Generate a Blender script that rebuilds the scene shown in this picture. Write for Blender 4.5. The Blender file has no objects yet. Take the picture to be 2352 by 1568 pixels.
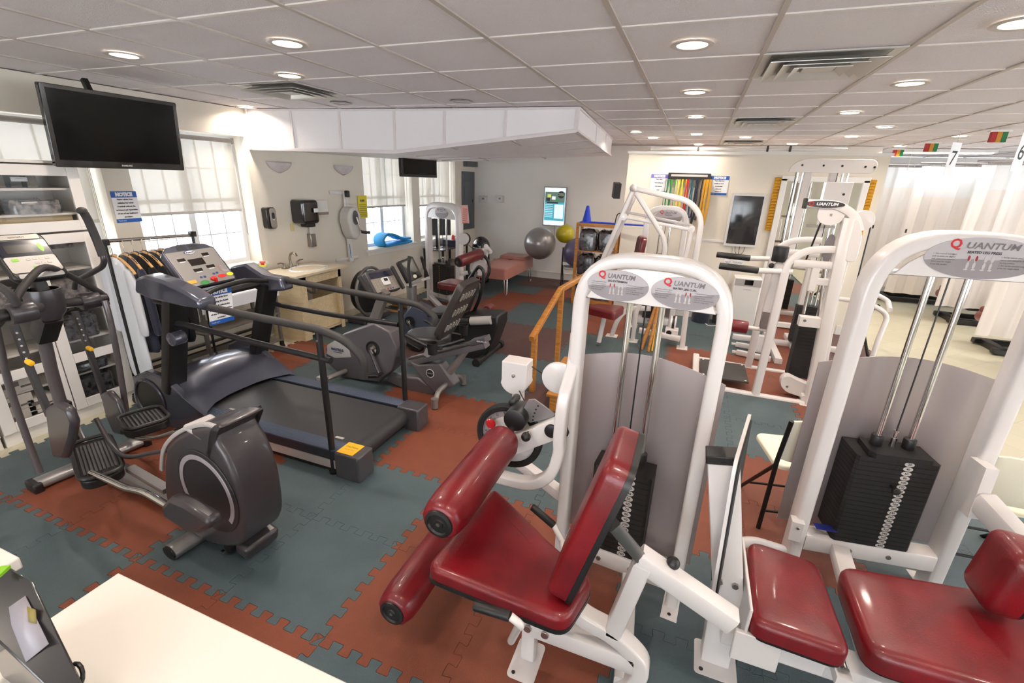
import bpy, math, random
from mathutils import Vector, Matrix
random.seed(7)
R=math.radians
sc=bpy.context.scene; col=sc.collection
# ---------------------------------------------------------------- camera
FPX=1058.07; CH=1.97
PITCH,ROLL,YAW=R(19.384),R(1.771),R(20.557)
def cam_axes():
    cy,sy=math.cos(YAW),math.sin(YAW); cp,sp=math.cos(PITCH),math.sin(PITCH)
    fw=Vector((-sy*cp,cy*cp,-sp)); r=Vector((cy,sy,0)); u=r.cross(fw)
    return math.cos(ROLL)*r+math.sin(ROLL)*u, -math.sin(ROLL)*r+math.cos(ROLL)*u, fw
CR,CU,CF=cam_axes()
cd=bpy.data.cameras.new('camera'); cam=bpy.data.objects.new('camera',cd); col.objects.link(cam); sc.camera=cam
cd.sensor_width=36; cd.lens=FPX/2352*36; cd.clip_start=.02; cd.clip_end=100
m=Matrix((( CR.x,CU.x,-CF.x,0),(CR.y,CU.y,-CF.y,0),(CR.z,CU.z,-CF.z,CH),(0,0,0,1))); cam.matrix_world=m
cd.dof.use_dof=True; cd.dof.focus_distance=3.2; cd.dof.aperture_fstop=6.3
# where the ray through a point of the 2352x1568 frame meets a wall, floor or facing plane
def ray(x,y): return CR*((x-1176)/FPX)-CU*((y-784)/FPX)+CF
def pz(x,y,z=0.0):
    d=ray(x,y); t=(z-CH)/d.z; return Vector((0,0,CH))+d*t
def py(x,y,Y):
    d=ray(x,y); return Vector((0,0,CH))+d*(Y/d.y)
def px(x,y,X):
    d=ray(x,y); return Vector((0,0,CH))+d*(X/d.x)
# ---------------------------------------------------------------- world, light, exposure
CE=2.62
w=bpy.data.worlds.new('world'); sc.world=w; w.use_nodes=True
bg=w.node_tree.nodes['Background']; bg.inputs[0].default_value=(0.90,0.95,1.0,1); bg.inputs[1].default_value=10.5
sc.view_settings.view_transform='Standard'; sc.view_settings.look='None'; sc.view_settings.gamma=1
sc.view_settings.use_curve_mapping=False; sc.view_settings.exposure=-0.12
LAMP_W=12.0; LAMP_COL=(1.0,0.87,0.74); WINW=55.0
# ---------------------------------------------------------------- materials
def lin(c):
    return tuple(((v/255/12.92) if v/255<=.04045 else ((v/255+.055)/1.055)**2.4) for v in c)
MATS={}
def mat(name,rgb,rough=.5,metal=0,bump=0,bscale=60,spec=.5,coat=0,emit=None,estr=1,noise=0,nscale=5,alpha=1,trans=0,aniso=0,rgb2=None,sheen=0,detail=3):
    if name in MATS: return MATS[name]
    M=bpy.data.materials.new(name); M.use_nodes=True; nt=M.node_tree; b=nt.nodes['Principled BSDF']
    c=lin(rgb)+(1,); b.inputs['Base Color'].default_value=c
    b.inputs['Roughness'].default_value=rough; b.inputs['Metallic'].default_value=metal
    b.inputs['Specular IOR Level'].default_value=spec
    b.inputs['Coat Weight'].default_value=coat; b.inputs['Coat Roughness'].default_value=.08
    if aniso: b.inputs['Anisotropic'].default_value=aniso
    if sheen: b.inputs['Sheen Weight'].default_value=sheen
    if alpha<1: b.inputs['Alpha'].default_value=alpha
    if trans: b.inputs['Transmission Weight'].default_value=trans
    if emit is not None:
        b.inputs['Emission Color'].default_value=lin(emit)+(1,); b.inputs['Emission Strength'].default_value=estr
    tc=nt.nodes.new('ShaderNodeTexCoord')
    if noise or rgb2:
        n=nt.nodes.new('ShaderNodeTexNoise'); n.inputs['Scale'].default_value=nscale; n.inputs['Detail'].default_value=4
        nt.links.new(tc.outputs['Object'],n.inputs['Vector'])
        mx=nt.nodes.new('ShaderNodeMix'); mx.data_type='RGBA'
        a=lin(rgb)+(1,); 
        if rgb2: bb=lin(rgb2)+(1,)
        else: bb=tuple(v*(1-noise) for v in a[:3])+(1,)
        mx.inputs[6].default_value=a; mx.inputs[7].default_value=bb
        rp=nt.nodes.new('ShaderNodeValToRGB'); rp.color_ramp.elements[0].position=.35; rp.color_ramp.elements[1].position=.65
        nt.links.new(n.outputs['Fac'],rp.inputs['Fac']); nt.links.new(rp.outputs['Color'],mx.inputs[0])
        nt.links.new(mx.outputs[2],b.inputs['Base Color'])
    if bump:
        n=nt.nodes.new('ShaderNodeTexNoise'); n.inputs['Scale'].default_value=bscale; n.inputs['Detail'].default_value=detail
        nt.links.new(tc.outputs['Object'],n.inputs['Vector'])
        bp=nt.nodes.new('ShaderNodeBump'); bp.inputs['Strength'].default_value=bump; bp.inputs['Distance'].default_value=.01
        nt.links.new(n.outputs['Fac'],bp.inputs['Height']); nt.links.new(bp.outputs['Normal'],b.inputs['Normal'])
    MATS[name]=M; return M
def wood_mat(name,a,b_,scale=(3,40,40),rough=.4):
    M=mat(name,a,rough,coat=.2); nt=M.node_tree; b=nt.nodes['Principled BSDF']
    tc=nt.nodes.new('ShaderNodeTexCoord'); mp=nt.nodes.new('ShaderNodeMapping'); mp.inputs['Scale'].default_value=scale
    n=nt.nodes.new('ShaderNodeTexNoise'); n.inputs['Scale'].default_value=1.2; n.inputs['Detail'].default_value=6; n.inputs['Distortion'].default_value=1.2
    rp=nt.nodes.new('ShaderNodeValToRGB'); rp.color_ramp.elements[0].color=lin(a)+(1,); rp.color_ramp.elements[1].color=lin(b_)+(1,)
    rp.color_ramp.elements[0].position=.35; rp.color_ramp.elements[1].position=.7
    nt.links.new(tc.outputs['Object'],mp.inputs[0]); nt.links.new(mp.outputs[0],n.inputs[0]); nt.links.new(n.outputs['Fac'],rp.inputs[0]); nt.links.new(rp.outputs[0],b.inputs['Base Color'])
    return M
WALL=mat('wall_paint',(231,223,209),.75,bump=.05,bscale=180)
WALL2=mat('wall_paint_cool',(236,233,229),.75,bump=.05,bscale=180)
TRIMW=mat('white_trim_paint',(232,230,226),.45)
CEIL=mat('ceiling_tile',(226,221,224),.95,bump=.55,bscale=150,detail=6,noise=.06,nscale=220)
CGRID=mat('ceiling_grid',(188,180,172),.5)
PANELW=mat('soffit_panel_white',(240,236,238),.55,bump=.08,bscale=120)
WHITE=mat('white_powder_coat',(222,216,214),.28,coat=.35,bump=.03,bscale=400)
WHITEM=mat('white_plastic',(232,230,226),.4)
OFFW=mat('ivory_plastic',(232,226,206),.45,bump=.05,bscale=90)
RED=mat('red_vinyl',(124,13,24),.38,coat=.16,bump=.10,bscale=160,noise=.35,nscale=7)
DRED=mat('dark_red_vinyl',(112,26,30),.36,coat=.2,bump=.08,bscale=160,noise=.3,nscale=6)
BLK=mat('black_plastic',(26,25,26),.42)
BLKR=mat('black_rubber',(24,23,23),.7,bump=.1,bscale=200)
BLKG=mat('black_gloss',(12,12,13),.08,coat=.6)
IRON=mat('weight_plate_iron',(38,36,36),.55,metal=.3,bump=.04,bscale=300)
CHROME=mat('chrome',(210,208,205),.12,metal=1)
STEEL=mat('brushed_steel',(168,162,158),.32,metal=1)
SHROUD=mat('grey_brushed_shroud',(178,168,168),.36,metal=.6,aniso=.5)
DGREY=mat('dark_grey_plastic',(68,66,70),.36,coat=.15)
CHAR=mat('charcoal_foam',(48,45,45),.62,bump=.04,bscale=300)
GUN=mat('gunmetal_paint',(86,88,102),.25,metal=.45,coat=.5)
MGREY=mat('grey_paint_metal',(128,124,122),.38,metal=.5)
LGREY=mat('light_grey_plastic',(176,172,170),.42)
SILV=mat('silver_paint',(160,158,158),.32,metal=.7)
BELT=mat('treadmill_belt',(44,44,47),.5,bump=.12,bscale=500)
NAVYR=mat('blue_grey_side_rail',(62,70,92),.38,metal=.35)
OAK=wood_mat('oak_wood',(196,134,58),(150,92,34))
BEECH=wood_mat('beech_hanger_wood',(214,168,108),(186,136,78))
LAMI=wood_mat('light_maple_laminate',(226,206,168),(206,186,148),(2,18,18),.45)
YEL=mat('yellow_plastic',(240,180,20),.4)
YSIGN=mat('yellow_sign',(232,214,60),.5)
BLUE=mat('sign_blue',(28,92,178),.45)
INK=mat('print_black',(34,34,36),.6)
REDI=mat('print_red',(196,30,36),.5)
ORNG=mat('orange_button',(240,160,40),.45)
GRNB=mat('green_button',(46,130,60),.45)
SALM=mat('salmon_button',(222,96,70),.45)
PAPER=mat('white_paper',(238,238,240),.6)
STICK=mat('silver_sticker',(184,178,182),.45)
STICKD=mat('grey_sticker_band',(146,138,142),.45)
TAG=mat('weight_tag',(196,190,186),.5)
PINKP=mat('pink_paper',(232,184,176),.7)
NAVYF=mat('navy_fabric',(30,34,56),.85,sheen=.3,bump=.1,bscale=300)
BLACKF=mat('black_fabric',(17,17,20),.9,sheen=.15,bump=.1,bscale=300)
WHTF=mat('white_fabric',(226,228,234),.85,bump=.08,bscale=250)
BLUEF=mat('blue_foam',(36,150,214),.6,bump=.05,bscale=200)
PINKV=mat('pink_beige_vinyl',(170,112,100),.36,coat=.15,bump=.25,bscale=14)
# ---------------------------------------------------------------- mesh helpers
class MB:
    def __init__(s,T=None): s.v=[];s.f=[];s.k=[];s.ms=[];s.T=T
    def add(s,vs,fs,m=None):
        if m not in s.ms: s.ms.append(m)
        i=s.ms.index(m); o=len(s.v)
        s.v+=[Vector(v) for v in vs]; s.f+=[tuple(a+o for a in f) for f in fs]; s.k+=[i]*len(fs); return s
    def box(s,c,d,rot=None,m=None):
        c=Vector(c);h=[a/2 for a in d]; q=Matrix.Identity(3)
        if rot:
            from mathutils import Euler
            q=Euler(rot).to_matrix()
        vs=[c+q@Vector((x*h[0],y*h[1],z*h[2])) for x in(-1,1) for y in(-1,1) for z in(-1,1)]
        return s.add(vs,[(0,1,3,2),(4,6,7,5),(0,4,5,1),(2,3,7,6),(0,2,6,4),(1,5,7,3)],m)
    def sweep(s,pts,prof,up=(0,0,1),closed=False,m=None,scale=None):
        P=[Vector(p) for p in pts]; n=len(P); k=len(prof); vs=[]; prev=None
        for i in range(n):
            if closed: t=(P[(i+1)%n]-P[i-1])
            else: t=P[min(i+1,n-1)]-P[max(i-1,0)]
            t.normalize(); u=Vector(up)
            if prev is not None and up==(0,0,0): u=prev
            elif up==(0,0,0): u=Vector((0,0,1)) if abs(t.z)<.9 else Vector((1,0,0))
            sd=u.cross(t)
            if sd.length<1e-4: sd=Vector((1,0,0)).cross(t) if abs(t.x)<.9 else Vector((0,1,0)).cross(t)
            sd.normalize(); u2=t.cross(sd); prev=u2
            f=1.0
            if 0<i<n-1 or closed:
                a=(P[i]-P[i-1]).normalized(); b=(P[(i+1)%n]-P[i]).normalized(); c=max(.35,math.sqrt(max(0,(1+a.dot(b))/2))); f=1/c
                bis=(b-a); 
            q=scale[i] if scale else 1
            for (x,y) in prof: 
                o=sd*x*q+u2*y*q
                if f>1.001:
                    bn=bis.normalized(); o+=bn*(o.dot(bn))*(f-1)
                vs.append(P[i]+o)
        fs=[]
        for i in range(n if closed else n-1):
            a=i*k;b=((i+1)%n)*k
            for j in range(k): j2=(j+1)%k; fs.append((a+j,a+j2,b+j2,b+j))
        if not closed: fs.append(tuple(range(k-1,-1,-1))); fs.append(tuple((n-1)*k+j for j in range(k)))
        return s.add(vs,fs,m)
    def tube(s,pts,r,n=12,closed=False,m=None,scale=None): 
        return s.sweep(pts,[(r*math.cos(2*math.pi*i/n),r*math.sin(2*math.pi*i/n)) for i in range(n)],(0,0,0),closed,m,scale)
    def bar(s,p0,p1,w,h,up=(0,0,1),m=None): return s.sweep([p0,p1],rr(w,h,min(w,h)*.14,2),up,False,m)
    def rbar(s,pts,w,h,up=(0,0,1),m=None,closed=False): return s.sweep(pts,rr(w,h,min(w,h)*.18,2),up,closed,m)
    def lathe(s,prof,c=(0,0,0),ax=(0,0,1),n=24,m=None,cap=True):
        c=Vector(c);z=Vector(ax).normalized(); x=z.orthogonal().normalized(); y=z.cross(x); vs=[];fs=[]
        for (r,h) in prof:
            for i in range(n):
                a=2*math.pi*i/n; vs.append(c+z*h+x*(max(r,1e-5)*math.cos(a))+y*(max(r,1e-5)*math.sin(a)))
        for j in range(len(prof)-1):
            for i in range(n): i2=(i+1)%n; fs.append((j*n+i,j*n+i2,(j+1)*n+i2,(j+1)*n+i))
        if cap and prof[0][0]>1e-4: fs.append(tuple(range(n-1,-1,-1)))
        if cap and prof[-1][0]>1e-4: fs.append(tuple((len(prof)-1)*n+i for i in range(n)))
        return s.add(vs,fs,m)
    def cyl(s,p0,p1,r,n=20,m=None,b=0):
        p0=Vector(p0);p1=Vector(p1);L=(p1-p0).length
        pr=[(r,0),(r,L)] if not b else [(r-b,0),(r-b*.3,b*.3),(r,b),(r,L-b),(r-b*.3,L-b*.3),(r-b,L)]
        return s.lathe(pr,p0,p1-p0,n,m)
    def ball(s,c,r,n=20,m=None,sc_=(1,1,1)):
        o=len(s.v); k=n//2
        s.lathe([(r*math.sin(math.pi*i/k),-r*math.cos(math.pi*i/k)) for i in range(k+1)],(0,0,0),(0,0,1),n,m)
        for i in range(o,len(s.v)): v=s.v[i]; s.v[i]=Vector(c)+Vector((v.x*sc_[0],v.y*sc_[1],v.z*sc_[2]))
        return s
    def prism(s,out,o,xa,ya,t,m=None):
        o=Vector(o);xa=Vector(xa).normalized();ya=Vector(ya).normalized();z=xa.cross(ya); n=len(out)
        vs=[o+xa*a+ya*b for a,b in out]+[o+xa*a+ya*b+z*t for a,b in out]
        return s.add(vs,[tuple(range(n-1,-1,-1)),tuple(range(n,2*n))]+[(i,(i+1)%n,n+(i+1)%n,n+i) for i in range(n)],m)
    def pad(s,out,o,xa,ya,t,r=.02,m=None,crown=.0):
        # cushion: outline extruded along xa x ya with a rounded top edge
        o=Vector(o);xa=Vector(xa).normalized();ya=Vector(ya).normalized();z=xa.cross(ya); n=len(out)
        def off(d):
            q=[]
            for i in range(n):
                a=Vector(out[i-1]);b=Vector(out[i]);c=Vector(out[(i+1)%n]); e=(b-a).normalized(); g=(c-b).normalized()
                nn=Vector((-(e.y+g.y),e.x+g.x)); nn.normalize(); q.append(b+nn*d)
            return q
        L=[(0,0),(0,t-r)]+[(r*(1-math.cos(a)),t-r+r*math.sin(a)) for a in (R(22),R(45),R(68),R(90))]
        vs=[]
        for d,h in L: vs+=[o+xa*a.x+ya*a.y+z*h for a in off(d)]
        la=off(r); cx=sum(a.x for a in la)/n; cy=sum(a.y for a in la)/n
        for f,h in((.82,crown*.6),(.5,crown)): L.append(0); vs+=[o+xa*(cx+(a.x-cx)*f)+ya*(cy+(a.y-cy)*f)+z*(t+h) for a in la]
        fs=[tuple(range(n-1,-1,-1))]
        for j in range(len(L)-1): fs+=[(j*n+i,j*n+(i+1)%n,(j+1)*n+(i+1)%n,(j+1)*n+i) for i in range(n)]
        fs.append(tuple((len(L)-1)*n+i for i in range(n)))
        return s.add(vs,fs,m)
    def text(s,txt,o,xa,ya,size,m=None,bold=0,shear=0,align='CENTER',t=.0006,width=None,sp=1.0):
        c=bpy.data.curves.new('t','FONT'); c.body=txt; c.size=size; c.align_x=align; c.align_y='CENTER'; c.shear=shear; c.offset=bold; c.resolution_u=2; c.extrude=0; c.space_character=sp
        ob=bpy.data.objects.new('t',c); me=bpy.data.meshes.new_from_object(ob)
        o=Vector(o);xa=Vector(xa).normalized();ya=Vector(ya).normalized();z=xa.cross(ya)
        k=1
        if width:
            xs=[v.co.x for v in me.vertices]
            if xs: k=width/max(1e-6,(max(xs)-min(xs)))
        s.add([o+xa*(v.co.x*k)+ya*v.co.y+z*t for v in me.vertices],[tuple(p.vertices) for p in me.polygons],m)
        bpy.data.objects.remove(ob); bpy.data.meshes.remove(me); bpy.data.curves.remove(c); return s
    def build(s,name,m=None,parent=None,bev=0,smooth=True,world=False,sub=0,solid=0):
        me=bpy.data.meshes.new(name); T=Matrix.Identity(4)
        if parent is not None and world:
            M=parent.matrix_world if not parent.parent else parent.parent.matrix_world
            T=M.inverted()
        me.from_pydata([T@v for v in s.v],[],s.f)
        for mm in s.ms: me.materials.append(mm if mm is not None else m)
        me.polygons.foreach_set('material_index',s.k)
        if smooth:
            me.polygons.foreach_set('use_smooth',[True]*len(me.polygons)); me.set_sharp_from_angle(angle=R(38))
        me.update(); o=bpy.data.objects.new(name,me); col.objects.link(o)
        if parent is not None: o.parent=parent
        if solid: q=o.modifiers.new('s','SOLIDIFY'); q.thickness=solid; q.offset=0
        if bev: q=o.modifiers.new('b','BEVEL'); q.width=bev; q.segments=2; q.limit_method='ANGLE'; q.angle_limit=R(40)
        if sub: q=o.modifiers.new('u','SUBSURF'); q.levels=sub; q.render_levels=sub
        return o
def rr(w,h,r,n=3):
    o=[]
    for cx,cy,a0 in((w/2-r,h/2-r,0),(-w/2+r,h/2-r,90),(-w/2+r,-h/2+r,180),(w/2-r,-h/2+r,270)):
        for i in range(n+1): a=R(a0+90*i/n); o.append((cx+r*math.cos(a),cy+r*math.sin(a)))
    return o
def ell(a,b,n=40): return [(a*math.cos(2*math.pi*i/n),b*math.sin(2*math.pi*i/n)) for i in range(n)]
def fil(pts,r=.05,n=5,closed=False):
    P=[Vector(p) for p in pts]; o=[]; N=len(P)
    for i in range(N):
        if not closed and i in(0,N-1): o.append(P[i]); continue
        a,b,c=P[i-1],P[i],P[(i+1)%N]; d1=(a-b);d2=(c-b); q=min(r,d1.length*.49,d2.length*.49); d1.normalize();d2.normalize()
        s_,e=b+d1*q,b+d2*q
        for k in range(n+1): t=k/n; o.append(s_*(1-t)**2+b*2*t*(1-t)+e*t*t)
    return o
def spl(pts,n=6):
    P=[Vector(p) for p in pts]; o=[]
    for i in range(len(P)-1):
        a,b,c,d=P[max(i-1,0)],P[i],P[i+1],P[min(i+2,len(P)-1)]
        for k in range(n):
            t=k/n; o.append(.5*((2*b)+(c-a)*t+(2*a-5*b+4*c-d)*t*t+(3*b-a-3*c+d)*t**3))
    o.append(P[-1]); return o
def tag(o,label=None,cat=None,group=None,kind=None):
    if label: o['label']=label
    if cat: o['category']=cat
    if group: o['group']=group
    if kind: o['kind']=kind
    return o
def thing(name,label,cat,loc=(0,0,0),rz=0,group=None):
    o=bpy.data.objects.new(name,None); col.objects.link(o); o.location=loc; o.rotation_euler=(0,0,rz)
    o.matrix_world=Matrix.Translation(Vector(loc))@Matrix.Rotation(rz,4,'Z'); o.empty_display_size=.05
    return tag(o,label,cat,group)
def struct(mb,name,m=None,**k): return tag(mb.build(name,m,**k),kind='structure')
def cp(o,loc=None,label=None,parent=None,rz=None):
    c=o.copy(); col.objects.link(c)
    if parent is not None: c.parent=parent
    if loc is not None: c.location=loc
    if rz is not None: c.rotation_euler=(0,0,rz)
    if label: c['label']=label
    for ch in [q for q in bpy.data.objects if q.parent==o]: cp(ch,None,None,c)
    return c
X3,Y3,Z3=Vector((1,0,0)),Vector((0,1,0)),Vector((0,0,1))
# ================================================================ ROOM
WX=-4.85                                   # window wall; its far part runs slightly inwards
A0=Vector((-4.85,4.2,0)); A1=Vector((-4.45,9.33,0)); AT=(A1-A0).normalized(); AN=Vector((AT.y,-AT.x,0)); ANG=math.atan2(AT.y,AT.x)-math.pi/2
def W2(s,d=0,z=0): return A0+AT*s+AN*d+Z3*z
def p2(x,y,off=0):
    d=ray(x,y); C=Vector((0,0,CH)); t=(A0+AN*off-C).dot(AN)/d.dot(AN); return C+d*t
def s2(x,y,off=0): v=p2(x,y,off); return (v-A0).dot(AT),v.z
# ---- floor: vinyl plus interlocking rubber mats
b=MB(); b.box((1.2,4,-.1),(13,16.4,.2)); 
FL=mat('vinyl_floor',(196,190,166),.35,noise=.06,nscale=3)
nt=FL.node_tree; bs=nt.nodes['Principled BSDF']; tc=nt.nodes.new('ShaderNodeTexCoord'); br=nt.nodes.new('ShaderNodeTexBrick')
br.offset=0; br.inputs['Scale'].default_value=1; br.inputs['Brick Width'].default_value=.305; br.inputs['Row Height'].default_value=.305; br.inputs['Mortar Size'].default_value=.0012
br.inputs['Color1'].default_value=lin((200,194,170))+(1,); br.inputs['Color2'].default_value=lin((192,186,162))+(1,); br.inputs['Mortar'].default_value=lin((150,142,120))+(1,)
mp=nt.nodes.new('ShaderNodeMapping'); mp.inputs['Rotation'].default_value=(0,0,R(45))
nt.links.new(tc.outputs['Object'],mp.inputs[0]); nt.links.new(mp.outputs[0],br.inputs[0]); nt.links.new(br.outputs[0],bs.inputs['Base Color'])
struct(b,'floor',FL)
MT=.6086; MX,MY=-1.295,1.105
def matmat(n,c): return mat(n,c,.5,bump=.5,bscale=330,noise=.10,nscale=9,detail=2)
MCOL={'T':matmat('teal_rubber_mat',(77,94,99)),'R':matmat('rust_rubber_mat',(130,66,42)),'B':matmat('brown_rubber_mat',(94,64,60))}
def inset(o,d):
    P=[o[0]]
    for v in o[1:]:
        if (v-P[-1]).length>1e-5: P.append(v)
    if (P[0]-P[-1]).length<1e-5: P.pop()
    n=len(P); q=[]
    for i in range(n):
        e=(P[i]-P[i-1]).normalized(); g=(P[(i+1)%n]-P[i]).normalized(); m=Vector((-(e.y+g.y),e.x+g.x))
        if m.length<1e-4: m=Vector((-e.y,e.x))
        m.normalize(); q.append((P[i].x+m.x*d,P[i].y+m.y*d))
    return q
rows={-2:"TTTTTRRTTTTTTT",-1:"TTRTTRRTTTTTTT",0:"TTTRRTTRRTTTTT",1:"TTTRRTTRRTTTTT",2:"TTTRRTRTTRRTTT",3:"TTRTTRRTTRRTTT",4:"TTRTTTTBTTTRRT",5:"TTTTBTTTRTTRRT",
      6:"TTTTBBBTTRRRTT",7:"TTTBBBBTTRRRTT",8:"TTBRRTTRTTTRBB",9:"TTTBRTTRTTTRBB",10:"TTTTRRTRTTRRBB",11:"TTTTTRRRRRRRBB",12:"TTTTBBBBRRRRBB",13:"TTTTBBBBBBBBBB"}
TEETH=6
def edge(p,q,sgn):
    # dovetailed edge from p to q, teeth alternate in and out of the line
    p=Vector(p);q=Vector(q);t=(q-p)/TEETH; L=t.length; tn=t/L; nn=Vector((tn.y,-tn.x)); o=[]; A=.0215
    prof=[(0,0),(.16,0),(.10,1),(.13,1.25),(.57,1.25),(.60,1),(.54,0)]
    prof=[(0,-1),(.22,-1),(.25,-.75),(.19,.75),(.22,1),(.72,1),(.75,.75),(.69,-.75),(.72,-1)]
    for k in range(TEETH):
        for a,h in prof: o.append(p+t*(k+a)+nn*(h*A*sgn))
    o[0]=p; return o
b=MB()
for j,rw in rows.items():
    for i2,ch in enumerate(rw):
        i=i2-7; x0,y0=MX+i*MT,MY+j*MT; x1,y1=x0+MT,y0+MT
        if x0>2.1 and x0<2.9 and j<14: 
            if x0>2.3: continue
        if x1<-3.7 and 3<=j<=4 and i<=-6: continue
        if x0<WX+.25: continue
        e1=edge((x0,y0),(x1,y0),1); e2=edge((x1,y0),(x1,y1),1); e3=list(reversed(edge((x0,y1),(x1,y1),1)[1:]+[Vector((x1,y1))])); e4=list(reversed(edge((x0,y0),(x0,y1),1)[1:]+[Vector((x0,y1))]))
        # same polyline serves both neighbours, so the teeth interlock
        out=e1+e2+e3+e4
        cx,cy=(x0+x1)/2,(y0+y1)/2; k=.9935
        out=inset(out,.0011)
        b.prism(out,(0,0,.001),X3,Y3,.009,MCOL[ch])
struct(b,'floor',smooth=False)
b=MB(); b.box((-.95,4,.0006),(6.6,9.9,.001)); struct(b,'floor',mat('mat_underlay',(30,30,30),.9))
# ---- ceiling with grid
b=MB(); b.box((1.2,4,CE+.108),(13,16.4,.2),m=CEIL)
gx=[-.44+.645*k for k in range(-7,12)]; gy=[.5+.64*k for k in range(-5,20)]
for x in gx:
    if x>-4.8: b.box((x,4,CE+.006),(.024,16.4,.010),m=CGRID)
for y in gy: b.box((1.2,y,CE+.0065),(13,.022,.009),m=mat('ceiling_cross_tee',(226,220,216),.5))
struct(b,'ceiling',smooth=False)
# ---- walls
def slab(b,P,T,N,th,s0,s1,z0,z1,ops,m):
    # wall slab with openings: list of (sa,sb,za,zb)
    def bx(a,c,d,e):
        if c-a>1e-4 and e-d>1e-4:
            o=P+T*((a+c)/2)-N*(th/2)+Z3*((d+e)/2); b.box(o,(th,c-a,e-d),(0,0,math.atan2(T.y,T.x)-math.pi/2),m)
    s=s0
    for (sa,sb,za,zb) in sorted(ops): bx(s,sa,z0,z1); bx(sa,sb,z0,za); bx(sa,sb,zb,z1); s=sb
    bx(s,s1,z0,z1)
P0=Vector((WX,0,0))
OPN=[(1.15,2.68,.95,2.335),(2.90,4.17,.93,2.335)]
b=MB(); slab(b,P0,Y3,X3,.34,-4,4.2,0,CE,OPN,WALL); struct(b,'wall_left')
f0,_=s2(830,359); f1,_=s2(948,480); g0,_=s2(962,411); g1,_=s2(1046,450); zs=s2(847,573)[1]
OPF=[(f0,f1,zs,2.35),(g0,g1,zs,2.35)]
L2=(A1-A0).length
b=MB(); slab(b,A0,AT,AN,.34,0,L2+.3,0,CE,OPF,WALL); struct(b,'wall_left_far')
b=MB(); b.box((-1.1,9.33+.1,CE/2),(7,.2,CE)); struct(b,'wall_back',WALL2)
b=MB(); b.box((4.8,12.2,CE/2),(5.6,.2,CE)); b.box((2.5,10.8,CE/2),(.2,2.8,CE)); struct(b,'wall_back_right',WALL2)
b=MB(); slab(b,Vector((7.5,12.2,0)),-Y3,-X3,.2,0,16.4,0,CE,[(1.5,13.5,.5,2.4)],WALL2); struct(b,'wall_right')  # real wall; its opening is added out of view to brighten the ceiling
b=MB(); slab(b,Vector((7.6,-3.1,0)),-X3,Y3,.2,0,12.6,0,CE,[(.3,2.0,.4,2.4),(5.8,11.4,.4,2.4)],WALL); struct(b,'wall_front')  # wall behind the camera; both openings are added to let in more light
b=MB()
for z0,h,t in((.07,.14,.016),(.145,.012,.022)): b.box((-1.1,9.33-t/2,z0),(6.7,t,h))
struct(b,'baseboard_back',TRIMW)
# partition wall (freestanding divider carrying mirror and screen)
PY=7.55
b=MB(); b.box((.57,PY+.07,1.205),(3.25,.14,2.41)); b.box((.57,PY+.07,2.40),(3.29,.19,.035),m=TRIMW); struct(b,'wall_partition',WALL)
b=MB(); b.box((.0,PY-.008,.07),(2.1,.016,.14)); b.box((2.15,PY-.008,.07),(.08,.016,.14)); struct(b,'baseboard_partition',TRIMW)
b=MB(); b.box((.25,PY-.006,1.20),(.72,.012,.03)); b.box((.25,PY-.006,.17),(.72,.012,.03));b.box((-.1,PY-.006,.68),(.03,.012,1.04));b.box((.6,PY-.006,.68),(.03,.012,1.04)); struct(b,'trim_1',TRIMW)
# ---- soffit box under the ceiling, panelled
sa=pz(572,250,CE); sb=pz(905,250,CE); sc_=pz(1330,245,CE); sd=Vector((-1.39,7.9,CE))
sa=Vector((WX+.0,4.22,CE)); 
def low(v,z): return Vector((v.x,v.y,z))
la=low(sa,2.213); lb=py(908,349,sb.y); lc=py(1325,300,sc_.y); ld=low(sd,2.37); le=Vector((-4.56,7.9,2.225)); sex=low(le,CE)
b=MB(); T=[sa,sb,sc_,sd,sex]; Lw=[la,lb,lc,ld,le]
b.add([v+Z3*.0 for v in T]+Lw,[(4,3,2,1,0),(5,6,7,8,9)]+[(i,(i+1)%5,5+(i+1)%5,5+i) for i in range(5)],PANELW)
b.v[-5:]=Lw
struct(b,'ceiling_soffit',smooth=False)
b=MB()   # trim strips on the soffit face
def lerp(a,c,t): return a+(c-a)*t
cuts=[(572,341),(680,342),(788,342),(905,349),(1031,330),(1174,311),(1326,300)]
def topat(x): 
    return lerp(sa,sb,(x-572)/(905-572)) if x<905 else lerp(sb,sc_,(x-905)/(1330-905))
def lowat(x): return lerp(la,lb,(x-572)/(905-572)) if x<905 else lerp(lb,lc,(x-905)/(1330-905))
fn=Vector((.12,-1,0)).normalized()*.004
for x,_ in cuts:
    dx=0 if x!=572 else .03
    b.bar(topat(x)+fn+X3*dx,lowat(x)+fn+X3*dx,.028,.010,(0,1,0))
b.bar(la+fn,lb+fn,.012,.035); b.bar(lb+fn,lc+fn,.012,.035); b.bar(sa+fn-Z3*.01,sb+fn-Z3*.01,.01,.02); b.bar(sb+fn-Z3*.01,sc_+fn-Z3*.01,.01,.02)
b.bar(lc,ld,.03,.02); b.bar(lc,sc_,.02,.02); b.bar(sc_-Z3*.01,sd-Z3*.01,.03,.02,m=None)
for t in(.4,.72): b.bar(lerp(sc_,sd,t)+X3*.004,lerp(lc,ld,t)+X3*.004,.012,.02,(1,0,0))
struct(b,'trim_2',mat('soffit_trim',(226,218,218),.5))
b=MB()   # seams on the underside
for t in(.33,.66): b.bar(lerp(lb,lc,t)-Z3*.003,lerp(le,ld,t)-Z3*.003,.03,.024)
for t in(.25,.5,.75): b.bar(lerp(la,le,t)-Z3*.003,lerp(lb,le,t*.9+.05)-Z3*.003,.02,.006) if 0 else b.bar(lerp(lb,lerp(le,ld,.1),t)-Z3*.004,lerp(lc,ld,t)-Z3*.004,.03,.024)
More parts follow.
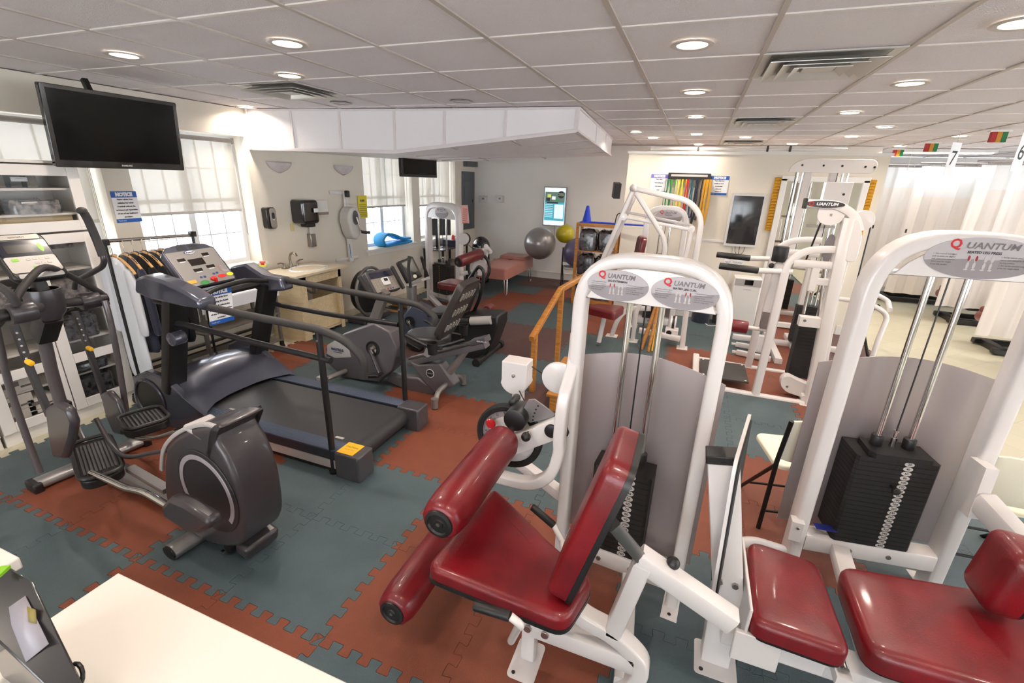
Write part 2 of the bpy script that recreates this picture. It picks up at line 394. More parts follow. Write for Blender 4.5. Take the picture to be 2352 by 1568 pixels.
struct(b,'trim_3',CGRID)
# ---- windows, glass, blinds
GL=mat('window_glass',(255,255,255),.0,trans=1,spec=.3)
SASH=mat('window_sash',(228,230,234),.4)
def blind_mat(name,c,tr):
    M=bpy.data.materials.new(name); M.use_nodes=True; nt=M.node_tree; nt.nodes.remove(nt.nodes['Principled BSDF'])
    out=nt.nodes['Material Output']; d=nt.nodes.new('ShaderNodeBsdfDiffuse'); t=nt.nodes.new('ShaderNodeBsdfTranslucent'); x=nt.nodes.new('ShaderNodeBsdfTransparent')
    for n in(d,t): n.inputs[0].default_value=lin(c)+(1,)
    a=nt.nodes.new('ShaderNodeMixShader'); a.inputs[0].default_value=.5; nt.links.new(d.outputs[0],a.inputs[1]); nt.links.new(t.outputs[0],a.inputs[2])
    e=nt.nodes.new('ShaderNodeMixShader'); e.inputs[0].default_value=tr; nt.links.new(a.outputs[0],e.inputs[1]); nt.links.new(x.outputs[0],e.inputs[2]); nt.links.new(e.outputs[0],out.inputs[0]); return M
BLM=blind_mat('roller_shade_fabric',(198,192,182),.18)
def window(n,F,T,N,s0,s1,z0,z1,sash=2,dep=.2):
    # F(s,d,z) gives a point on the wall: s along, d into the room
    an=math.atan2(T.y,T.x)-math.pi/2
    def bx(b,a,c,d0,d1,e,f,m=None): b.box((F((a+c)/2,(d0+d1)/2,(e+f)/2)),(d1-d0,c-a,f-e),(0,0,an),m)
    b=MB(); D=-dep
    for a,c,e,f in((s0,s0+.05,z0,z1),(s1-.05,s1,z0,z1),(s0+.05,s1-.05,z0,z0+.05),(s0+.05,s1-.05,z1-.05,z1)): bx(b,a,c,D-.04,D,e,f)
    w_=(s1-s0-.1)/sash; zm=(z0+z1)/2+.02
    for k in range(1,sash): bx(b,s0+.05+w_*k-.035,s0+.05+w_*k+.035,D-.05,D+.01,z0+.05,z1-.05)
    for k in range(sash):
        a=s0+.05+w_*k
        bx(b,a,a+w_,D-.045,D-.005,zm-.02,zm+.02)
        for q in(1,2): bx(b,a+w_*q/3-.006,a+w_*q/3+.006,D-.04,D-.015,z0+.05,z1-.05)
        for q in(1,3): bx(b,a,a+w_,D-.039,D-.016,z0+(z1-z0)*q/4-.006,z0+(z1-z0)*q/4+.006)
    o=tag(b.build('window_%d'%n,SASH),kind='structure')
    b=MB(); bx(b,s0+.04,s1-.04,D-.031,D-.027,z0+.04,z1-.04); g=b.build('window_pane',GL,o,smooth=False)
    b=MB(); bx(b,s0-.05,s1+.05,-dep+.002,.04,z0-.035,z0-.002); bx(b,s0-.03,s1+.03,.001,.018,z0-.10,z0-.035); bx
    q=b.build('window_sill',TRIMW,o,bev=.004)
    la=bpy.data.lights.new('window_daylight','AREA'); la.shape='RECTANGLE'; la.size=s1-s0-.05; la.size_y=z1-z0-.05; la.energy=1; la.cycles.is_portal=True
    lo=bpy.data.objects.new('window_daylight',la); col.objects.link(lo)
    xx=N; zz=-xx; M=Matrix((( T.x,0,-N.x,0),(T.y,0,-N.y,0),(0,1,0,0),(0,0,0,1))); lo.matrix_world=Matrix.Translation(F((s0+s1)/2,-dep-.2,(z0+z1)/2))@M
    return o
def blind(F,T,N,s0,s1,ztop,zbot,label,dep=.11):
    an=math.atan2(T.y,T.x)-math.pi/2
    r=thing('roller_blind',label,'blind',F((s0+s1)/2,-dep,zbot),0,'roller blinds in the windows')
    b=MB(); b.box(F((s0+s1)/2,-dep,(ztop+zbot)/2),(.0012,s1-s0,ztop-zbot),(0,0,an)); b.build('fabric',BLM,r,world=True,smooth=False)
    b=MB(); b.cyl(F(s0-.01,-dep+.02,ztop),F(s1+.01,-dep+.02,ztop),.022,16); b.build('roller_tube',mat('blind_tube_grey',(170,164,158),.45),r,world=True)
    b=MB(); b.bar(F(s0,-dep,zbot+.012),F(s1,-dep,zbot+.012),.012,.028); b.build('bottom_bar',mat('blind_bar',(196,192,186),.5),r,world=True)
    b=MB(); b.tube([F(s1-.012,-dep+.05,ztop),F(s1-.012,-dep+.05,zbot-.25),F(s1-.002,-dep+.05,zbot-.27),F(s1-.002,-dep+.05,ztop)],.0025,6); b.build('pull_chain',STEEL,r,world=True)
    b=MB(); b.box(F(s1+.006,-dep+.02,ztop),(.05,.008,.06),(0,0,an)); b.build('bracket',STEEL,r,world=True)
FW=lambda s,d,z: Vector((WX+d,s,z))
window(1,FW,Y3,X3,*OPN[0]); window(2,FW,Y3,X3,*OPN[1])
window(3,W2,AT,AN,*OPF[0]); window(4,W2,AT,AN,*OPF[1])
window(5,lambda s,d,z: Vector((7.5-d,12.2-s,z)),-Y3,-X3,1.5,13.5,.5,2.4,6,.12)  # unseen window, added on the right to light the ceiling
window(6,lambda s,d,z: Vector((7.6-s,-3.1+d,z)),-X3,Y3,5.8,11.4,.4,2.4,4,.12)  # invented window band behind the camera, there for ceiling light
window(7,lambda s,d,z: Vector((7.6-s,-3.1+d,z)),-X3,Y3,.3,2.0,.4,2.4,1,.12)  # narrower invented window behind the camera, likewise added for its light
blind(FW,Y3,X3,1.17,2.63,2.29,1.50,'roller blind in the window behind the glass-door cabinets')
blind(FW,Y3,X3,2.95,4.08,2.28,1.53,'roller blind in the window right of the big wall television')
blind(W2,AT,AN,f0+.05,f1-.06,2.29,s2(845,478,-.1)[1],'roller blind above the blue rolled foam')
blind(W2,AT,AN,g0+.05,g1-.05,2.29,s2(965,474,-.1)[1],'roller blind in the window behind the computer desk')
# ---- ceiling downlights
def downlight(p,on,label,first=[None]):
    x,y=p.x,p.y
    r=thing('ceiling_downlight',label,'ceiling light',(x,y,CE),0,'recessed ceiling downlights')
    b=MB(); b.lathe([(.072,.001),(.074,-.004),(.098,-.006),(.104,-.003),(.104,.0005)],(0,0,0),(0,0,1),32,None,False); b.build('trim_ring',mat('downlight_ring',(196,190,184),.4) if on else STEEL,r)
    b=MB(); b.lathe([(0,.0008),(.030,.0008),(.072,-.0015)] ,(0,0,0),(0,0,1),32); b.build('lens',mat('downlight_lens_lit',(255,246,226),.5,emit=(255,240,214),estr=9) if on else mat('downlight_reflector',(90,84,80),.15,metal=1),r)
    if on:
        la=bpy.data.lights.new('downlight_lamp','AREA'); la.shape='DISK'; la.size=.13; la.energy=LAMP_W; la.color=LAMP_COL; la.spread=R(150)
        lo=bpy.data.objects.new('downlight_lamp',la); col.objects.link(lo); lo.parent=r; lo.location=(0,0,-.012)
DL=[(660,100,1,'lit downlight over the front of the treadmill, large and bright at upper left'),(285,127,1,'lit downlight above the big wall television'),(665,174,1,'lit downlight in front of the left air diffuser'),
(565,246,1,'small lit downlight at the wall end of the soffit'),(783,237,0,'unlit metal downlight in front of the soffit, beside the left air diffuser'),(1060,233,0,'unlit metal downlight before the right half of the soffit'),
(1590,103,1,'large lit downlight left of the nearest square air diffuser'),(1596,212,1,'second lit downlight of the row left of the air diffusers'),(1598,269,1,'third lit downlight of the row left of the air diffusers'),
(1461,303,1,'lit downlight beside the far corner of the soffit'),(1500,317,1,'small lit downlight over the left end of the partition'),(1600,309,1,'fourth downlight of the row left of the diffusers, before the partition'),(1604,332,1,'farthest downlight above the partition top'),
(2350,53,1,'lit downlight cut by the right edge of the picture'),(2090,192,1,'lit downlight right of the nearest square air diffuser'),(1952,259,1,'lit downlight right of the middle air diffuser'),(2032,292,1,'lit downlight beyond the cable machine on the right'),
(1956,314,1,'lit downlight above the right end of the partition'),(1712,316,1,'lit downlight between middle and far air diffusers'),(1820,331,1,'lit downlight just over the partition right of the far diffuser'),(2067,336,1,'small lit downlight over the first curtain flag'),(2203,313,1,'lit downlight over the curtained bays')]
for x,y,on,lb in DL: downlight(pz(x,y,CE),on,lb)
for i,(x,y) in enumerate([(-3.4,.3),(-1.6,.5),(.2,.6),(1.6,1.0),(-2.4,-1.4),(.2,-1.4),(3.2,.4),(3.2,2.7),(3.2,5.2),(5.0,4.0),(5.0,7.5),(3.4,9.9),(5.2,1.2),(.3,10.5)]): 
    if i!=13: downlight(Vector((x,y,CE)),1,'ceiling downlight outside the picture')
# ---- air diffusers
def diffuser(x0,y0,x1,y1,label):
    cx,cy=(x0+x1)/2,(y0+y1)/2; r=thing('air_diffuser',label,'air vent',(cx,cy,CE),0,'square ceiling air diffusers'); W,D=(x1-x0)/2,(y1-y0)/2
    def ring(a,b_,h0,h1,nm):
        b=MB(); o=[]
        for (k,h) in((a,h0),(b_,h1)): o+=[Vector((sx*W*k,sy*D*k,h)) for sx,sy in((-1,-1),(1,-1),(1,1),(-1,1))]
        b.add(o,[(i,(i+1)%4,4+(i+1)%4,4+i) for i in range(4)]); b.build(nm,mat('diffuser_metal',(212,210,204),.35,metal=.3),r,smooth=False,solid=.003)
    ring(1.0,.86,-.001,.004,'frame'); ring(.86,.66,-.03,-.004,'vane'); ring(.64,.46,-.034,-.006,'vane'); ring(.44,.3,-.038,-.012,'vane')
    b=MB(); b.box((0,0,-.02),(W*.5,D*.5,.006)); b.build('centre_plate',mat('diffuser_metal',(0,0,0)),r)
    b=MB(); b.box((0,0,.0035),(W*1.7,D*1.7,.003)); b.build('duct_opening',mat('duct_dark',(140,138,134),.4,metal=.5),r)
diffuser(.21,3.03,.83,3.65,'large metal air diffuser nearest the camera on the right'); diffuser(-3.64,3.08,-3.0,3.68,'metal air diffuser near the soffit on the left')
diffuser(.21,5.6,.83,6.24,'middle metal air diffuser above the cable machine'); diffuser(.21,8.2,.83,8.84,'farthest metal air diffuser over the partition')
# ================================================================ LEFT SIDE
def qframe(a,b_,c,d):
    # corners tl,tr,br,bl -> centre, right, up, normal(towards room), width, height
    o=(a+b_+c+d)/4; x=((b_-a)+(c-d)); y=((a-d)+(b_-c)); w_=x.length/2; h=y.length/2; x.normalize(); y=(y-x*y.dot(x)).normalized(); return o,x,y,x.cross(y),w_,h
def rect(b,o,x,y,w_,h,m,t=.0005,r=0):
    out=rr(w_,h,r) if r else [(-w_/2,-h/2),(w_/2,-h/2),(w_/2,h/2),(-w_/2,h/2)]
    b.prism(out,o,x,y,t,m)
NT=["Please refrain from","initiating the Rehab","Treadmill without the","assistance and supervision","of one of our healthcare","providers."]
def notice(o,x,y,w_,h,label,lines=NT,group='blue and white notice signs',foot='Thank you!',kind='wall_sign',hdr=BLUE):
    n=x.cross(y); r=thing(kind,label,'sign',o,0,group)
    b=MB(); rect(b,o,x,y,w_,h,PAPER,.003); b.build('sheet',PAPER,r,world=True,smooth=False)
    b=MB(); rect(b,o+n*.0031+y*(h*.40),x,y,w_,h*.2,hdr); b.text('NOTICE',o+n*.0036+y*h*.395,x,y,h*.15,m=PAPER,bold=.004,t=.0004,width=w_*.66); b.build('header',hdr,r,world=True,smooth=False)
    b=MB(); L=len(lines)
    for i,t in enumerate(lines): b.text(t,o+n*.0033+y*(h*(.24-.56*i/max(1,L-1))),x,y,h*.062,m=INK,bold=.001)
    b.build('printed_text',INK,r,world=True,smooth=False)
    b=MB(); rect(b,o+n*.0031-y*(h*.44),x,y,w_,h*.12,hdr); b.text(foot,o+n*.0036-y*h*.44-x*w_*.44,x,y,h*.055,m=PAPER,align='LEFT',t=.0004); b.build('footer',hdr,r,world=True,smooth=False)
    return r
X=WX+.004
o,x,y,n,w_,h=qframe(px(248,438,X),px(312,440,X),px(326,508,X),px(272,512,X)); notice(o,Y3,Z3,w_,h,'white notice sheet with blue bands on the wall pier between the two near windows')
# big television
o,x,y,n,w_,h=qframe(px(90,188,-4.30),px(405,238,-4.30),px(424,393,-4.30),px(125,382,-4.30))
y=(Z3+X3*.10).normalized(); x=Y3; n=x.cross(y)
r=thing('television','big flat black television hanging high on the window wall','television',o)
b=MB(); rect(b,o-n*.04,x,y,w_,h,BLKG,.04,.012); b.build('casing',BLKG,r,world=True,bev=.004)
b=MB(); rect(b,o+n*.0008+y*.012,x,y,w_*.93,h*.86,None,.001); b.build('screen',mat('screen_off_black',(6,6,7),.10,spec=.18),r,world=True,smooth=False)
b=MB(); b.text('SAMSUNG',o+n*.001-y*h*.455,x,y,.017,m=LGREY,bold=.0008); b.build('maker_lettering',LGREY,r,world=True,smooth=False)
b=MB(); b.bar(Vector((-4.55,o.y-.03,CE-.02)),Vector((-4.38,o.y-.03,2.2)),.04,.04); b.box((-4.42,o.y-.03,2.25),(.05,.3,.3)); b.box((-4.6,o.y-.03,2.2),(.44,.05,.05)); b.build('mounting_arm',BLK,r,world=True)
# far television under the soffit
c=[px(925,362,-4.15),px(1007,368,-4.15),px(1000,408,-4.15),px(920,403,-4.15)]; o,x,y,n,w_,h=qframe(*c)
r=thing('television','small black television under the soffit in front of the far windows','television',o)
b=MB(); rect(b,o-n*.05,x,y,w_,h,BLK,.05,.012); b.build('casing',BLK,r,world=True,bev=.004)
b=MB(); rect(b,o+n*.0008+y*.012,x,y,w_*.9,h*.8,None,.001); b.build('screen',mat('screen_off_black',(0,0,0)),r,world=True,smooth=False)
b=MB(); b.bar(o-n*.03,o-n*.25,.05,.05); b.box(o-n*.2,(.05,.12,.12)); b.build('mounting_arm',BLK,r,world=True)
# ---- glass door cabinets
CX=-4.46
def cabinet(y0,y1,label,dz=(.10,.50,1.50,1.96)):
    r=thing('storage_cabinet',label,'cabinet',((CX+WX+.01)/2,(y0+y1)/2,0),0); D=CX-(WX+.01)
    cm=(CX+WX+.01)/2; b=MB()
    for yy in (y0+.01,y1-.01): b.box((cm-.01,yy,1.0),(D-.02,.02,2.0))
    b.box((WX+.02,(y0+y1)/2,1.0),(.015,y1-y0,2.0),m=None)
    for z in (.05,1.99): b.box((cm,(y0+y1)/2,z),(D,y1-y0,.1 if z<1 else .02))
    b.build('body',mat('cabinet_white',(230,224,216),.45),r,world=True,bev=.002)
    for z in (.36,.64,.92,1.20,1.50,1.62,1.80): b=MB(); b.box((cm-.02,(y0+y1)/2,z),(D-.06,y1-y0-.05,.016)); b.build('shelf',mat('cabinet_white',(0,0,0)),r,world=True)
    CG=mat('cabinet_glass',(60,66,66),.02,alpha=.10,spec=.5)
    def door(a,c,e,f,st=.075,mid=None):
        b=MB()
        for yy in(a+st/2,c-st/2): b.box((CX+.01,yy,(e+f)/2),(.02,st,f-e))
        for zz in(e+st/2,f-st/2): b.box((CX+.01,(a+c)/2,zz),(.02,c-a-2*st,st))
        if mid: b.box((CX+.01,(a+c)/2,mid),(.02,c-a-2*st,st))
        d=b.build('door',mat('cabinet_door_white',(234,228,222),.4),r,world=True,bev=.003)
        b=MB(); b.box((CX+.012,(a+c)/2,(e+f)/2),(.003,c-a-2*st+.005,f-e-2*st+.005)); b.build('glass_panel',CG,d,world=True,smooth=False)
        return d
    mid=(y0+y1)/2
    door(y0,y1-.0,1.50,1.97,.075); door(mid+.004,y1-.0,.10,1.485,.075,.52); door(y0,mid-.004,.10,1.485,.075,.52)
    return r
cabinet(1.42,2.30,'tall white cabinet with glass doors holding bagged garments, beside the garment rack')
cabinet(.48,1.40,'tall white glass-door cabinet at the left edge of the picture')
BAG=mat('dark_garment_in_clear_bag',(30,29,33),.18,coat=.8,bump=1.0,bscale=16,rgb2=(92,90,98),nscale=26)
BAG2=mat('pale_garment_in_clear_bag',(170,160,156),.2,coat=.8,bump=1.0,bscale=16,rgb2=(74,72,78),nscale=22)
def bag(yc,z,wy,h,label,m=BAG):
    out=rr(wy,.30,.05,4); b=MB(); b.pad(out,(CX-.19,yc,z),Y3,-X3,h,min(.03,h*.4),crown=.0)
    for i,v in enumerate(b.v): 
        if v.z>z+.002: v.z+=random.uniform(-.012,.010); v.x+=random.uniform(-.008,.008); v.y+=random.uniform(-.01,.01)
    o=b.build('garment_bag',m); tag(o,label,'bag','bagged garments on the cabinet shelves'); return o
for (yc,z,wy,h,l,m) in [(2.03,1.629,.30,.09,'pale bagged garments on the third cabinet shelf from the top',BAG2),(1.68,1.629,.30,.10,'bagged garments at the left of the third cabinet shelf from the top',BAG),
   (2.04,1.37,.3,.05,'thin clear bag on top of the tall open shelf',BAG2),(2.04,.93,.32,.19,'large grey bagged garments in the middle of the cabinet',BAG2),
   (2.04,.649,.32,.20,'black bagged garments with a white address label',BAG),(2.04,.37,.32,.09,'black bagged garments on the narrow shelf under the door rail',BAG),(2.04,.102,.33,.22,'black bagged garments on the cabinet floor',BAG),
   (1.62,.93,.30,.2,'bagged garments behind the left cabinet door',BAG2)]: bag(yc,z,wy,h,l,m)
for (yc,z,wy,h,t,l) in [(1.52,.102,.28,.13,'cardboard','lowest white carton behind the left glass door'),(1.52,.235,.28,.11,'c','middle white carton behind the left glass door'),(1.70,.102,.18,.09,'c','small white carton on the cabinet floor'),
   (1.70,.195,.18,.09,'c','small white carton stacked on the small one'),(1.55,.37,.3,.12,'c','white carton above the door rail')]:
    rt=thing('carton',l,'box',(CX-.17,yc,z),0,'white cartons in the cabinet'); b=MB(); b.box((0,0,h/2),(.26,wy-.01,h)); b.build('box',mat('carton_white',(222,214,204),.7),rt,bev=.002)
    b=MB(); b.box((.1315,-.02,h*.55),(.001,wy*.5,h*.3)); b.box((.1315,wy*.3,h*.3),(.001,wy*.2,h*.12)); b.build('printed_panel',mat('carton_print',(120,110,104),.7),rt)
for yy,z,l in((1.97,1.868,'small white shelf label in the top row of the cabinet'),(1.988,1.70,'small white shelf label in the second row of the cabinet'),(2.0,1.43,'small white shelf label behind the lower door')):
    r=thing('shelf_label',l,'label',(CX-.05,yy,z),0,'white shelf labels'); b=MB(); b.box((0,0,0),(.002,.09,.028)); b.build('card',PAPER,r); b=MB(); b.text('GARMENTS',(.0012,0,.004),Y3,Z3,.009,m=INK); b.build('print',INK,r)
# folders on the two top shelves
for i in range(6):
    b=MB(); b.box((CX-.2,1.60+i*.09,1.812+.055 if 0 else 1.812+.05),(.24,.06,.10)); tag(b.build('folder',mat('folder_%d'%(i%2),((70,66,60),(110,100,84))[i%2],.7)),'dark folder on the top shelf behind the cabinet glass','folder','folders on the top cabinet shelf')
for i in range(6):
    b=MB(); b.box((CX-.2,1.60+i*.09,1.63+.13),(.02,.05,.02)) if 0 else b.box((CX-.22,1.60+i*.09,1.812-.035),(.2,.075,.05))
b=MB(); b.box((CX-.2,1.87,1.52+.05),(.26,.72,.08)); tag(b.build('storage_tray',mat('tray_wood_tone',(190,170,130),.6)),'low tan storage tray on the lowest shelf of the upper cabinet','tray')
# ---- garment rack
RX=-4.25
r=thing('garment_rack','black and chrome rolling garment rack between cabinet and treadmill','clothes rack',(RX,2.9,0))
ra,rb_=Vector((RX,2.24,1.425)),Vector((RX,2.96,1.405))
b=MB(); b.tube([ra-Y3*.04,rb_+Y3*.02],.014,12); b.build('top_rail',CHROME,r,world=True)
for yy in(2.25,2.95):
    b=MB(); b.tube([(RX,yy,.08),(RX,yy,1.41)],.012,10,m=BLK); b.box((RX,yy,1.415),(.04,.05,.045),m=BLK); b.build('upright',BLK,r,world=True)
    b=MB(); b.tube([(RX-.15,yy,.08),(RX+.15,yy,.08)],.012,10); b.build('foot_rail',BLK,r,world=True)
    for dx in(-.14,.14): b=MB(); b.cyl((RX+dx,yy-.012,.028),(RX+dx,yy+.012,.028),.026,14); b.box((RX+dx,yy,.055),(.02,.03,.03)); b.build('caster',BLKR,r,world=True)
b=MB(); b.tube([(RX,2.25,.09),(RX,2.95,.09)],.010,8); b.tube([(RX-.03,2.25,.12),(RX-.03,2.95,.12)],.008,8); b.build('bottom_rail',BLK,r,world=True)
def hanger(yy,label,garment=None,gl=None,tilt=0,L=.9):
    zt=1.395; h=thing('clothes_hanger',label,'hanger',(RX,yy,zt),R(tilt),'wooden clothes hangers on the rack')
    b=MB(); b.tube(spl([(.014,0,.012),(.004,0,.032),(-.014,0,.03),(-.018,0,.014),(-.006,0,-.005),(0,0,-.04),(0,0,-.09)],5),.0022,6); b.build('hook',CHROME,h)
    b=MB()
    P=[(0,0,-.085),(.06,0,-.10),(.13,0,-.135),(.20,0,-.19),(.215,0,-.215)]
    b.rbar(spl(P,4),.012,.020,(0,1,0)); b.rbar(spl([(-a,c,d) for a,c,d in P],4),.012,.020,(0,1,0)); b.build('wooden_arms',BEECH,h)
    b=MB(); b.cyl((-.19,0,-.20),(.19,0,-.20),.004,8); b.build('trouser_bar',CHROME,h)
    if garment:
        nm,mm,lb,ct,gp=garment; g=thing(nm,lb,ct,(RX,yy,zt),R(tilt),gp); n=22
        def shell(name,sec):
            b=MB(); vs=[];fs=[]
            for k,(z,hw,th,cx) in enumerate(sec):
                for i in range(n):
                    a=2*math.pi*i/n; wob=1+.10*math.sin(5*a+k*.7+yy*9)+.06*math.sin(9*a+2*k)
                    vs.append((cx+hw*math.copysign(abs(math.cos(a))**.8,math.cos(a)),th*.62*math.sin(a)*wob,z))
            for k in range(len(sec)-1):
                for i in range(n): fs.append((k*n+i,(k+1)*n+i,(k+1)*n+(i+1)%n,k*n+(i+1)%n))
            fs.append(tuple(range(n))); fs.append(tuple((len(sec)-1)*n+n-1-i for i in range(n)))
            b.add(vs,fs); return b.build(name,mm,g,sub=1)
        q_=.72 if L>1 else 1; shell('body',[(-.092,.05,.02,0),(-.112,.12*q_,.032,0),(-.172,.20*q_,.040,0),(-.30,.19*q_,.04,0),(-.5,.18*q_,.045,0),(-.1-L*.8,.20*q_,.05,0),(-.1-L,.21*q_,.055,0)])
        for s_ in(-1,1): shell('sleeve',[(-.17,.05,.026,s_*.17*q_),(-.25,.06,.035,s_*.2*q_),(-.45,.055,.036,s_*.215*q_),(-.66,.05,.034,s_*.22*q_),(-.75,.045,.03,s_*.22*q_)])
        b=MB(); b.rbar(spl([(-.06,-.02,-.15),(-.055,.0,-.105),(0,.022,-.09),(.055,0,-.105),(.06,-.02,-.15)],4),.006,.03,(0,0,1)); b.build('collar',mm,g)
hanger(2.285,'wooden hanger holding the white coat nearest the cabinet',('lab_coat',WHTF,'long white coat hanging at the cabinet end of the rack','coat',None),L=1.08)
for i,yy in enumerate((2.37,2.44,2.51,2.58,2.65)):
    hanger(yy,'wooden hanger holding a dark jacket',('jacket',NAVYF if i%3==0 else BLACKF,'dark jacket hanging on the rack behind the white coat','jacket','dark jackets on the garment rack'),tilt=random.uniform(-6,6),L=.84)
hanger(2.75,'empty pale wooden hanger in front of the window',tilt=18); hanger(2.86,'empty wooden hanger behind the treadmill console',tilt=-12)
# ---- baseboard heater pipes
b=MB(); 
for z in(.10,.17): b.tube([(WX+.05,2.35,z),(WX+.05,4.0,z)],.016,10)
tag(b.build('heating_pipe',BLK),'pair of black heating pipes running low along the window wall','pipe')
# ---- rolling cart
r=thing('rolling_cart','grey wheeled cart with a white towel on top, behind the treadmill','cart',(-4.5,3.35,0)); cx0,cx1,cy0,cy1=-4.72,-4.30,2.92,3.83
for z in(.12,.44,.72): b=MB(); b.box(((cx0+cx1)/2,(cy0+cy1)/2,z),(cx1-cx0,cy1-cy0,.02)); b.build('shelf',mat('cart_shelf_grey',(120,114,106),.5,metal=.3),r,world=True,bev=.003)
for xx in(cx0+.02,cx1-.02):
    for yy in(cy0+.02,cy1-.02):
        b=MB(); b.box((xx,yy,.42),(.03,.03,.64)); b.build('leg',MGREY,r,world=True)
        b=MB(); b.cyl((xx-.012,yy,.033),(xx+.012,yy,.033),.031,16); b.box((xx,yy,.075),(.03,.04,.05)); b.build('caster',BLKR,r,world=True)
b=MB(); out=rr(cx1-cx0+.04,cy1-cy0+.04,.04,4); b.pad(out,((cx0+cx1)/2,(cy0+cy1)/2,.732),X3,Y3,.045,.02)
for v in b.v: v.z+=random.uniform(-.004,.004)
b.box((cx1+.018,(cy0+cy1)/2,.70),(.006,cy1-cy0,.10)); tag(b.build('folded_towel',WHTF),'white folded towels covering the top of the rolling cart','towel')
# ---- vanity with sink
VA,VB=4.10,4.82; vx1=-4.24
def vx0(yv): return WX+.01+(yv-4.2)*.078
r=thing('sink_vanity','open maple-laminate vanity cabinet under the white wash basin','cabinet',(-4.55,4.45,0))
HT=.80
b=MB(); b.box((-4.50,VA+.01,HT/2),(.5,.02,HT)); b.build('side_panel',LAMI,r,world=True); b=MB(); b.box((-4.50,VB-.01,HT/2),(.5,.02,HT)); b.build('side_panel',LAMI,r,world=True)
b=MB(); b.box((-4.255,VA+.06,HT/2),(.02,.10,HT)); b.box((-4.255,VB-.03,HT/2),(.02,.05,HT)); b.box((-4.255,(VA+VB)/2,HT-.05),(.02,VB-VA,.10)); b.build('face_frame',LAMI,r,world=True)
b=MB(); b.box((-4.50,(VA+VB)/2,.06),(.46,VB-VA-.04,.02)); b.build('bottom_panel',LAMI,r,world=True)
b=MB(); b.box((-4.33,(VA+VB)/2+.08,.27),(.018,VB-VA-.2,.40),(0,R(-8),0)); b.build('loose_board',LAMI,r,world=True)
b=MB(); b.box((-4.50,(VA+VB)/2+.03,HT+.016),(.56,VB-VA+.18,.032)); b.build('countertop',mat('counter_laminate',(224,210,184),.35),r,world=True,bev=.004)
bc=Vector((-4.46,4.50,HT+.033)); b=MB(); b.lathe([(.06,-.10),(.15,-.07),(.195,-.01),(.205,.008),(.225,.014),(.24,.010),(.243,.0)],(0,0,0),(0,0,1),40)
b.v=[Vector((v.x*.86,v.y*1.1,v.z))+bc for v in b.v]; b.f=[f for f in b.f if len(f)==4]; b.k=b.k[:len(b.f)]; b.add([bc+Vector((.06*math.cos(a/12*6.283),.066*math.sin(a/12*6.283),-.0995)) for a in range(12)],[tuple(range(12))]); b.build('basin',mat('porcelain',(244,242,238),.08,coat=.6),r,world=True)
b=MB(); b.cyl(bc+Z3*-.0985,bc+Z3*-.096,.02,16); b.build('drain',CHROME,r,world=True)
b=MB(); b.tube(spl([(-4.5,4.6,.75),(-4.5,4.6,.60),(-4.52,4.63,.50),(-4.6,4.63,.48),(-4.72,4.63,.52)],5),.018,10); b.build('drain_pipe',LGREY,r,world=True)
# faucet
fx,fy=-4.69,4.44; r=thing('faucet','brushed nickel faucet with lever behind the wash basin','faucet',(fx,fy,HT+.034)); NI=mat('brushed_nickel',(156,146,134),.22,metal=1)
b=MB(); b.lathe([(.03,0),(.03,.01),(.022,.02),(.019,.05)],(0,0,0),m=NI); b.tube(spl([(0,0,.04),(-.005,0,.12),(.025,0,.175),(.08,0,.185),(.115,0,.15)],6),.014,12); b.build('spout',NI,r)
for s_ in(-.1,.1):
    b=MB(); b.lathe([(.022,0),(.022,.008),(.014,.02),(.012,.06)],(0,s_,0)); b.tube([(0,s_,.055),(0,s_*1.5,.075),(0,s_*2.0,.073)],.009,8); b.build('lever_handle',NI,r)
b=MB(); b.box((0,0,.004),(.06,.26,.008)); b.build('base_plate',NI,r,bev=.003)
# ---- things on the sink wall
def onw(xp,yp,off=0): return p2(xp,yp,off)
PORC=mat('frosted_glass_shade',(212,204,206),.25,coat=.4,noise=.12,nscale=14)
for xp,yp,l in((640,383,'half-bowl white wall sconce nearer the window'),(787,390,'half-bowl white wall sconce above the crank exerciser')):
    p=onw(xp,yp); r=thing('wall_sconce',l,'wall lamp',p,ANG,'half-bowl wall sconces'); b=MB(); vs=[];fs=[]; na,nb=16,7
    for j in range(nb):
        t=j/(nb-1); rad=.17*math.sin(math.pi/2*(1-t)**.75) if j<nb-1 else .012
        for i in range(na+1): a=-math.pi/2+math.pi*i/na; vs.append((max(.006,rad*.62*math.cos(a))+.002,rad*math.sin(a),.055-.125*t))
    for j in range(nb-1):
        for i in range(na): k=j*(na+1)+i; fs.append((k,k+1,k+na+2,k+na+1))
    b.add(vs,fs); b.build('glass_shade',PORC,r,solid=.005)
    b=MB(); b.box((.005,0,.02),(.01,.10,.06)); b.build('wall_plate',WHITEM,r,bev=.002)
p=onw(613,500); r=thing('soap_dispenser','tall black and silver soap dispenser on the sink wall','soap dispenser',p,ANG)
b=MB(); b.prism(rr(.13,.25,.03,4),(.0,0,0),Y3,Z3,.085); b.build('body',BLKG,r,bev=.006)
b=MB(); b.prism(rr(.085,.235,.03,4),(.086,0.015,0),Y3,Z3,.012); b.prism(rr(.04,.07,.015),(.098,.015,.03),Y3,Z3,.003,m=BLK); b.ball((.10,.015,-.02),.014,12,CHROME); b.build('front_cover',STEEL,r,bev=.004)
p=onw(689,485); r=thing('paper_towel_dispenser','black smoked-plastic paper towel dispenser on the sink wall','towel dispenser',p,ANG)
b=MB(); b.pad(rr(.27,.30,.045,4),(0,0,0),Y3,Z3,.20,.035); b.build('cover',mat('smoked_black_plastic',(30,30,34),.12,coat=.7),r)
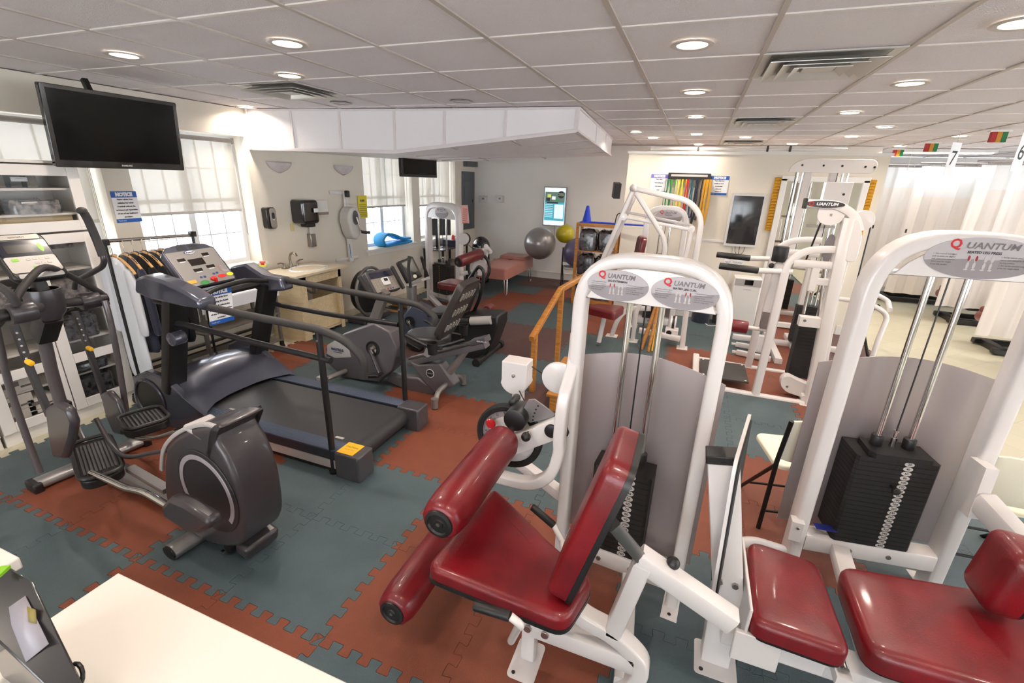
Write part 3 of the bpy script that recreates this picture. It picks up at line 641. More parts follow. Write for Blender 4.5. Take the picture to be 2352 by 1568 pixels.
b=MB(); b.box((.12,0,-.165),(.12,.14,.05)); b.build('paper_slot',BLK,r,bev=.01); b=MB(); rect(b,Vector((.2215,.06,.02)),Y3,Z3,.07,.05,PAPER); b.build('label_sticker',PAPER,r)
p=onw(728,475); r=thing('glove_box_holder','white box holder with grey lower band beside the towel dispenser','box holder',p,ANG)
b=MB(); b.box((.05,0,0),(.1,.19,.18)); b.build('box',WHITEM,r,bev=.004); b=MB(); b.box((.052,0,-.08),(.104,.192,.035)); b.build('lower_band',mat('taupe_band',(150,136,122),.5),r)
p=onw(712,551); r=thing('liquid_soap_dispenser','small chrome push soap dispenser under the towel dispenser','soap dispenser',p,ANG)
b=MB(); b.box((.035,0,0),(.07,.09,.17)); b.build('body',STEEL,r,bev=.008); b=MB(); b.cyl((.07,0,-.05),(.085,0,-.05),.014,14); b.build('push_button',CHROME,r)
b=MB(); b.box((.03,.0,.13),(.02,.03,.10)); b.build('paper_strip',WHITEM,r)
p=onw(671,522); r=thing('outlet_plate','small yellowed blank plate on the sink wall','wall plate',p,ANG); b=MB(); b.box((.003,0,0),(.006,.06,.10)); b.build('plate',mat('aged_plate',(226,206,150),.5),r,bev=.002)
# crank exerciser on the wall
p=onw(800,500); r=thing('wall_crank_exerciser','white wall-mounted arm crank exerciser with black handle beside the far window','exercise machine',p,ANG); a0=Vector((0,0,0))
def lw(xp,yp,off=.05): 
    q=p2(xp,yp,off); M=r.matrix_world.inverted(); return M@q
b=MB()
q0,q1=lw(797,440),lw(803,600); b.box(((q0+q1)/2),(.03,.07,(q0.z-q1.z))); 
for (l_,r_) in (((757,441),(805,443)),((772,598),(822,590))): b.bar(lw(*l_,.03),lw(*r_,.03),.012,.04)
b.build('wall_bracket',WHITEM,r)
b=MB(); c_=lw(806,507,.12); out=[]
for i in range(28): a=2*math.pi*i/28; out.append((.135*math.cos(a)*(1.0 if math.sin(a)>0 else .9),(.26 if math.sin(a)<0 else .20)*math.sin(a)))
b.pad(out,c_-X3*.08,Y3,Z3,.17,.035); b.build('housing',mat('exerciser_housing',(214,210,204),.35,coat=.3),r)
b=MB(); b.prism(ell(.055,.10,28),c_+X3*.091+Z3*.05,Y3,Z3,.006); b.build('hub_plate',mat('slate_grey',(96,96,100),.35),r)
b=MB(); b.bar(c_+X3*.11+Z3*.06,c_+Vector((.12,.06,-.14)),.012,.026); b.build('crank_arm',CHROME,r)
b=MB(); b.tube([c_+Vector((.13,.06,-.15)),c_+Vector((.15,.10,-.16)),c_+Vector((.20,.16,-.165))],.022,12); b.build('handle',BLK,r)
b=MB(); b.box(lw(797,445,.1),(.06,.05,.09)); b.build('adjustment_knob',BLK,r,bev=.01)
b=MB(); b.tube([lw(802,560,.06),lw(806,592,.06)],.01,8); b.build('gas_spring',mat('spring_blue',(90,140,190),.3,metal=.5),r)
p=p2(833,475,.012); r=thing('instruction_sign','yellow instruction sheet on the wall beside the far window','sign',p,ANG); b=MB(); rect(b,Vector((0,0,0)),Y3,Z3,.19,.33,YSIGN,.003); b.build('sheet',YSIGN,r)
b=MB()
for k in range(7): rect(b,Vector((.0032,0,.03-.027*k)),Y3,Z3,.14,.006,INK,.0004)
for k in(-1,0,1): b.prism(ell(.012,.02,10),Vector((.0032,k*.03,.09)),Y3,Z3,.0004,INK)
b.build('printed_text',INK,r)
# ---- blue foam roll on the sill
r=thing('rolled_foam_mat','blue foam mat folded over on the far window sill','exercise mat',p2(900,560,.0))
s0_,z0_=s2(880,560,-.02); b=MB()
P=[(.0,.33,.09),(.0,.16,.10),(.0,.03,.16),(0,-.10,.20),(0,-.21,.19),(0,-.27,.11),(0,-.21,.028),(0,-.05,.028),(0,.2,.03),(0,.36,.035)]
c_=W2(s2(900,560,-.02)[0],-.02,zs); b.rbar([c_+AT*q[1]*1.15+Z3*q[2] for q in spl(P,6)],.18,.035,tuple(AN.cross(AT)),m=None) if 0 else b.sweep([c_+AT*q[1]*1.15+Z3*q[2] for q in spl(P,6)],rr(.042,.22,.012,3),tuple(-AN))
b.build('foam_sheet',BLUEF,r,world=True)
# electrical panel, junction box
c4=[p2(1061,394,.03),p2(1089,394,.03),p2(1090,524,.03),p2(1065,527,.03)]; o,x,y,n,w_,h=qframe(*c4)
r=thing('electrical_panel','tall grey electrical panel on the window wall near the corner','electrical panel',o); EG=mat('panel_grey',(96,102,108),.45,metal=.2)
b=MB(); rect(b,o-AN*.03,AT,Z3,w_,h,EG,.035); b.build('casing',EG,r,world=True,bev=.003); b=MB(); rect(b,o+AN*.006-Z3*.03,AT,Z3,w_*.72,h*.72,EG,.006); b.build('door',EG,r,world=True,bev=.002)
b=MB(); b.box(o+AN*.018+AT*.13,(.012,.02,.05)); b.build('latch',BLK,r,world=True)
o=p2(1081,377,.05); b=MB(); b.box(o,(.09,.42,.10),(0,0,ANG)); tag(b.build('junction_box',EG),'small grey junction box above the electrical panel','junction box')
# ---- back wall things
def wb(xp,yp,Y=9.325): return py(xp,yp,Y)
o,x,y,n,w_,h=qframe(wb(1250,428,9.28),wb(1302,430,9.28),wb(1297,520,9.28),wb(1246,518,9.28))
r=thing('digital_display','lit portrait information screen on the back wall above the balls','screen',o); f=-Y3
b=MB(); rect(b,o+Y3*.045,X3,Z3,w_,h,SILV,.045,.01); b.build('bezel',SILV,r,world=True)
def em(nm,c,s=1.2): return mat(nm,c,.4,emit=c,estr=s)
b=MB(); O=o+f*.001; rect(b,O,X3,Z3,w_*.92,h*.95,em('scr_white',(226,236,240),.9)); 
b.prism([(-w_*.44,-h*.36),(w_*.44,-h*.36),(w_*.44,h*.36),(-w_*.44,h*.36)],O+f*.0008,X3,Z3,.0004,em('scr_teal',(70,160,178),.9))
rect(b,O+f*.0015+Z3*h*.24,X3,Z3,w_*.86,h*.26,em('scr_photo',(96,120,112),.7),.0004); rect(b,O+f*.0022+Vector((w_*.2,0,-h*.12)),X3,Z3,w_*.4,h*.36,em('scr_white2',(214,232,236),.9),.0004)
b.prism(ell(.07,.07,24),O+f*.003+Vector((w_*.27,0,h*.31)),X3,Z3,.0004,em('scr_dark',(40,44,54),.5)); rect(b,O+f*.0022+Vector((-w_*.1,0,h*.1)),X3,Z3,w_*.5,h*.035,em('scr_dark',(0,0,0)),.0004)
for k in range(8): rect(b,O+f*.0026+Vector((-w_*.24,0,h*(.05-.045*k))),X3,Z3,w_*.34,h*.012,em('scr_white2',(0,0,0)),.0004)
for dx,dz,c in((-.25,.27,(200,206,90)),(-.05,.22,(236,240,240)),(.1,.18,(60,130,90)),(-.3,.18,(30,50,60))): rect(b,O+f*.0028+Vector((w_*dx,0,h*dz)),X3,Z3,w_*.16,h*.08,em('scr_p%d'%int(dz*100+dx*10),c,.8),.0004)
b.text('Nutrition',O+f*.0036+Vector((w_*.27,0,h*.33)),X3,Z3,.03,m=em('scr_white2',(0,0,0))); b.text('Food Labels',O+f*.0036+Vector((w_*.27,0,h*.29)),X3,Z3,.026,m=em('scr_yel',(220,220,60),.9))
b.build('screen',None,r,world=True,smooth=False)
b=MB(); b.tube([wb(1274,520),wb(1273,545)],.006,6); b.build('cable',LGREY,r,world=True)
for xp,l in((1111,'left thermostat inside a clear cover on the back wall'),(1149,'right thermostat inside a clear cover on the back wall')):
    p=wb(xp,457); r=thing('thermostat',l,'thermostat',p,0,'thermostats on the back wall'); b=MB(); b.box((0,-.015,0),(.12,.03,.10)); b.build('body',WHITEM,r,bev=.004); b=MB(); b.box((0,-.032,.01),(.05,.004,.035)); b.build('display',mat('lcd_grey',(110,120,116),.3),r)
    b=MB(); b.box((0,-.03,0),(.19,.06,.14)); b.build('clear_cover',mat('clear_cover',(255,255,255),.05,alpha=.15),r,bev=.004)
p=wb(1125,499); r=thing('switch_plate','white five-gang light switch plate on the back wall','light switch',p); b=MB(); b.box((0,-.004,0),(.24,.008,.12)); b.build('plate',WHITEM,r,bev=.002)
for k in range(5): b=MB(); b.box((-.09+.045*k,-.012,0),(.01,.012,.025)); b.build('toggle',OFFW,r)
# ================================================================ CARDIO MACHINES
# ---- treadmill (front towards the window wall)
r=thing('treadmill','long grey and black rehab treadmill with double side handrails','treadmill',(-2.95,2.52,0))
TY0,TY1=2.10,2.95; xr=-1.93; xf=-3.62
b=MB(); b.box((( -3.45-2.0)/2,(TY0+TY1)/2,.08),(1.5,.62,.10)); b.build('deck_base',BLK,r,world=True)
b=MB(); P=[]
for k in range(9): a=-math.pi/2+math.pi*k/8; P.append((xr-.07+.07*math.cos(a)+.0,(.115+.068*math.sin(a))))
prof=[(-3.75,.05)]+P+[(-3.75,.183)]; b.prism([(p[0],p[1]) for p in prof],(0,TY1-.13,0),X3,Z3,.59); b.build('running_belt',BELT,r,world=True)
RIB=mat('ribbed_side_rail',(76,86,108),.3,metal=.4); nt=RIB.node_tree; 
wv=nt.nodes.new('ShaderNodeTexWave'); wv.bands_direction='Y'; wv.inputs['Scale'].default_value=24; tcx=nt.nodes.new('ShaderNodeTexCoord'); bpx=nt.nodes.new('ShaderNodeBump'); bpx.inputs['Strength'].default_value=.8; bpx.inputs['Distance'].default_value=.004
nt.links.new(tcx.outputs['Object'],wv.inputs[0]); nt.links.new(wv.outputs['Fac'],bpx.inputs['Height']); nt.links.new(bpx.outputs[0],nt.nodes['Principled BSDF'].inputs['Normal'])
for y0,y1 in((TY0,TY0+.115),(TY1-.115,TY1)):
    b=MB(); b.box(((-3.55+xr)/2,(y0+y1)/2,.192),(-xr+3.55-.1,y1-y0,.012)[0:1] and (3.55+xr-.1,y1-y0,.012),m=RIB); b.box(((-3.55+xr)/2,(y0+y1)/2,.155),(3.55+xr-.1,y1-y0,.065),m=mat('rail_side_black',(40,42,50),.4)); b.box(((-3.55+xr)/2,(y0+y1)/2,.085),(3.55+xr-.12,y1-y0-.012,.072),m=mat('rail_side_silver',(188,178,176),.4,metal=.3)); b.box(((-3.55+xr)/2,(y0+y1)/2,.035),(3.55+xr-.16,y1-y0-.03,.03),m=BLK)
    b.build('side_rail',RIB,r,world=True)
for y0,y1 in((TY0-.02,TY0+.14),(TY1-.14,TY1+.02)):
    b=MB(); b.box((xr-.01,(y0+y1)/2,.105),(.20,y1-y0,.195)); b.build('end_cap',DGREY,r,world=True,bev=.012)
b=MB(); b.box((xr-.03,TY0+.06,.2045),(.13,.13,.002)); b.build('warning_sticker',YEL,r,world=True)
b=MB(); b.text('CAUTION',(xr-.03,TY0+.075,.2062),X3,Y3,.022,m=INK); b.text('keep clear of belt',(xr-.03,TY0+.045,.2062),X3,Y3,.011,m=INK); b.build('sticker_print',INK,r,world=True)
for xx in(-3.2,-2.15): b=MB(); b.box((xx,TY0+.17,.1842),(.07,.022,.0015)); b.build('belt_mark',mat('belt_print',(170,168,166),.6),r,world=True)
# hood
def hood_sec(y,k):
    s=1-.10*abs(k)**2.5; return [(-3.98,.02),(-4.04,.12),(-4.03,.30),(-3.93,.40*s),(-3.76,.435*s),(-3.62,.40*s),(-3.50,.31*s),(-3.36-.06*(1-k*k)*-1 if 0 else -3.40,.215)]
b=MB(); vs=[];fs=[]; ys=[-1,-.98,-.9,-.6,-.3,0,.3,.6,.9,.98,1]
for k in ys:
    cc=hood_sec(0,k); xb=.16*(abs(k)**3)    # rear edge sweeps back along the sides
    for i,(xx,zz) in enumerate(cc): 
        f=i/(len(cc)-1); vs.append((xx+(xb if i>=5 else 0)*f,(TY0+TY1)/2+k*.445,zz-(0 if abs(k)<.97 else .02)))
n=len(cc)
for j in range(len(ys)-1):
    for i in range(n-1): fs.append((j*n+i,(j+1)*n+i,(j+1)*n+i+1,j*n+i+1))
fs.append(tuple(range(n))); fs.append(tuple((len(ys)-1)*n+n-1-i for i in range(n)))
b.add(vs,fs); b.build('motor_hood',GUN,r,world=True)
for yy,s_ in((TY0-.02,-1),(TY1+.02,1)):
    b=MB(); out=[(-4.06,.0),(-4.08,.2),(-4.0,.40),(-3.84,.47),(-3.66,.45),(-3.50,.35),(-3.36,.20),(-3.33,.0)]
    if s_<0: 
        b.prism(out,(0,yy+.06,0),X3,Z3,.06)
        b.build('side_shell',GUN,r,world=True,bev=.012); b=MB(); b.cyl((-3.86,yy-.004,.22),(-3.86,yy+.01,.22),.155,32,BLK); b.tube([(-3.86+.16*math.cos(a*.2094),yy-.004,.22+.17*math.sin(a*.2094)) for a in range(30)],.012,8,True,GUN); b.build('wheel_well',BLK,r,world=True)
    else: b.prism(out,(0,yy,0),X3,Z3,.06); b.build('side_shell',GUN,r,world=True,bev=.012)
# uprights
for Y,(a,c) in ((2.14,((397,880),(405,685))),(2.92,((590,812),(618,655)))):
    p,q=py(*a,Y),py(*c,Y); b=MB(); b.bar(p-Z3*.05,q+Z3*.02,.085,.15,(0,1,0)) ; b.build('upright',BLK,r,world=True)
# side handrails: long padded upper rail, lower rail, rear post
for Y,U,L,Pst in ((2.12,[(415,692),(560,722),(740,758),(795,782),(838,825),(835,868)],[(384,770),(392,742),(420,744),(600,790),(760,828)],[(744,762),(770,1096)]),
              (2.95,[(625,637),(760,662),(915,690),(965,700),(1000,728),(995,745)],[(603,690),(640,700),(760,722),(915,745)],[(915,692),(932,938)])):
    b=MB(); P=[py(*q,Y) for q in U]; b.tube(fil(P,.09,6),.026,14); b.build('upper_handrail',CHAR,r,world=True)
    b=MB(); P=[py(*q,Y) for q in L]; b.tube(fil(P,.06,5),.021,14); b.build('lower_handrail',mat('dark_rail_paint',(46,45,48),.35,metal=.4),r,world=True)
    p,q=py(*Pst[0],Y),py(*Pst[1],Y); p=Vector((q.x,Y,p.z)) ; b=MB(); b.tube([p,Vector((q.x,Y,.005))],.021,14); b.cyl((q.x,Y,0),(q.x,Y,.03),.035,18); b.cyl((p.x,Y-.004,p.z-.06),(p.x,Y-.028,p.z-.06),.008,8,STEEL); b.build('rear_post',BLK,r,world=True)
p=py(392,780,2.05); b=MB(); b.cyl(p,p+Y3*.09,.052,24,b=.008); b.build('rail_pivot_knob',GUN,r,world=True)
# console bridge: two arms and cross tray
HZ=1.10
for Y,out in ((2.05,[(308,640),(330,632),(370,645),(420,668),(455,690),(460,712),(402,702),(345,688),(308,672)]),):
    P=[py(*q,Y) for q in out]; b=MB(); b.prism([(v.x,v.z) for v in reversed(P)],(0,Y+.13,0),X3,Z3,.13) ; b.build('console_arm',GUN,r,world=True,bev=.02)
P=[py(*q,2.88) for q in [(525,612),(560,606),(600,632),(642,640),(652,668),(600,672),(560,650),(525,640)]]; b=MB(); b.prism([(v.x,v.z) for v in reversed(P)],(0,3.0,0),X3,Z3,.12); b.build('console_arm',GUN,r,world=True,bev=.02)
xl=py(315,655,2.05).x; zt=py(315,640,2.05).z
b=MB(); b.box((xl+.13,2.50,zt-.17),(.24,.80,.06)); b.build('console_tray',BLK,r,world=True,bev=.03)
b=MB(); A_,B_=py(415,698,2.12),py(625,660,2.92); b.tube(spl([A_+Vector((.0,.02,.0)),A_+Vector((.04,.14,.03)),Vector((A_.x+.05,2.36,A_.z+.065)),Vector((A_.x+.03,2.62,A_.z+.075)),Vector((A_.x-.0,2.8,A_.z+.04)),Vector((A_.x-.03,2.92,A_.z+.02))],6),.019,12); b.build('front_grip_bar',BLK,r,world=True)
b=MB(); b.tube([A_+Vector((.01,.05,.008)),A_+Vector((.045,.17,.038))],.021,12); b.build('pulse_sensor',CHROME,r,world=True)
# console panel
tl,tr,br_,bl=px(367,575,-3.68),px(498,560,-3.68),px(537,640,-3.46),px(428,666,-3.46)
o,x,y,n,w_,h=qframe(tl,tr,br_,bl); 
b=MB(); b.prism([( -w_/2,-h/2+.02),(-w_/2+.02,-h/2),(w_/2-.02,-h/2),(w_/2,-h/2+.02),(w_/2*.98,h/2-.03),(w_*.36,h/2+.02),(w_*.12,h/2+.035),(-w_*.12,h/2+.035),(-w_*.36,h/2+.02),(-w_/2*.98,h/2-.03)],o-n*.05,x,y,.05); b.build('console_housing',GUN,r,world=True,bev=.01)
b=MB(); rect(b,o+n*.0005-y*.01,x,y,w_*.9,h*.88,None,.002,.012); CP=b.build('console_face',mat('console_face_grey',(128,124,122),.4),r,world=True,smooth=False)
def cf(u,v,k=.003): return o+x*(w_*(u-.5))+y*(h*(.5-v))+n*k
b=MB()
for u,v,ww,hh in((.24,.30,.14,.07),(.72,.24,.13,.07),(.48,.40,.28,.17),(.40,.60,.16,.07),(.66,.56,.16,.07)): rect(b,cf(u,v),x,y,w_*ww,h*hh,None,.001)
b.build('led_window',mat('led_window_black',(36,28,26),.2),r,world=True,smooth=False)
b=MB(); b.prism(ell(w_*.105,h*.052,28),cf(.47,.14),x,y,.001,mat('logo_navy',(30,44,100),.4)); b.prism(ell(w_*.09,h*.040,28),cf(.475,.142,.0042),x,y,.0006,PAPER); b.text('PhysioMill',cf(.475,.145,.005),x,y,h*.045,m=INK,bold=.001,t=.0002); b.build('maker_badge',PAPER,r,world=True,smooth=False)
for u,v,ww,hh,mm,nm in((.16,.86,.15,.08,ORNG,'program_button'),(.17,.95,.13,.05,STICKD,'enter_button'),(.88,.74,.12,.05,STICKD,'display_button')): b=MB(); rect(b,cf(u,v),x,y,w_*ww,h*hh,None,.0015); b.build(nm,mm,r,world=True)
for u,v,ww,hh,mm,nm in((.36,.93,.085,.055,GRNB,'start_button'),(.74,.85,.085,.045,mat('stop_red',(206,40,34),.4),'stop_button'),(.91,.84,.065,.045,mat('clear_yellow',(222,214,50),.4),'clear_button')): b=MB(); b.prism(ell(w_*ww,h*hh,24),cf(u,v),x,y,.002); b.build(nm,mm,r,world=True)
for u,v in((.36,.79),(.43,.79),(.62,.76),(.69,.75)): b=MB(); b.prism(ell(w_*.026,h*.026,14),cf(u,v),x,y,.0015); b.build('arrow_button',mat('navy_button',(40,58,120),.4),r,world=True)
b=MB(); b.prism(ell(w_*.06,h*.05,10),cf(.55,.88),x,y,.012); b.box(cf(.56,.93,.01),(.02,.02,.03)); b.build('safety_key',mat('stop_red',(0,0,0)),r,world=True)
b=MB()
for i in range(9):
    for s_ in(.06,.94): b.prism(ell(w_*.012,h*.012,8),cf(s_,.14+.07*i),x,y,.0008,STICKD)
for i,(u,v) in enumerate(((.24,.355),(.72,.295),(.40,.655),(.66,.615))): rect(b,cf(u,v),x,y,w_*.1,h*.012,PAPER,.0006)
for i in range(4): rect(b,cf(.85,.60+.035*i),x,y,w_*.07,h*.018,STICKD,.0008); rect(b,cf(.785,.60+.035*i),x,y,w_*.03,h*.012,mat('stop_red',(0,0,0)),.0008)
b.build('panel_marking',STICKD,r,world=True,smooth=False)
b=MB()
for k in range(5):
    for s_ in(-1,1): rect(b,o+n*.001+y*(h*.5-.018+.008*k)+x*(s_*w_*.11),x,y,w_*.17,.004,None,.0006)
b.build('speaker_vent',BLK,r,world=True)
for c in (py(440,690,2.13),py(604,611,2.88)):
    b=MB(); b.cyl(c,c+Z3*.012,.03,18,mat('clear_yellow',(0,0,0))); b.cyl(c+Z3*.012,c+Z3*.028,.012,12,REDI); b.cyl(c+Z3*.028,c+Z3*.042,.023,18,SALM); b.build('stop_knob',SALM,r,world=True)
c=pz(470,690,1.07); b=MB(); b.box(c,(.03,.05,.012)); b.tube([c,c+Vector((.0,.04,.01)),c+Vector((.02,.05,.0))],.005,6); b.build('safety_clip',REDI,r,world=True)
# notice hanging from the treadmill bar
tl,tr,br_,bl=px(468,667,-3.28),px(526,655,-3.28),px(541,733,-3.30),px(486,747,-3.30); o,x,y,n,w_,h=qframe(tl,tr,br_,bl)
notice(o,x,y,w_,h,'tilted laminated notice hanging from the treadmill grip bar',kind='hanging_sign')
b=MB(); b.tube([o+y*h*.5+x*.0,o+y*(h*.5+.03)],.002,6); 
# lanyards under the console

# ---- elliptical cross trainer
EA=R(-5); EO=Vector((-3.65,1.53,0)); EU=Vector((math.cos(EA),math.sin(EA),0)); EV=Vector((-math.sin(EA),math.cos(EA),0))
def E(xp,yp,v):
    d=ray(xp,yp); C=Vector((0,0,CH)); P=EO+EV*v; return C+d*((P-C).dot(EV)/d.dot(EV))
r=thing('elliptical_trainer','dark grey elliptical trainer with big flywheel housing at lower left','elliptical trainer',EO)
ELG=mat('elliptical_grey_tube',(112,106,108),.32,metal=.5); ELD=mat('elliptical_dark_shell',(58,54,58),.34,coat=.2)
g=E(90,1100,-.28); g=EO-EV*.29+Z3*.05; 
b=MB(); b.sweep([EO-EV*.30+Z3*.045,EO+EV*.30+Z3*.045],[(.055*math.cos(a*.3927),.038*math.sin(a*.3927)) for a in range(16)],(0,0,1)); b.build('front_base_tube',SILV,r,world=True,bev=.003)
for s_ in(-1,1): b=MB(); b.box(EO+EV*(.31*s_)+Z3*.035,(.13,.05,.075),(0,0,EA)); b.build('base_end_cap',BLK,r,world=True,bev=.012)
RO_=EO+EU*1.33
b=MB(); b.sweep([RO_-EV*.24+Z3*.045,RO_+EV*.24+Z3*.045],[(.055*math.cos(a*.3927),.038*math.sin(a*.3927)) for a in range(16)],(0,0,1)); b.build('rear_base_tube',SILV,r,world=True)
b=MB(); q=RO_-EV*.243+Z3*.045; b.sweep([q,q-EV*.008],[(.050*math.cos(a*.3927),.034*math.sin(a*.3927)) for a in range(16)],(0,0,1)); b.build('tube_end_plug',BLK,r,world=True)
b=MB(); b.bar(EO+EU*.0+Z3*.075,EO+EU*1.35+Z3*.09,.10,.06); b.build('centre_rail',SILV,r,world=True)
b=MB(); b.bar(E(300,1075,-.1),E(385,1125,-.1),.05,.03); b.build('guide_rail',SILV,r,world=True)
# flywheel housing: teardrop seen from the side
def Dp(xp,yp,v=-.13): 
    q=E(xp,yp,v)-EO; return (q.dot(EU),q.z)
out=[Dp(*q) for q in [(378,1030),(374,1080),(380,1150),(410,1200),(470,1245),(535,1258),(560,1235),(556,1180),(540,1110),(515,1050),(490,1005),(505,985),(480,975),(430,985),(398,1005)]]
out=[(v.x,v.y) for v in spl([Vector((a,c,0)) for a,c in out]+[Vector((out[0][0],out[0][1],0))],4)][:-1]
def area(o): return sum(o[i-1][0]*o[i][1]-o[i][0]*o[i-1][1] for i in range(len(o)))
if area(out)<0: out.reverse()
b=MB(); b.pad(out,EO-EV*.0,EU,Z3,.13,.03); b.pad([(-a,c) for a,c in out][::-1],EO-EV*.0,-EU,Z3,.10,.03); b.build('flywheel_housing',ELD,r,world=True)
cx_,cz_=Dp(478,1128); 
def fo(rx,rz,n_=44): return [(cx_+rx*math.cos(2*math.pi*i/n_),cz_+rz*math.sin(2*math.pi*i/n_)) for i in range(n_)]
b=MB(); b.prism(fo(.232,.232),EO-EV*.129,EU,Z3,.008); b.build('side_disc',mat('disc_black',(40,38,42),.4),r,world=True,bev=.003)
b=MB(); RG=[EO-EV*.139+EU*(cx_+.195*math.cos(R(a)))+Z3*(cz_+.195*math.sin(R(a))) for a in range(-38,270,7)]; b.sweep(RG,[(-.004,-.013),(.004,-.013),(.004,.013),(-.004,.013)],tuple(-EV)) if 0 else b.sweep(RG,rr(.026,.004,.001,1),tuple(EV)); b.build('silver_arc',mat('arc_silver',(170,164,172),.35,metal=.2),r,world=True)
# light top fairing, rear shell
P=[E(*q,-.02) for q in [(385,1010),(410,975),(450,948),(490,965),(500,990)]]
b=MB(); b.sweep(spl([E(*q,.0) for q in [(374,1075),(380,1030),(405,995),(445,970),(490,965),(505,972)]],5),rr(.30,.03,.01,2),tuple(EV)) if 0 else b.sweep(spl([E(*q,-.12) for q in [(372,1078),(376,1035),(396,1004),(430,983),(470,974),(496,980)]],5),rr(.018,.022,.006,2),(0,0,0)); b.build('light_trim',LGREY,r,world=True)
b=MB(); c=E(476,986,-.06); b.box(c+Z3*.012,(.15,.14,.03),(0,R(12),EA)); b.build('light_top_cap',LGREY,r,world=True,bev=.012)
# rollers and foot at the rear
b=MB(); q=E(560,1250,-.1); b.box(Vector((q.x-.06,q.y+.12,.075)),(.10,.20,.08),(0,R(12),EA)); b.build('rear_shell',ELD,r,world=True,bev=.02)
b=MB(); q=EO+EU*1.56+EV*.02; b.cyl(q-EV*.10+Z3*.035,q+EV*.10+Z3*.035,.030,18); b.build('transport_roller',BLKR,r,world=True); b=MB(); b.cyl(q-EV*.135+Z3*.035,q-EV*.12+Z3*.035,.014,12); b.build('roller_axle',CHROME,r,world=True)
# cranks
def shell(pts,v0,v1,nm,mm,bev=.02):
    o_=[]; 
    for q in pts: w3=E(*q,v0)-EO; o_.append((w3.dot(EU),w3.z))
    if area(o_)<0: o_.reverse()
    b=MB(); b.prism(o_,EO+EV*max(v0,v1),EU,Z3,abs(v1-v0)); return b.build(nm,mm,r,world=True,bev=bev)
shell([(366,1165),(385,1145),(420,1160),(475,1195),(480,1215),(455,1228),(430,1225),(375,1190)],-.30,-.23,'near_crank_cover',ELD)
shell([(484,995),(508,982),(575,1003),(584,1016),(565,1032),(545,1028),(505,1008)],.16,.24,'far_crank_cover',ELD)
# pedal arms
b=MB(); b.tube(spl([E(*q,-.26) for q in [(210,1085),(245,1100),(290,1120),(330,1130),(370,1152),(400,1170)]],5),.017,12); b.build('near_pedal_arm',CHROME,r,world=True)
b=MB(); b.tube(spl([E(*q,.22) for q in [(270,985),(310,1005),(360,1005),(420,985),(460,975),(485,978)]],5),.017,12); b.build('far_pedal_arm',CHROME,r,world=True)
b=MB(); b.tube(spl([E(*q,-.1) for q in [(220,960),(255,1020),(290,1048),(350,1040),(400,1030)]],5),.013,10); b.build('linkage_bar',ELD,r,world=True)
# pedals
def pedal(c4,nm,v):
    tl,tr,br_,bl=c4; zc=.0
    o_,x_,y_,n_,ww,hh=qframe(tl,tr,br_,bl); 
    if n_.z<0: y_=-y_; n_=-n_
    ww*=1.38; hh*=1.38; b=MB(); out=rr(ww,hh,.06,5); b.prism(out,o_-n_*.06,x_,y_,.06); e=b.build(nm,BLK,r,world=True,bev=.012)
    b=MB(); P=[o_+x_*a+y_*c+n_*.012 for a,c in out]; b.tube(P,.012,8,True); b.build('pedal_rim',BLK,e,world=True)
    b=MB()
    for k in range(9): b.box(o_+x_*(ww*(-.36+.09*k))+n_*.004,(.010,hh*.72,.008),(0,math.atan2(-x_.z,math.hypot(x_.x,x_.y)),math.atan2(x_.y,x_.x)))
    b.build('tread_ribs',DGREY,e,world=True)
pedal((pz(158,1035,.33),pz(225,1018,.33),pz(288,1062,.33),pz(215,1088,.33)),'near_pedal',0)
pedal((pz(270,965,.42),pz(345,945,.42),pz(388,957,.42),pz(315,980,.42)),'far_pedal',0)
b=MB(); q=E(355,975,.2); b.box(pz(352,980,.36),(.14,.012,.025),(0,0,R(10))); b.build('yellow_adjuster',YEL,r,world=True)
# leg covers and arms
shell([(100,938),(125,925),(150,940),(165,975),(160,1010),(145,1055),(118,1050),(108,1000)],-.30,-.255,'near_lower_cover',ELD)
shell([(228,905),(245,898),(268,925),(288,975),(278,1000),(258,995),(240,955)],.19,.235,'far_lower_cover',ELD)
for P,v,nm in(([(32,745),(70,850),(115,955)],-.24,'near'),([(172,715),(205,805),(242,915)],.22,'far')):
    b=MB(); b.rbar([E(*q,v) for q in P],.05,.03,tuple(EV)); b.build(nm+'_swing_arm',mat('swing_arm_black',(44,40,42),.4),r,world=True)
    b=MB()
    for k in range(5): 
        q=lerp(E(*P[0],v-.017),E(*P[1],v-.017),.18+.14*k); b.ball(q,.006,8)
    b.build('adjust_holes',STICK,r,world=True)
for q,v in(((78,828),-.27),((213,797),.19)):
    b=MB(); c=E(*q,v); b.cyl(c-EV*.02-EU*.02,c-EV*.02+EU*.03+Z3*-.005,.014,12,b=.004); b.build('yellow_pin',YEL,r,world=True)
for P,v,nm in(([(-12,740),(20,880),(60,1000),(92,1085)],-.30,'near_frame_tube'),([(240,690),(252,730),(272,830),(292,955)],.28,'far_frame_tube')):
    b=MB(); b.tube(spl([E(*q,v) for q in P],6),.018,12); b.build(nm,ELG,r,world=True)
b=MB(); b.tube([E(95,755,0),E(118,850,0),E(145,945,0)],.034,16,scale=[1.1,1,1]); b.build('mast',ELG,r,world=True)
b=MB(); b.bar(E(140,925,.0),E(185,1060,.0),.09,.09,tuple(EV)); b.build('mast_foot',BLK,r,world=True); b=MB(); b.bar(E(165,950,-.04),E(205,1040,-.04),.03,.02,tuple(EV)); b.build('mast_strip',STEEL,r,world=True)
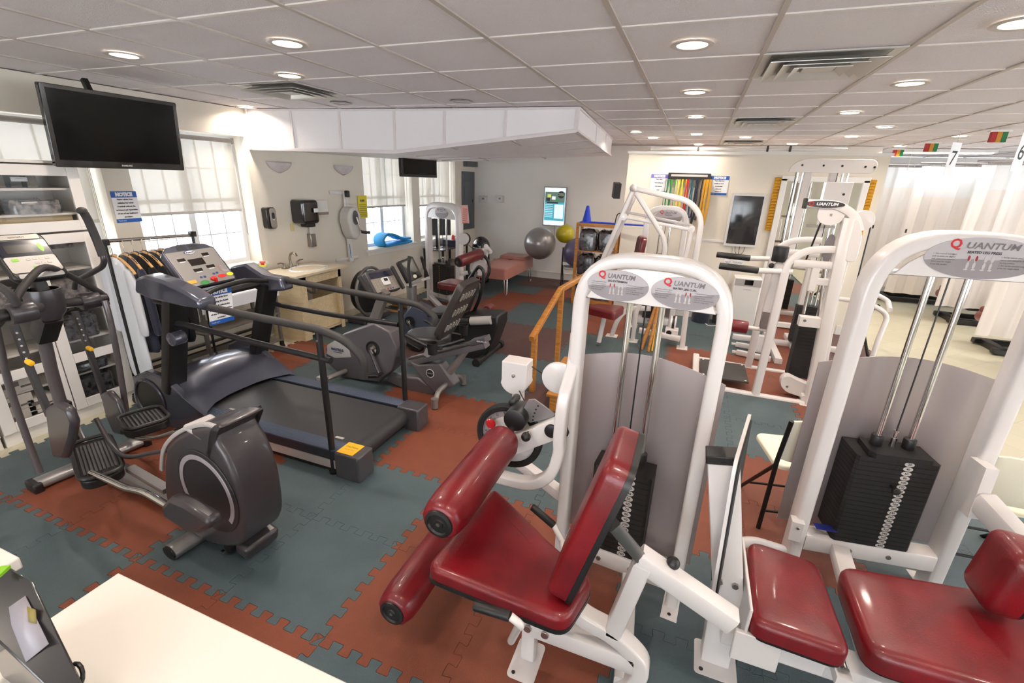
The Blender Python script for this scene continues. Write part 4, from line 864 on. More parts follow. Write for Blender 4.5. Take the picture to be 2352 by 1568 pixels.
# hub and pivots
c=E(107,700,0); 
b=MB(); b.lathe([(.0,-.10),(.05,-.09),(.085,-.04),(.092,.06),(.088,.10),(.078,.10),(.07,.0),(0,.0)],c,(0,0,1),28); b.build('cup_holder_hub',ELD,r,world=True)
b=MB(); b.bar(c-Z3*.06,E(100,770,0),.12,.10,tuple(EV)); b.build('mast_head',BLK,r,world=True)
for s_,q in((-1,(50,717)),(1,(205,690))):
    p=E(*q,.24*s_); b=MB(); b.cyl(c+(p-c)*.35,p,.028,18); b.build('pivot_shaft',ELD,r,world=True)
    b=MB(); b.cyl(p-EV*.055,p+EV*.055,.055,24,b=.012); b.build('pivot_housing',ELD,r,world=True)
    b=MB(); b.cyl(p+EV*s_*.05,p+EV*s_*.10,.032,18,b=.004); b.build('pivot_cap',BLK,r,world=True)
b=MB(); b.tube(fil([E(245,700,.33),E(238,676,.33),E(160,632,.16),E(101,607,.0),E(62,645,-.14),E(8,728,-.31),E(-6,745,-.33)],.10,6),.019,14); b.build('fixed_handle',CHAR,r,world=True)
b=MB(); b.tube(fil([E(172,662,.24),E(174,645,.24),E(205,630,.27),E(236,612,.30),E(240,598,.30),E(232,575,.30)],.07,6),.017,14,m=ELD); b.build('swing_handle_tube',ELD,r,world=True)
b=MB(); b.tube(fil([E(236,588,.30),E(222,550,.30),E(200,500,.28),E(188,482,.26)],.07,6),.023,14,m=CHAR,scale=None); b.ball(E(188,484,.26),.028,14,CHAR,(1,1,.8)); b.build('swing_handle_grip',CHAR,r,world=True)
b=MB(); b.tube(fil([E(40,700,-.26),E(18,668,-.28),E(-20,650,-.3),E(-50,620,-.3)],.06,5),.019,12); b.build('near_swing_handle',CHAR,r,world=True)
# console
tl,tr,br_,bl=E(-40,538,-.22),E(70,536,.14),E(132,636,.14),E(16,646,-.22)
tl,tr,br_,bl=[px(*q,X_) for q,X_ in(((-38,540),-3.72),((66,534),-3.72),((136,634),-3.52),((20,648),-3.52))]
o,x,y,n,w_,h=qframe(tl,tr,br_,bl); w_*=1.22; o=o+x*.035
b=MB(); rect(b,o-n*.045,x,y,w_,h,None,.045,.04); b.build('console_housing',BLK,r,world=True,bev=.012)
b=MB(); rect(b,o+n*.0006-y*h*.18,x,y,w_*.9,h*.34,None,.002,.012); b.build('keypad',mat('keypad_light',(196,190,184),.45),r,world=True)
b=MB(); rect(b,o+n*.0006+y*h*.16,x,y,w_*.9,h*.34,None,.002,.01); b.build('display_area',mat('display_blueblack',(26,30,44),.15,coat=.5),r,world=True)
b=MB(); rect(b,o+n*.0006+y*h*.41,x,y,w_*.8,h*.10,None,.002,.006); b.text('sportsArt',o+n*.003+y*h*.41,x,y,h*.06,m=INK,t=.0004); b.build('top_strip',mat('strip_silver',(178,170,160),.4),r,world=True)
b=MB(); rect(b,o+n*.0028+y*h*.15-x*w_*.08,x,y,w_*.5,h*.18,None,.001); b.build('led_window',mat('led_window_black',(0,0,0)),r,world=True)
def kf(u,v): return o+n*.003+x*w_*u+y*h*v
cols=[(.0,GRNB)]
GRN2=mat('lime_button',(130,190,40),.4)
for u,v,ww,hh,mm,nm in((-.28,-.08,.12,.06,GRN2,'start_key'),(.0,-.27,.12,.06,GRN2,'level_key'),(.16,-.27,.14,.06,mat('stop_red',(0,0,0)),'stop_key')): b=MB(); rect(b,kf(u,v),x,y,w_*ww,h*hh,None,.002,.004); b.build(nm,mm,r,world=True)
for i in range(4): b=MB(); rect(b,kf(-.05+.11*i,-.08),x,y,w_*.08,h*.045,None,.0015,.003); b.build('program_key',MGREY,r,world=True)
for i in range(3): b=MB(); rect(b,kf(.06+.11*i,-.17),x,y,w_*.08,h*.045,None,.0015,.003); b.build('arrow_key',MGREY,r,world=True)
b=MB(); b.prism(ell(.012,.03,14),kf(.3,.16),x,y,.0006); b.build('figure_print',GRN2,r,world=True)
b=MB(); rect(b,o+n*.001-y*h*.43,x,y,w_*.8,h*.10,None,.006,.01); b.build('reading_ledge',LGREY,r,world=True,bev=.003)
b=MB(); b.bar(c+Z3*.05,o-n*.05,.10,.06,tuple(EV)); b.build('console_neck',BLK,r,world=True)

# ---- recumbent exercise bike in front
BY=3.50
def B(xp,yp,Y=BY): return py(xp,yp,Y)
NG=mat('bike_grey_shell',(92,88,92),.38,coat=.1); NM=mat('bike_grey_tube',(136,130,128),.36,metal=.45)
r=thing('recumbent_bike','grey recumbent exercise bike with black slotted seat behind the treadmill rail','exercise bike',(-2.45,BY,0))
def side(pts,y0,y1,nm,mm,bev=.015,par=None):
    P=[(v.x,v.z) for v in (py(*q,y0) for q in pts)]
    if area(P)<0: P.reverse()
    b=MB(); b.prism(P,(0,max(y0,y1),0),X3,Z3,abs(y1-y0)); return b.build(nm,mm,par or r,world=True,bev=bev)
side([(752,835),(745,800),(790,765),(858,742),(895,762),(912,800),(900,850),(868,878),(790,868)],BY-.09,BY+.09,'drive_shell',NG)
side([(890,862),(960,868),(1005,900),(985,915),(960,908),(885,876)],BY-.05,BY+.05,'floor_beam',NG)
side([(940,830),(960,838),(1010,835),(1045,885),(1000,905),(975,880)],BY-.06,BY+.06,'seat_post_shell',NG)
side([(752,792),(775,778),(800,795),(806,820),(770,822),(750,812)],BY-.094,BY-.09,'light_side_panel',LGREY,0)
b=MB(); q=B(775,803,BY-.096); b.text('NAUTILUS',q,X3,Z3,.034,m=mat('logo_navy',(0,0,0)),bold=.002,width=.15); rect(b,q-Z3*.028,X3,Z3,.10,.006,INK); b.build('maker_lettering',mat('logo_navy',(0,0,0)),r,world=True)
c=B(857,800,BY-.09); b=MB(); b.cyl(c,c-Y3*.012,.075,28,BLK); b.cyl(c-Y3*.012,c-Y3*.02,.05,24,STEEL); b.cyl(c-Y3*.02,c-Y3*.05,.022,16,STEEL); b.build('crank_hub',STEEL,r,world=True)
e=B(868,858,BY-.16); b=MB(); b.bar(c-Y3*.05,Vector((e.x,c.y-.055,e.z)),.02,.035,(0,1,0)); b.build('crank_arm',CHROME,r,world=True)
b=MB(); b.box(Vector((e.x-.02,e.y-.02,e.z-.01)),(.13,.10,.03),(0,R(-12),0)); b.build('pedal',BLK,r,world=True,bev=.008)
c2=Vector((c.x,BY+.1,c.z)); b=MB(); b.cyl(c2,c2+Y3*.04,.022,16,STEEL); b.bar(c2+Y3*.04,c2+Vector((-.03,.05,.16)),.02,.035,(0,1,0)); b.build('far_crank_arm',CHROME,r,world=True); b=MB(); b.box(c2+Vector((-.03,.10,.17)),(.12,.10,.03)); b.build('far_pedal',BLK,r,world=True,bev=.008)
# front stabiliser
b=MB(); b.tube([(-3.14,BY-.28,.07),(-3.06,BY-.1,.10),(-3.06,BY+.1,.10),(-3.14,BY+.28,.07)],.025,12); b.build('front_stabiliser',NM,r,world=True)
for s_ in(-1,1): b=MB(); b.cyl((-3.14,BY+.29*s_,.03),(-3.14,BY+.29*s_,.10),.03,18,NM); b.cyl((-3.14,BY+.29*s_,0),(-3.14,BY+.29*s_,.03),.024,16,BLK); b.cyl((-3.22,BY+.29*s_-.02,.035),(-3.22,BY+.29*s_+.02,.035),.034,18,BLK); b.box((-3.19,BY+.29*s_,.07),(.08,.05,.04),m=LGREY); b.build('levelling_foot',NM,r,world=True)
rx_=pz(1005,935,0).x
b=MB(); b.tube(fil([(rx_,BY-.27,.06),(rx_-.01,BY-.2,.14),(rx_-.0,BY,.16),(rx_-.01,BY+.2,.14),(rx_,BY+.27,.06)],.06,5),.024,12); b.build('rear_stabiliser',NM,r,world=True)
for s_ in(-1,1): b=MB(); b.cyl((rx_,BY+.28*s_,.02),(rx_,BY+.28*s_,.11),.032,18,NM); b.cyl((rx_,BY+.28*s_,0),(rx_,BY+.28*s_,.02),.028,16,BLK); b.build('levelling_foot',NM,r,world=True)
b=MB(); b.tube([B(1000,900),B(1072,800)],.035,14); b.build('rear_strut',NM,r,world=True)
# seat rail
b=MB(); b.rbar([B(940,832),B(1118,788)],.07,.06,(0,1,0)) if 0 else b.bar(B(942,832),B(1118,790),.10,.055); b.build('seat_rail',NG,r,world=True); b=MB(); b.bar(B(942,826)+Z3*.012,B(1105,784)+Z3*.012,.06,.03); b.build('rail_top',STEEL,r,world=True)
b=MB(); b.bar(B(1086,790)+Z3*.02,B(1120,782)+Z3*.02,.12,.05); b.text('NAUTILUS',B(1106,790,BY-.07)+Z3*.02,X3,Z3,.02,m=PAPER); b.build('rail_end_cap',DGREY,r,world=True)
b=MB(); b.bar(B(985,815),B(1000,780),.08,.10,(0,1,0)); b.build('seat_carriage',LGREY,r,world=True)
sc0=B(985,772); b=MB(); b.pad(ell(.21,.19,28),sc0-Z3*.03,X3,Y3,.07,.03,crown=.0); o_=b.build('seat_cushion',mat('seat_black_vinyl',(44,43,44),.4,coat=.2),r,world=True)
p0,p1=B(1025,772),B(1088,648); ax=(p1-p0).normalized(); n_=Vector((-ax.z,0,ax.x)); 
b=MB(); out=rr(.34,(p1-p0).length,.07,5); b.pad(out,(p0+p1)/2+n_*-.0,Y3*-1,ax,.07,.025); 
o_=b.build('seat_back',mat('seat_back_plastic',(54,48,46),.4,coat=.15),r,world=True)
mid=(p0+p1)/2
for k in(-.28,0,.28):
    for s_ in range(-2,3): b=MB(); b.box(mid+ax*((p1-p0).length*(k))+Y3*(.055*s_)+Vector((ax.z,0,-ax.x))*.005,(.012,.018,.07),(0,math.atan2(ax.x,ax.z),0)); b.build('back_slot',mat('slot_light',(150,146,138),.5),r,world=True)
for s_ in(-1,1):
    b=MB(); Y=BY+.27*s_; b.tube(fil([B(1015,800,Y),B(985,797,Y),B(932,770,Y)] if s_<0 else [B(1060,770,Y),B(1020,760,Y),B(975,735,Y)],.05,5),.016,12); b.build('side_handle',BLK,r,world=True)
    b=MB(); b.tube([B(1000,797,BY+.27*s_),B(1065,780,BY),],.014,10); b.build('handle_bracket',BLK,r,world=True)
for Y,q in((BY-.30,(993,800)),(BY+.30,(1065,757))):
    c=py(*q,Y); b=MB(); b.lathe([(.038,-.05),(.046,.05),(.052,.055),(.044,.055),(.036,-.03),(0,-.03)],c,(0,0,1),22); b.build('cup_holder',BLK,r,world=True)
b=MB(); q=B(988,857,BY-.062); b.cyl(q,q-Y3*.003,.042,26,PAPER); b.cyl(q-Y3*.003,q-Y3*.004,.037,26,INK); b.text('NAUTILUS',q-Y3*.0045,X3,Z3,.014,m=PAPER); b.build('round_badge',INK,r,world=True)
# mast and console
b=MB(); b.bar(B(855,750),B(885,668),.09,.07,(0,1,0)); b.build('console_mast',NM,r,world=True)
tl,tr,br_,bl=[px(*q,X_) for q,X_ in(((833,632),-2.74),((902,612),-2.74),((930,662),-2.64),((860,672),-2.64))]
tl,tr,br_,bl=[px(*q,X_) for q,X_ in(((838,628),-2.72),((898,612),-2.72),((922,664),-2.60),((866,672),-2.60))]
o,x,y,n,w_,h=qframe(tl,tr,br_,bl)
b=MB(); rect(b,o-n*.06,x,y,w_*1.02,h*1.05,None,.06,.03); b.build('console_housing',DGREY,r,world=True,bev=.012)
b=MB(); rect(b,o+n*.0006-y*h*.16,x,y,w_*.94,h*.6,None,.002,.01); b.build('keypad',mat('keypad_taupe',(150,142,132),.45),r,world=True)
b=MB(); rect(b,o+n*.0006+y*h*.28,x,y,w_*.86,h*.26,None,.002,.01); b.build('display',mat('display_navy',(44,46,66),.12,coat=.5),r,world=True)
b=MB()
for i in range(8):
    for j in range(4):
        if 2<i<5: continue
        b.prism(ell(.006,.006,8),o+n*.003+x*w_*(-.4+.115*i)+y*h*(0-.11*j),x,y,.001)
b.build('keys',LGREY,r,world=True)
b=MB()
for i,mm in enumerate((REDI,mat('navy_button',(0,0,0)),mat('navy_button',(0,0,0)))): b.prism(ell(.009,.009,10),o+n*.003+x*w_*(-.02+.1*i)-y*h*.4,x,y,.0015,mm)
b.build('stop_keys',REDI,r,world=True)
b=MB(); rect(b,o+n*.004-y*h*.06+x*.005,x,y,w_*.24,h*.34,PAPER,.015,.012); rect(b,o+n*.0195-y*h*.0+x*.005,x,y,w_*.14,h*.13,INK,.001); b.build('clip_on_timer',PAPER,r,world=True)
for s_,a,c in((-1,(815,645),(838,690)),(1,(902,620),(935,690))):
    a1,c1=px(a[0]-1+(12 if s_<0 else 0),a[1]-(8 if s_<0 else 5),-2.66),px(c[0]+(14 if s_<0 else -8),c[1]-(8 if s_<0 else 28),-2.58); b=MB(); b.tube([a1,c1],.02,12); b.ball(a1,.02,12); b.build('console_grip',CHAR,r,world=True)

# ---- second machine: recumbent stepper behind the bike
SY=4.62
r=thing('recumbent_stepper','black and blue-grey recumbent stepper behind the grey recumbent bike','exercise machine',(-2.6,SY,0))
def S(xp,yp,Y=SY): return py(xp,yp,Y)
SB=mat('stepper_blue_grey',(72,78,96),.35,coat=.2)
side([(925,725),(945,700),(985,720),(1010,790),(1000,850),(950,860),(930,820),(922,770)],SY-.12,SY+.10,'drive_shell',SB)
side([(1050,730),(1075,722),(1142,727),(1142,750),(1120,812),(1090,838),(1040,842),(1020,800)],SY-.16,SY+.16,'rear_body',BLK,.02)
b=MB(); b.cyl(S(1040,737,SY-.17),S(1080,737,SY-.17),.05,20); b.build('cylinder_cover',BLK,r,world=True); b=MB(); b.cyl(S(1082,737,SY-.17),S(1128,735,SY-.17),.048,20); b.build('silver_cylinder',LGREY,r,world=True)
q=pz(1100,838,0); b=MB(); b.cyl((q.x,SY-.32,.045),(q.x,SY+.32,.045),.035,18); b.build('rear_base_tube',BLK,r,world=True)
for s_ in(-1,1): b=MB(); b.cyl((q.x,SY+.33*s_-.03,.05),(q.x,SY+.33*s_+.03,.05),.048,20); b.build('rubber_end_cap',BLKR,r,world=True)
b=MB(); b.bar((q.x+.0,SY,.06),(-3.3,SY,.07),.12,.07); b.build('floor_beam',SB,r,world=True)
b=MB(); b.cyl((-3.3,SY-.3,.04),(-3.3,SY+.3,.04),.035,16); b.build('front_base_tube',BLK,r,world=True)
b=MB(); b.bar(S(948,735),S(945,655),.10,.09,(0,1,0)); b.build('console_mast',SILV,r,world=True)
tl,tr,br_,bl=[px(*q_,X_) for q_,X_ in(((919,605),-3.06),((945,592),-3.06),((968,632),-2.96),((942,642),-2.96))]
o,x,y,n,w_,h=qframe(tl,tr,br_,bl); b=MB(); rect(b,o-n*.05,x,y,w_*1.25,h*1.2,None,.05,.02); b.build('console_housing',BLK,r,world=True,bev=.012)
b=MB(); rect(b,o+n*.001+y*h*.12,x,y,w_*.9,h*.7,None,.002,.008); b.build('display',mat('lcd_dark_green',(70,80,74),.2),r,world=True)
b=MB(); b.prism(ell(.035,.022,16),o+n*.002-y*h*.42,x,y,.004); b.build('dial',OFFW,r,world=True)
b=MB(); b.bar(S(950,650),S(978,640),.18,.03); b.build('console_shelf',LGREY,r,world=True)
for P in ([(940,588),(938,618),(943,660)],[(968,590),(975,615),(984,638)]): b=MB(); b.tube([px(*q_,-2.9) for q_ in P],.018,10); b.build('hand_grip',CHAR,r,world=True)
b=MB(); c=S(942,737,SY-.13); b.cyl(c,c-Y3*.02,.06,22,BLK); b.cyl(c-Y3*.02,c-Y3*.04,.03,16,CHROME); b.bar(c-Y3*.04,S(955,765,SY-.18),.02,.03,(0,1,0),CHROME); b.build('crank',CHROME,r,world=True)
b=MB(); b.box(S(953,795,SY-.2),(.2,.10,.06),(0,R(20),0)); b.build('foot_pedal',BLK,r,world=True,bev=.01)
# mesh back seat frame with hooped handle above
MB_=mat('seat_frame_black',(20,20,21),.35)
b=MB(); P=[(1048,712),(1062,672),(1078,640),(1100,610),(1112,622),(1108,660),(1100,690),(1085,722)]
b.tube(fil([S(*q_) for q_ in P],.05,5),.02,12); b.build('seat_back_frame',MB_,r,world=True)
b=MB(); b.pad(rr(.40,.46,.06,4),S(1078,705)+Vector((-.05,0,0)),-Y3,(S(1098,640)-S(1062,745)).normalized(),.04,.015); b.build('seat_back',MB_,r,world=True)
b=MB(); b.pad(rr(.42,.36,.06,4),Vector((S(1030,742).x,SY,.44)),X3,Y3,.06,.02); b.build('seat_cushion',MB_,r,world=True)
b=MB(); b.box(Vector((S(1030,742).x+.05,SY,.33)),(.10,.12,.24)); b.build('seat_post',BLK,r,world=True)
for s_ in(-1,1): b=MB(); b.tube(fil([S(1060,730,SY+.24*s_),S(1080,680,SY+.24*s_),S(1090,640,SY+.24*s_),S(1095,625,SY+.20*s_)],.05,4),.013,10); b.build('side_bar',MB_,r,world=True)
# ---- dark wheeled machine beside the vanity
c=Vector((-4.17,5.24,.42)); r=thing('upright_cycle','black disc-covered cycle with grey rim standing beside the sink vanity','exercise bike',(c.x,c.y,0))
b=MB(); b.cyl(c-X3*.07,c+X3*.07,.30,40,b=.02); b.build('flywheel_cover',BLK,r,world=True); b=MB(); b.tube([c+X3*.05+Y3*(.31*math.cos(a*.21))+Z3*(.34*math.sin(a*.21)) for a in range(30)],.022,10,True); b.build('grey_rim',MGREY,r,world=True)
b=MB(); b.box((c.x,c.y,.05),(.3,.6,.08)); b.build('base',DGREY,r,world=True,bev=.02)
# framed wooden wedge on the floor near the window wall
r=thing('slant_board','small wooden slant board with grey grip strips on the floor by the wall','exercise board',(-4.15,5.75,0)); sb_=Vector((-4.12,5.85,0))
b=MB(); b.box(sb_+Z3*.10,(.38,.34,.02),(R(-22),0,0)); b.build('deck',BEECH,r,world=True)
for k in(-1,0,1): b=MB(); b.box(sb_+Vector((.12*k,0,.113)),(.06,.30,.004),(R(-22),0,0)); b.build('grip_strip',DGREY,r,world=True)
b=MB(); b.box(sb_+Vector((0,.13,.08)),(.36,.02,.16)); b.box(sb_+Vector((0,-.15,.02)),(.36,.02,.04)); b.build('leg',BEECH,r,world=True)
def outl(pts,rad=.06,n=5): return [(v.x,v.y) for v in fil([Vector((a,c,0)) for a,c in pts],rad,n,True)]
# ================================================================ WEIGHT MACHINES
def decal(o,x,y,a,c,title,r,n,small=True,reds=0):
    b=MB(); b.prism(ell(a,c,48),o,x,y,.0012,STICK)
    P=[(a*math.cos(R(t)),c*math.sin(R(t))) for t in range(-168,13,6)]; P+= [(a*.6,c*.02),(a*.2,-c*.06),(-a*.3,-c*.06),(-a*.7,-c*.12)]
    b.prism(P,o+n*.0012,x,y,.0005,STICKD)
    b.text('Q',o+n*.002-x*a*.52+y*c*.63,x,y,c*.62,m=REDI,bold=.0015); b.text('UANTUM',o+n*.002+x*a*.10+y*c*.58,x,y,c*.42,m=mat('logo_outline_grey',(120,112,116),.5),bold=.0008,width=a*.9,shear=.2)
    b.text(title,o+n*.002+y*c*.27,x,y,c*.17,m=INK,bold=.0004)
    if small:
        W1=["1. Seat yourself and adjust","pads so joints are aligned","with pivot point indicator.","Select exercise weight.","Grasp side handles."]
        for i,t in enumerate(W1): b.text(t,o+n*.002-x*a*.86+y*c*(.14-.13*i),x,y,c*.095,m=INK,align='LEFT')
        for i,t in enumerate(["2. Slowly extend, pause then","return with control to the","starting position.","3. Do not let selected weight","strike the weight stack."]): b.text(t,o+n*.002+x*a*.30+y*c*(.10-.13*i),x,y,c*.095,m=INK,align='LEFT')
        for q,s_ in((-.16,0),(.12,1)):
            for sd in(-1,1):
                cc=o+n*.002+x*a*(q+.055*sd); LG=mat('leg_drawing_grey',(190,184,184),.5)
                b.prism(ell(a*.034,c*.17,14),cc-y*c*.02,x,y,.0003,LG); b.prism(ell(a*.022,c*.14,14),cc-y*c*.02+n*.0004+x*a*.01*sd,x,y,.0003,mat('print_dark_red',(150,40,40),.5) if s_==reds else LG); b.prism(ell(a*.026,c*.17,12),cc-y*c*.36,x,y,.0003,LG); b.prism(ell(a*.04,c*.04,10),cc-y*c*.56+x*a*.01*sd,x,y,.0003,LG)
    return b.build('decal',STICK,r,smooth=False)
def tower(name,label,loc,yaw,W,zh,zt,pw=.07,dp=.09,zb=.12,nw=20,stack=(.34,.15,.026),sh=.95,titles=('LEG EXTENSION',),tag_w=True,gold=False,wstep=10,pull=7,sv=-.02,shroud=True,small=True,Rr=.24,dec=None,off=0,rs=.14):
    r=thing(name,label,'weight machine',loc,yaw)
    b=MB(); P=fil([(-pw/2,dp/2,.0),(-pw/2,dp/2,zt-pw/2),(W+pw/2,dp/2,zt-pw/2),(W+pw/2,dp/2,.0)],Rr,10); b.rbar(P,dp,pw,(0,1,0)) if 0 else b.sweep(P,rr(pw,dp,.016,3),(0,-1,0)); b.build('frame',WHITE,r)
    b=MB(); hh=zt-pw-zh; R_=Rr-pw/2; o=[(0,0),(W,0)]
    for k in range(7): a=R(90*k/6); o.append((W-R_+R_*math.cos(a),hh-R_+R_*math.sin(a)) if hh>R_ else (W-R_*(1-math.cos(a)),hh-R_+R_*math.sin(a)))
    for k in range(7): a=R(90+90*k/6); o.append((R_+R_*math.cos(a),hh-R_+R_*math.sin(a)))
    o=[(u,max(0,v)) for u,v in o]; b.prism(o,(0,.014,zh),X3,Z3,.012); b.box((W/2,dp/2,zh+.006),(W,dp*.7,.012)); b.build('header_panel',WHITE,r,bev=.002)
    b=MB(); b.bar((0,dp/2,zb),(W,dp/2,zb),.10,.10); 
    for u in(W*.35,W*.65): b.cyl((u,dp/2-.05,zb),(u,dp/2-.056,zb),.012,12,STEEL)
    b.build('base_crossbar',WHITE,r)
    for u in(-pw/2,W+pw/2): b=MB(); b.box((u,dp/2-.02,.006),(pw*1.3,dp*2.2,.012)); b.cyl((u,dp/2-dp*.95,.012),(u,dp/2-dp*.95,.014),.009,12,BLK); b.build('foot_plate',WHITE,r,bev=.004)
    if shroud:
        b=MB(); e_=.08 if sv+stack[1]>dp else 0; o=[(-e_,.17),(W+e_,.17)]+[((W-W*k/12-W/2)*(1+2*e_/W)+W/2, sh+.07*math.sin(math.pi*(k/12))) for k in range(13)]; b.prism(o,(0,max(dp,sv+stack[1]+.012),0),X3,Z3,.004); b.build('rear_shroud',SHROUD,r,smooth=False)
    sw,sd,pt=stack; cu=W/2+off; cy=sv+sd/2+.0
    for s_ in(-1,1): b=MB(); b.cyl((cu+s_*W*rs,cy,zb),(cu+s_*W*rs,cy,zh+.01),.0135,16); b.build('guide_rod',CHROME,r)
    z=zb+.05
    n_=0
    for k in range(nw):
        zc=z+pt/2+k*pt; b=MB(); ch=.012; o=[(-sw/2,ch),(-sw/2+ch,0),(sw/2-ch,0),(sw/2,ch),(sw/2,sd),(-sw/2,sd)]
        b.prism(o,(cu,cy-sd/2,zc-pt/2+.0008),X3,Y3,pt-.0016)
        p=b.build('weight_plate',IRON,r,smooth=False)
        b=MB(); lu=cu+.045
        if gold: b.prism(ell(.008,.010,12),(cu,cy-sd/2-.0005,zc),X3,Z3,.0012,mat('brass_pin_guide',(170,140,80),.3,metal=.8)) if 0 else b.cyl((cu,cy-sd/2-.002,zc),(cu,cy-sd/2+.001,zc),.009,10,mat('brass_pin_guide',(170,140,80),.3,metal=.8))
        else:
            b.prism(ell(.021,pt*.46,18),(lu,cy-sd/2-.0002,zc),X3,Z3,.0008,TAG); b.text(str(wstep*(nw-k)),(lu,cy-sd/2-.0014,zc),X3,Z3,pt*.62,m=INK,bold=.0005,t=0)
            b.cyl((cu,cy-sd/2-.0006,zc),(cu,cy-sd/2+.001,zc),.005,8,BLK)
        b.build('number_tag',TAG,p)
    zt2=z+nw*pt
    b=MB(); o=[(-sw*.36,.02),(-sw*.30,-.01),(sw*.36,-.01),(sw*.36,.05),(sw*.32,sd*.8),(-sw*.34,sd*.8)]; b.prism(o,(cu,cy-sd/2,zt2+.001),X3,Y3,pt); b.build('top_plate',IRON,r,smooth=False)
    for s_ in(-1,1): b=MB(); b.cyl((cu+s_*W*rs,cy,zt2+pt),(cu+s_*W*rs,cy,zt2+pt+.055),.027,20,b=.004); b.build('bushing',BLK,r)
    b=MB(); b.cyl((cu,cy,zt2+pt),(cu,cy,zt2+pt+.05),.013,14); b.cyl((cu,cy,zt2+pt+.05),(cu,cy,zt2+pt+.085),.008,12); b.cyl((cu,cy,zt2+pt+.085),(cu,cy,zt2+pt+.092),.014,12); b.build('lift_stud',CHROME,r)
    b=MB(); b.cyl((cu,cy,zt2+pt+.09),(cu,cy,zh+.01),.0035,8); b.build('cable',BLK,r)
    if pull: b=MB(); zp=z+pt*(nw-pull)+pt/2; b.cyl((cu,cy-sd/2-.045,zp),(cu,cy-sd/2,zp),.006,10); b.cyl((cu,cy-sd/2-.055,zp),(cu,cy-sd/2-.04,zp),.018,16,b=.004); b.build('selector_pin',BLK,r)
    m_=len(titles)
    for i,t in enumerate(titles):
        a_=(W/2-.004)/1 if m_==1 else W/4; a_= dec[0] if dec else a_; c_=dec[1] if dec else a_*.52
        u=W/2+.02 if m_==1 else W*(.25+.5*i); decal(Vector((u,-.0005,zh+c_+.002)),X3,Z3,a_,c_,t,r,-Y3,small,i if m_>1 else 0)
    return r
# ---- leg extension / seated leg curl machine (foreground centre)
LX=tower('leg_extension_machine','white leg extension and leg curl machine with red seat in the centre foreground',(-.392,1.931,0),R(-5),.53,1.50,1.70,pw=.058,dp=.085,zb=.16,nw=16,stack=(.275,.14,.030),titles=('LEG EXTENSION','SEATED LEG CURL'),sh=1.16,sv=.004,pull=0,wstep=10,Rr=.23,dec=(.128,.064),off=-.018,rs=.126)
r=LX
b=MB(); SO=lambda d: outl([(-.75-d,1.15-d),(-.20,1.125-d),(-.15+d,1.34+d),(-.33,1.44+d),(-.70,1.69+d)],.055); b.pad(SO(0),(0,0,.547),X3,Y3,.058,.026,crown=.004); b.build('seat_cushion',RED,r,world=True)
b=MB(); b.prism(SO(.003),(0,0,.530),X3,Y3,.018); b.build('seat_board',BLK,r,world=True)
b=MB(); bu=Vector((.165,0,.60)).normalized(); bc_=Vector((-.175,1.315,.905)); b.pad(rr(.30,.60,.06,5),bc_+Vector((.03,0,-.01)),-Y3,bu,.075,.028,crown=.004); b.build('back_cushion',RED,r,world=True)
b=MB(); b.prism(rr(.305,.605,.06,5),bc_+Vector((.046,0,-.014)),-Y3,bu,.020); b.build('back_board',BLK,r,world=True)
b=MB(); b.bar(bc_+Vector((.06,0,-.02)),py(1480,1290,1.42),.06,.045,m=None); b.build('back_slide',STEEL,r,world=True)
def roller(y0,y1,x,z,rad=.088,mm=RED,capm=BLK,par=None,thin=.066,world=True):
    L=y1-y0; b=MB(); P=[(thin*.9,0),(thin+.006,.008),(rad*.93,.035),(rad,.09),(rad,L-.05),(rad*.9,L-.015),(rad*.6,L)]; b.lathe(P,(x,y0,z),(0,1,0),32)
    for i,v in enumerate(b.v[:96]): 
        a=math.atan2(v.z-z,v.x-x); 
        if i//32<3: k=1+.02*math.sin(a*11); v.x=x+(v.x-x)*k; v.z=z+(v.z-z)*k
    p=b.build('roller_pad',mm,par,world=True)
    b=MB(); b.lathe([(0,-.008),(.018,-.008),(.020,-.004),(.040,-.003),(.044,-.010),(.056,-.008),(.058,.004),(.05,.02)],(x,y0,z),(0,1,0),30); b.cyl((x,y0-.0105,z),(x,y0-.006,z),.008,8,STEEL); b.build('end_cap',capm,p,world=True); return p
roller(1.20,1.84,-.715,.768,.088,par=r); roller(1.20,1.84,-.955,.22,.088,par=r)
b=MB(); b.cyl((-.715,1.80,.768),(-.715,1.95,.768),.018,14,CHROME); b.bar(py(1130,1035,1.93),py(1298,972,1.93),.05,.098,(0,1,0)) if 0 else b.bar(py(1130,1038,1.93),py(1296,975,1.93),.055,.098); b.build('roller_lever',WHITE,r,world=True)
q=py(1296,972,1.93); b=MB(); b.box(q,(.018,.06,.115),(0,R(-22),0)); b.build('lever_end_plug',BLK,r,world=True,bev=.006)
q=py(1266,990,1.895); b=MB(); b.cyl(q+Y3*.02,q-Y3*.008,.034,24,b=.004); b.build('pivot_cap',BLK,r,world=True)
q=py(1208,1003,1.86); b=MB(); b.cyl(q+Y3*.05,q,.010,12,CHROME); b.ball(q,.024,16,BLK); b.build('pull_knob',BLK,r,world=True)
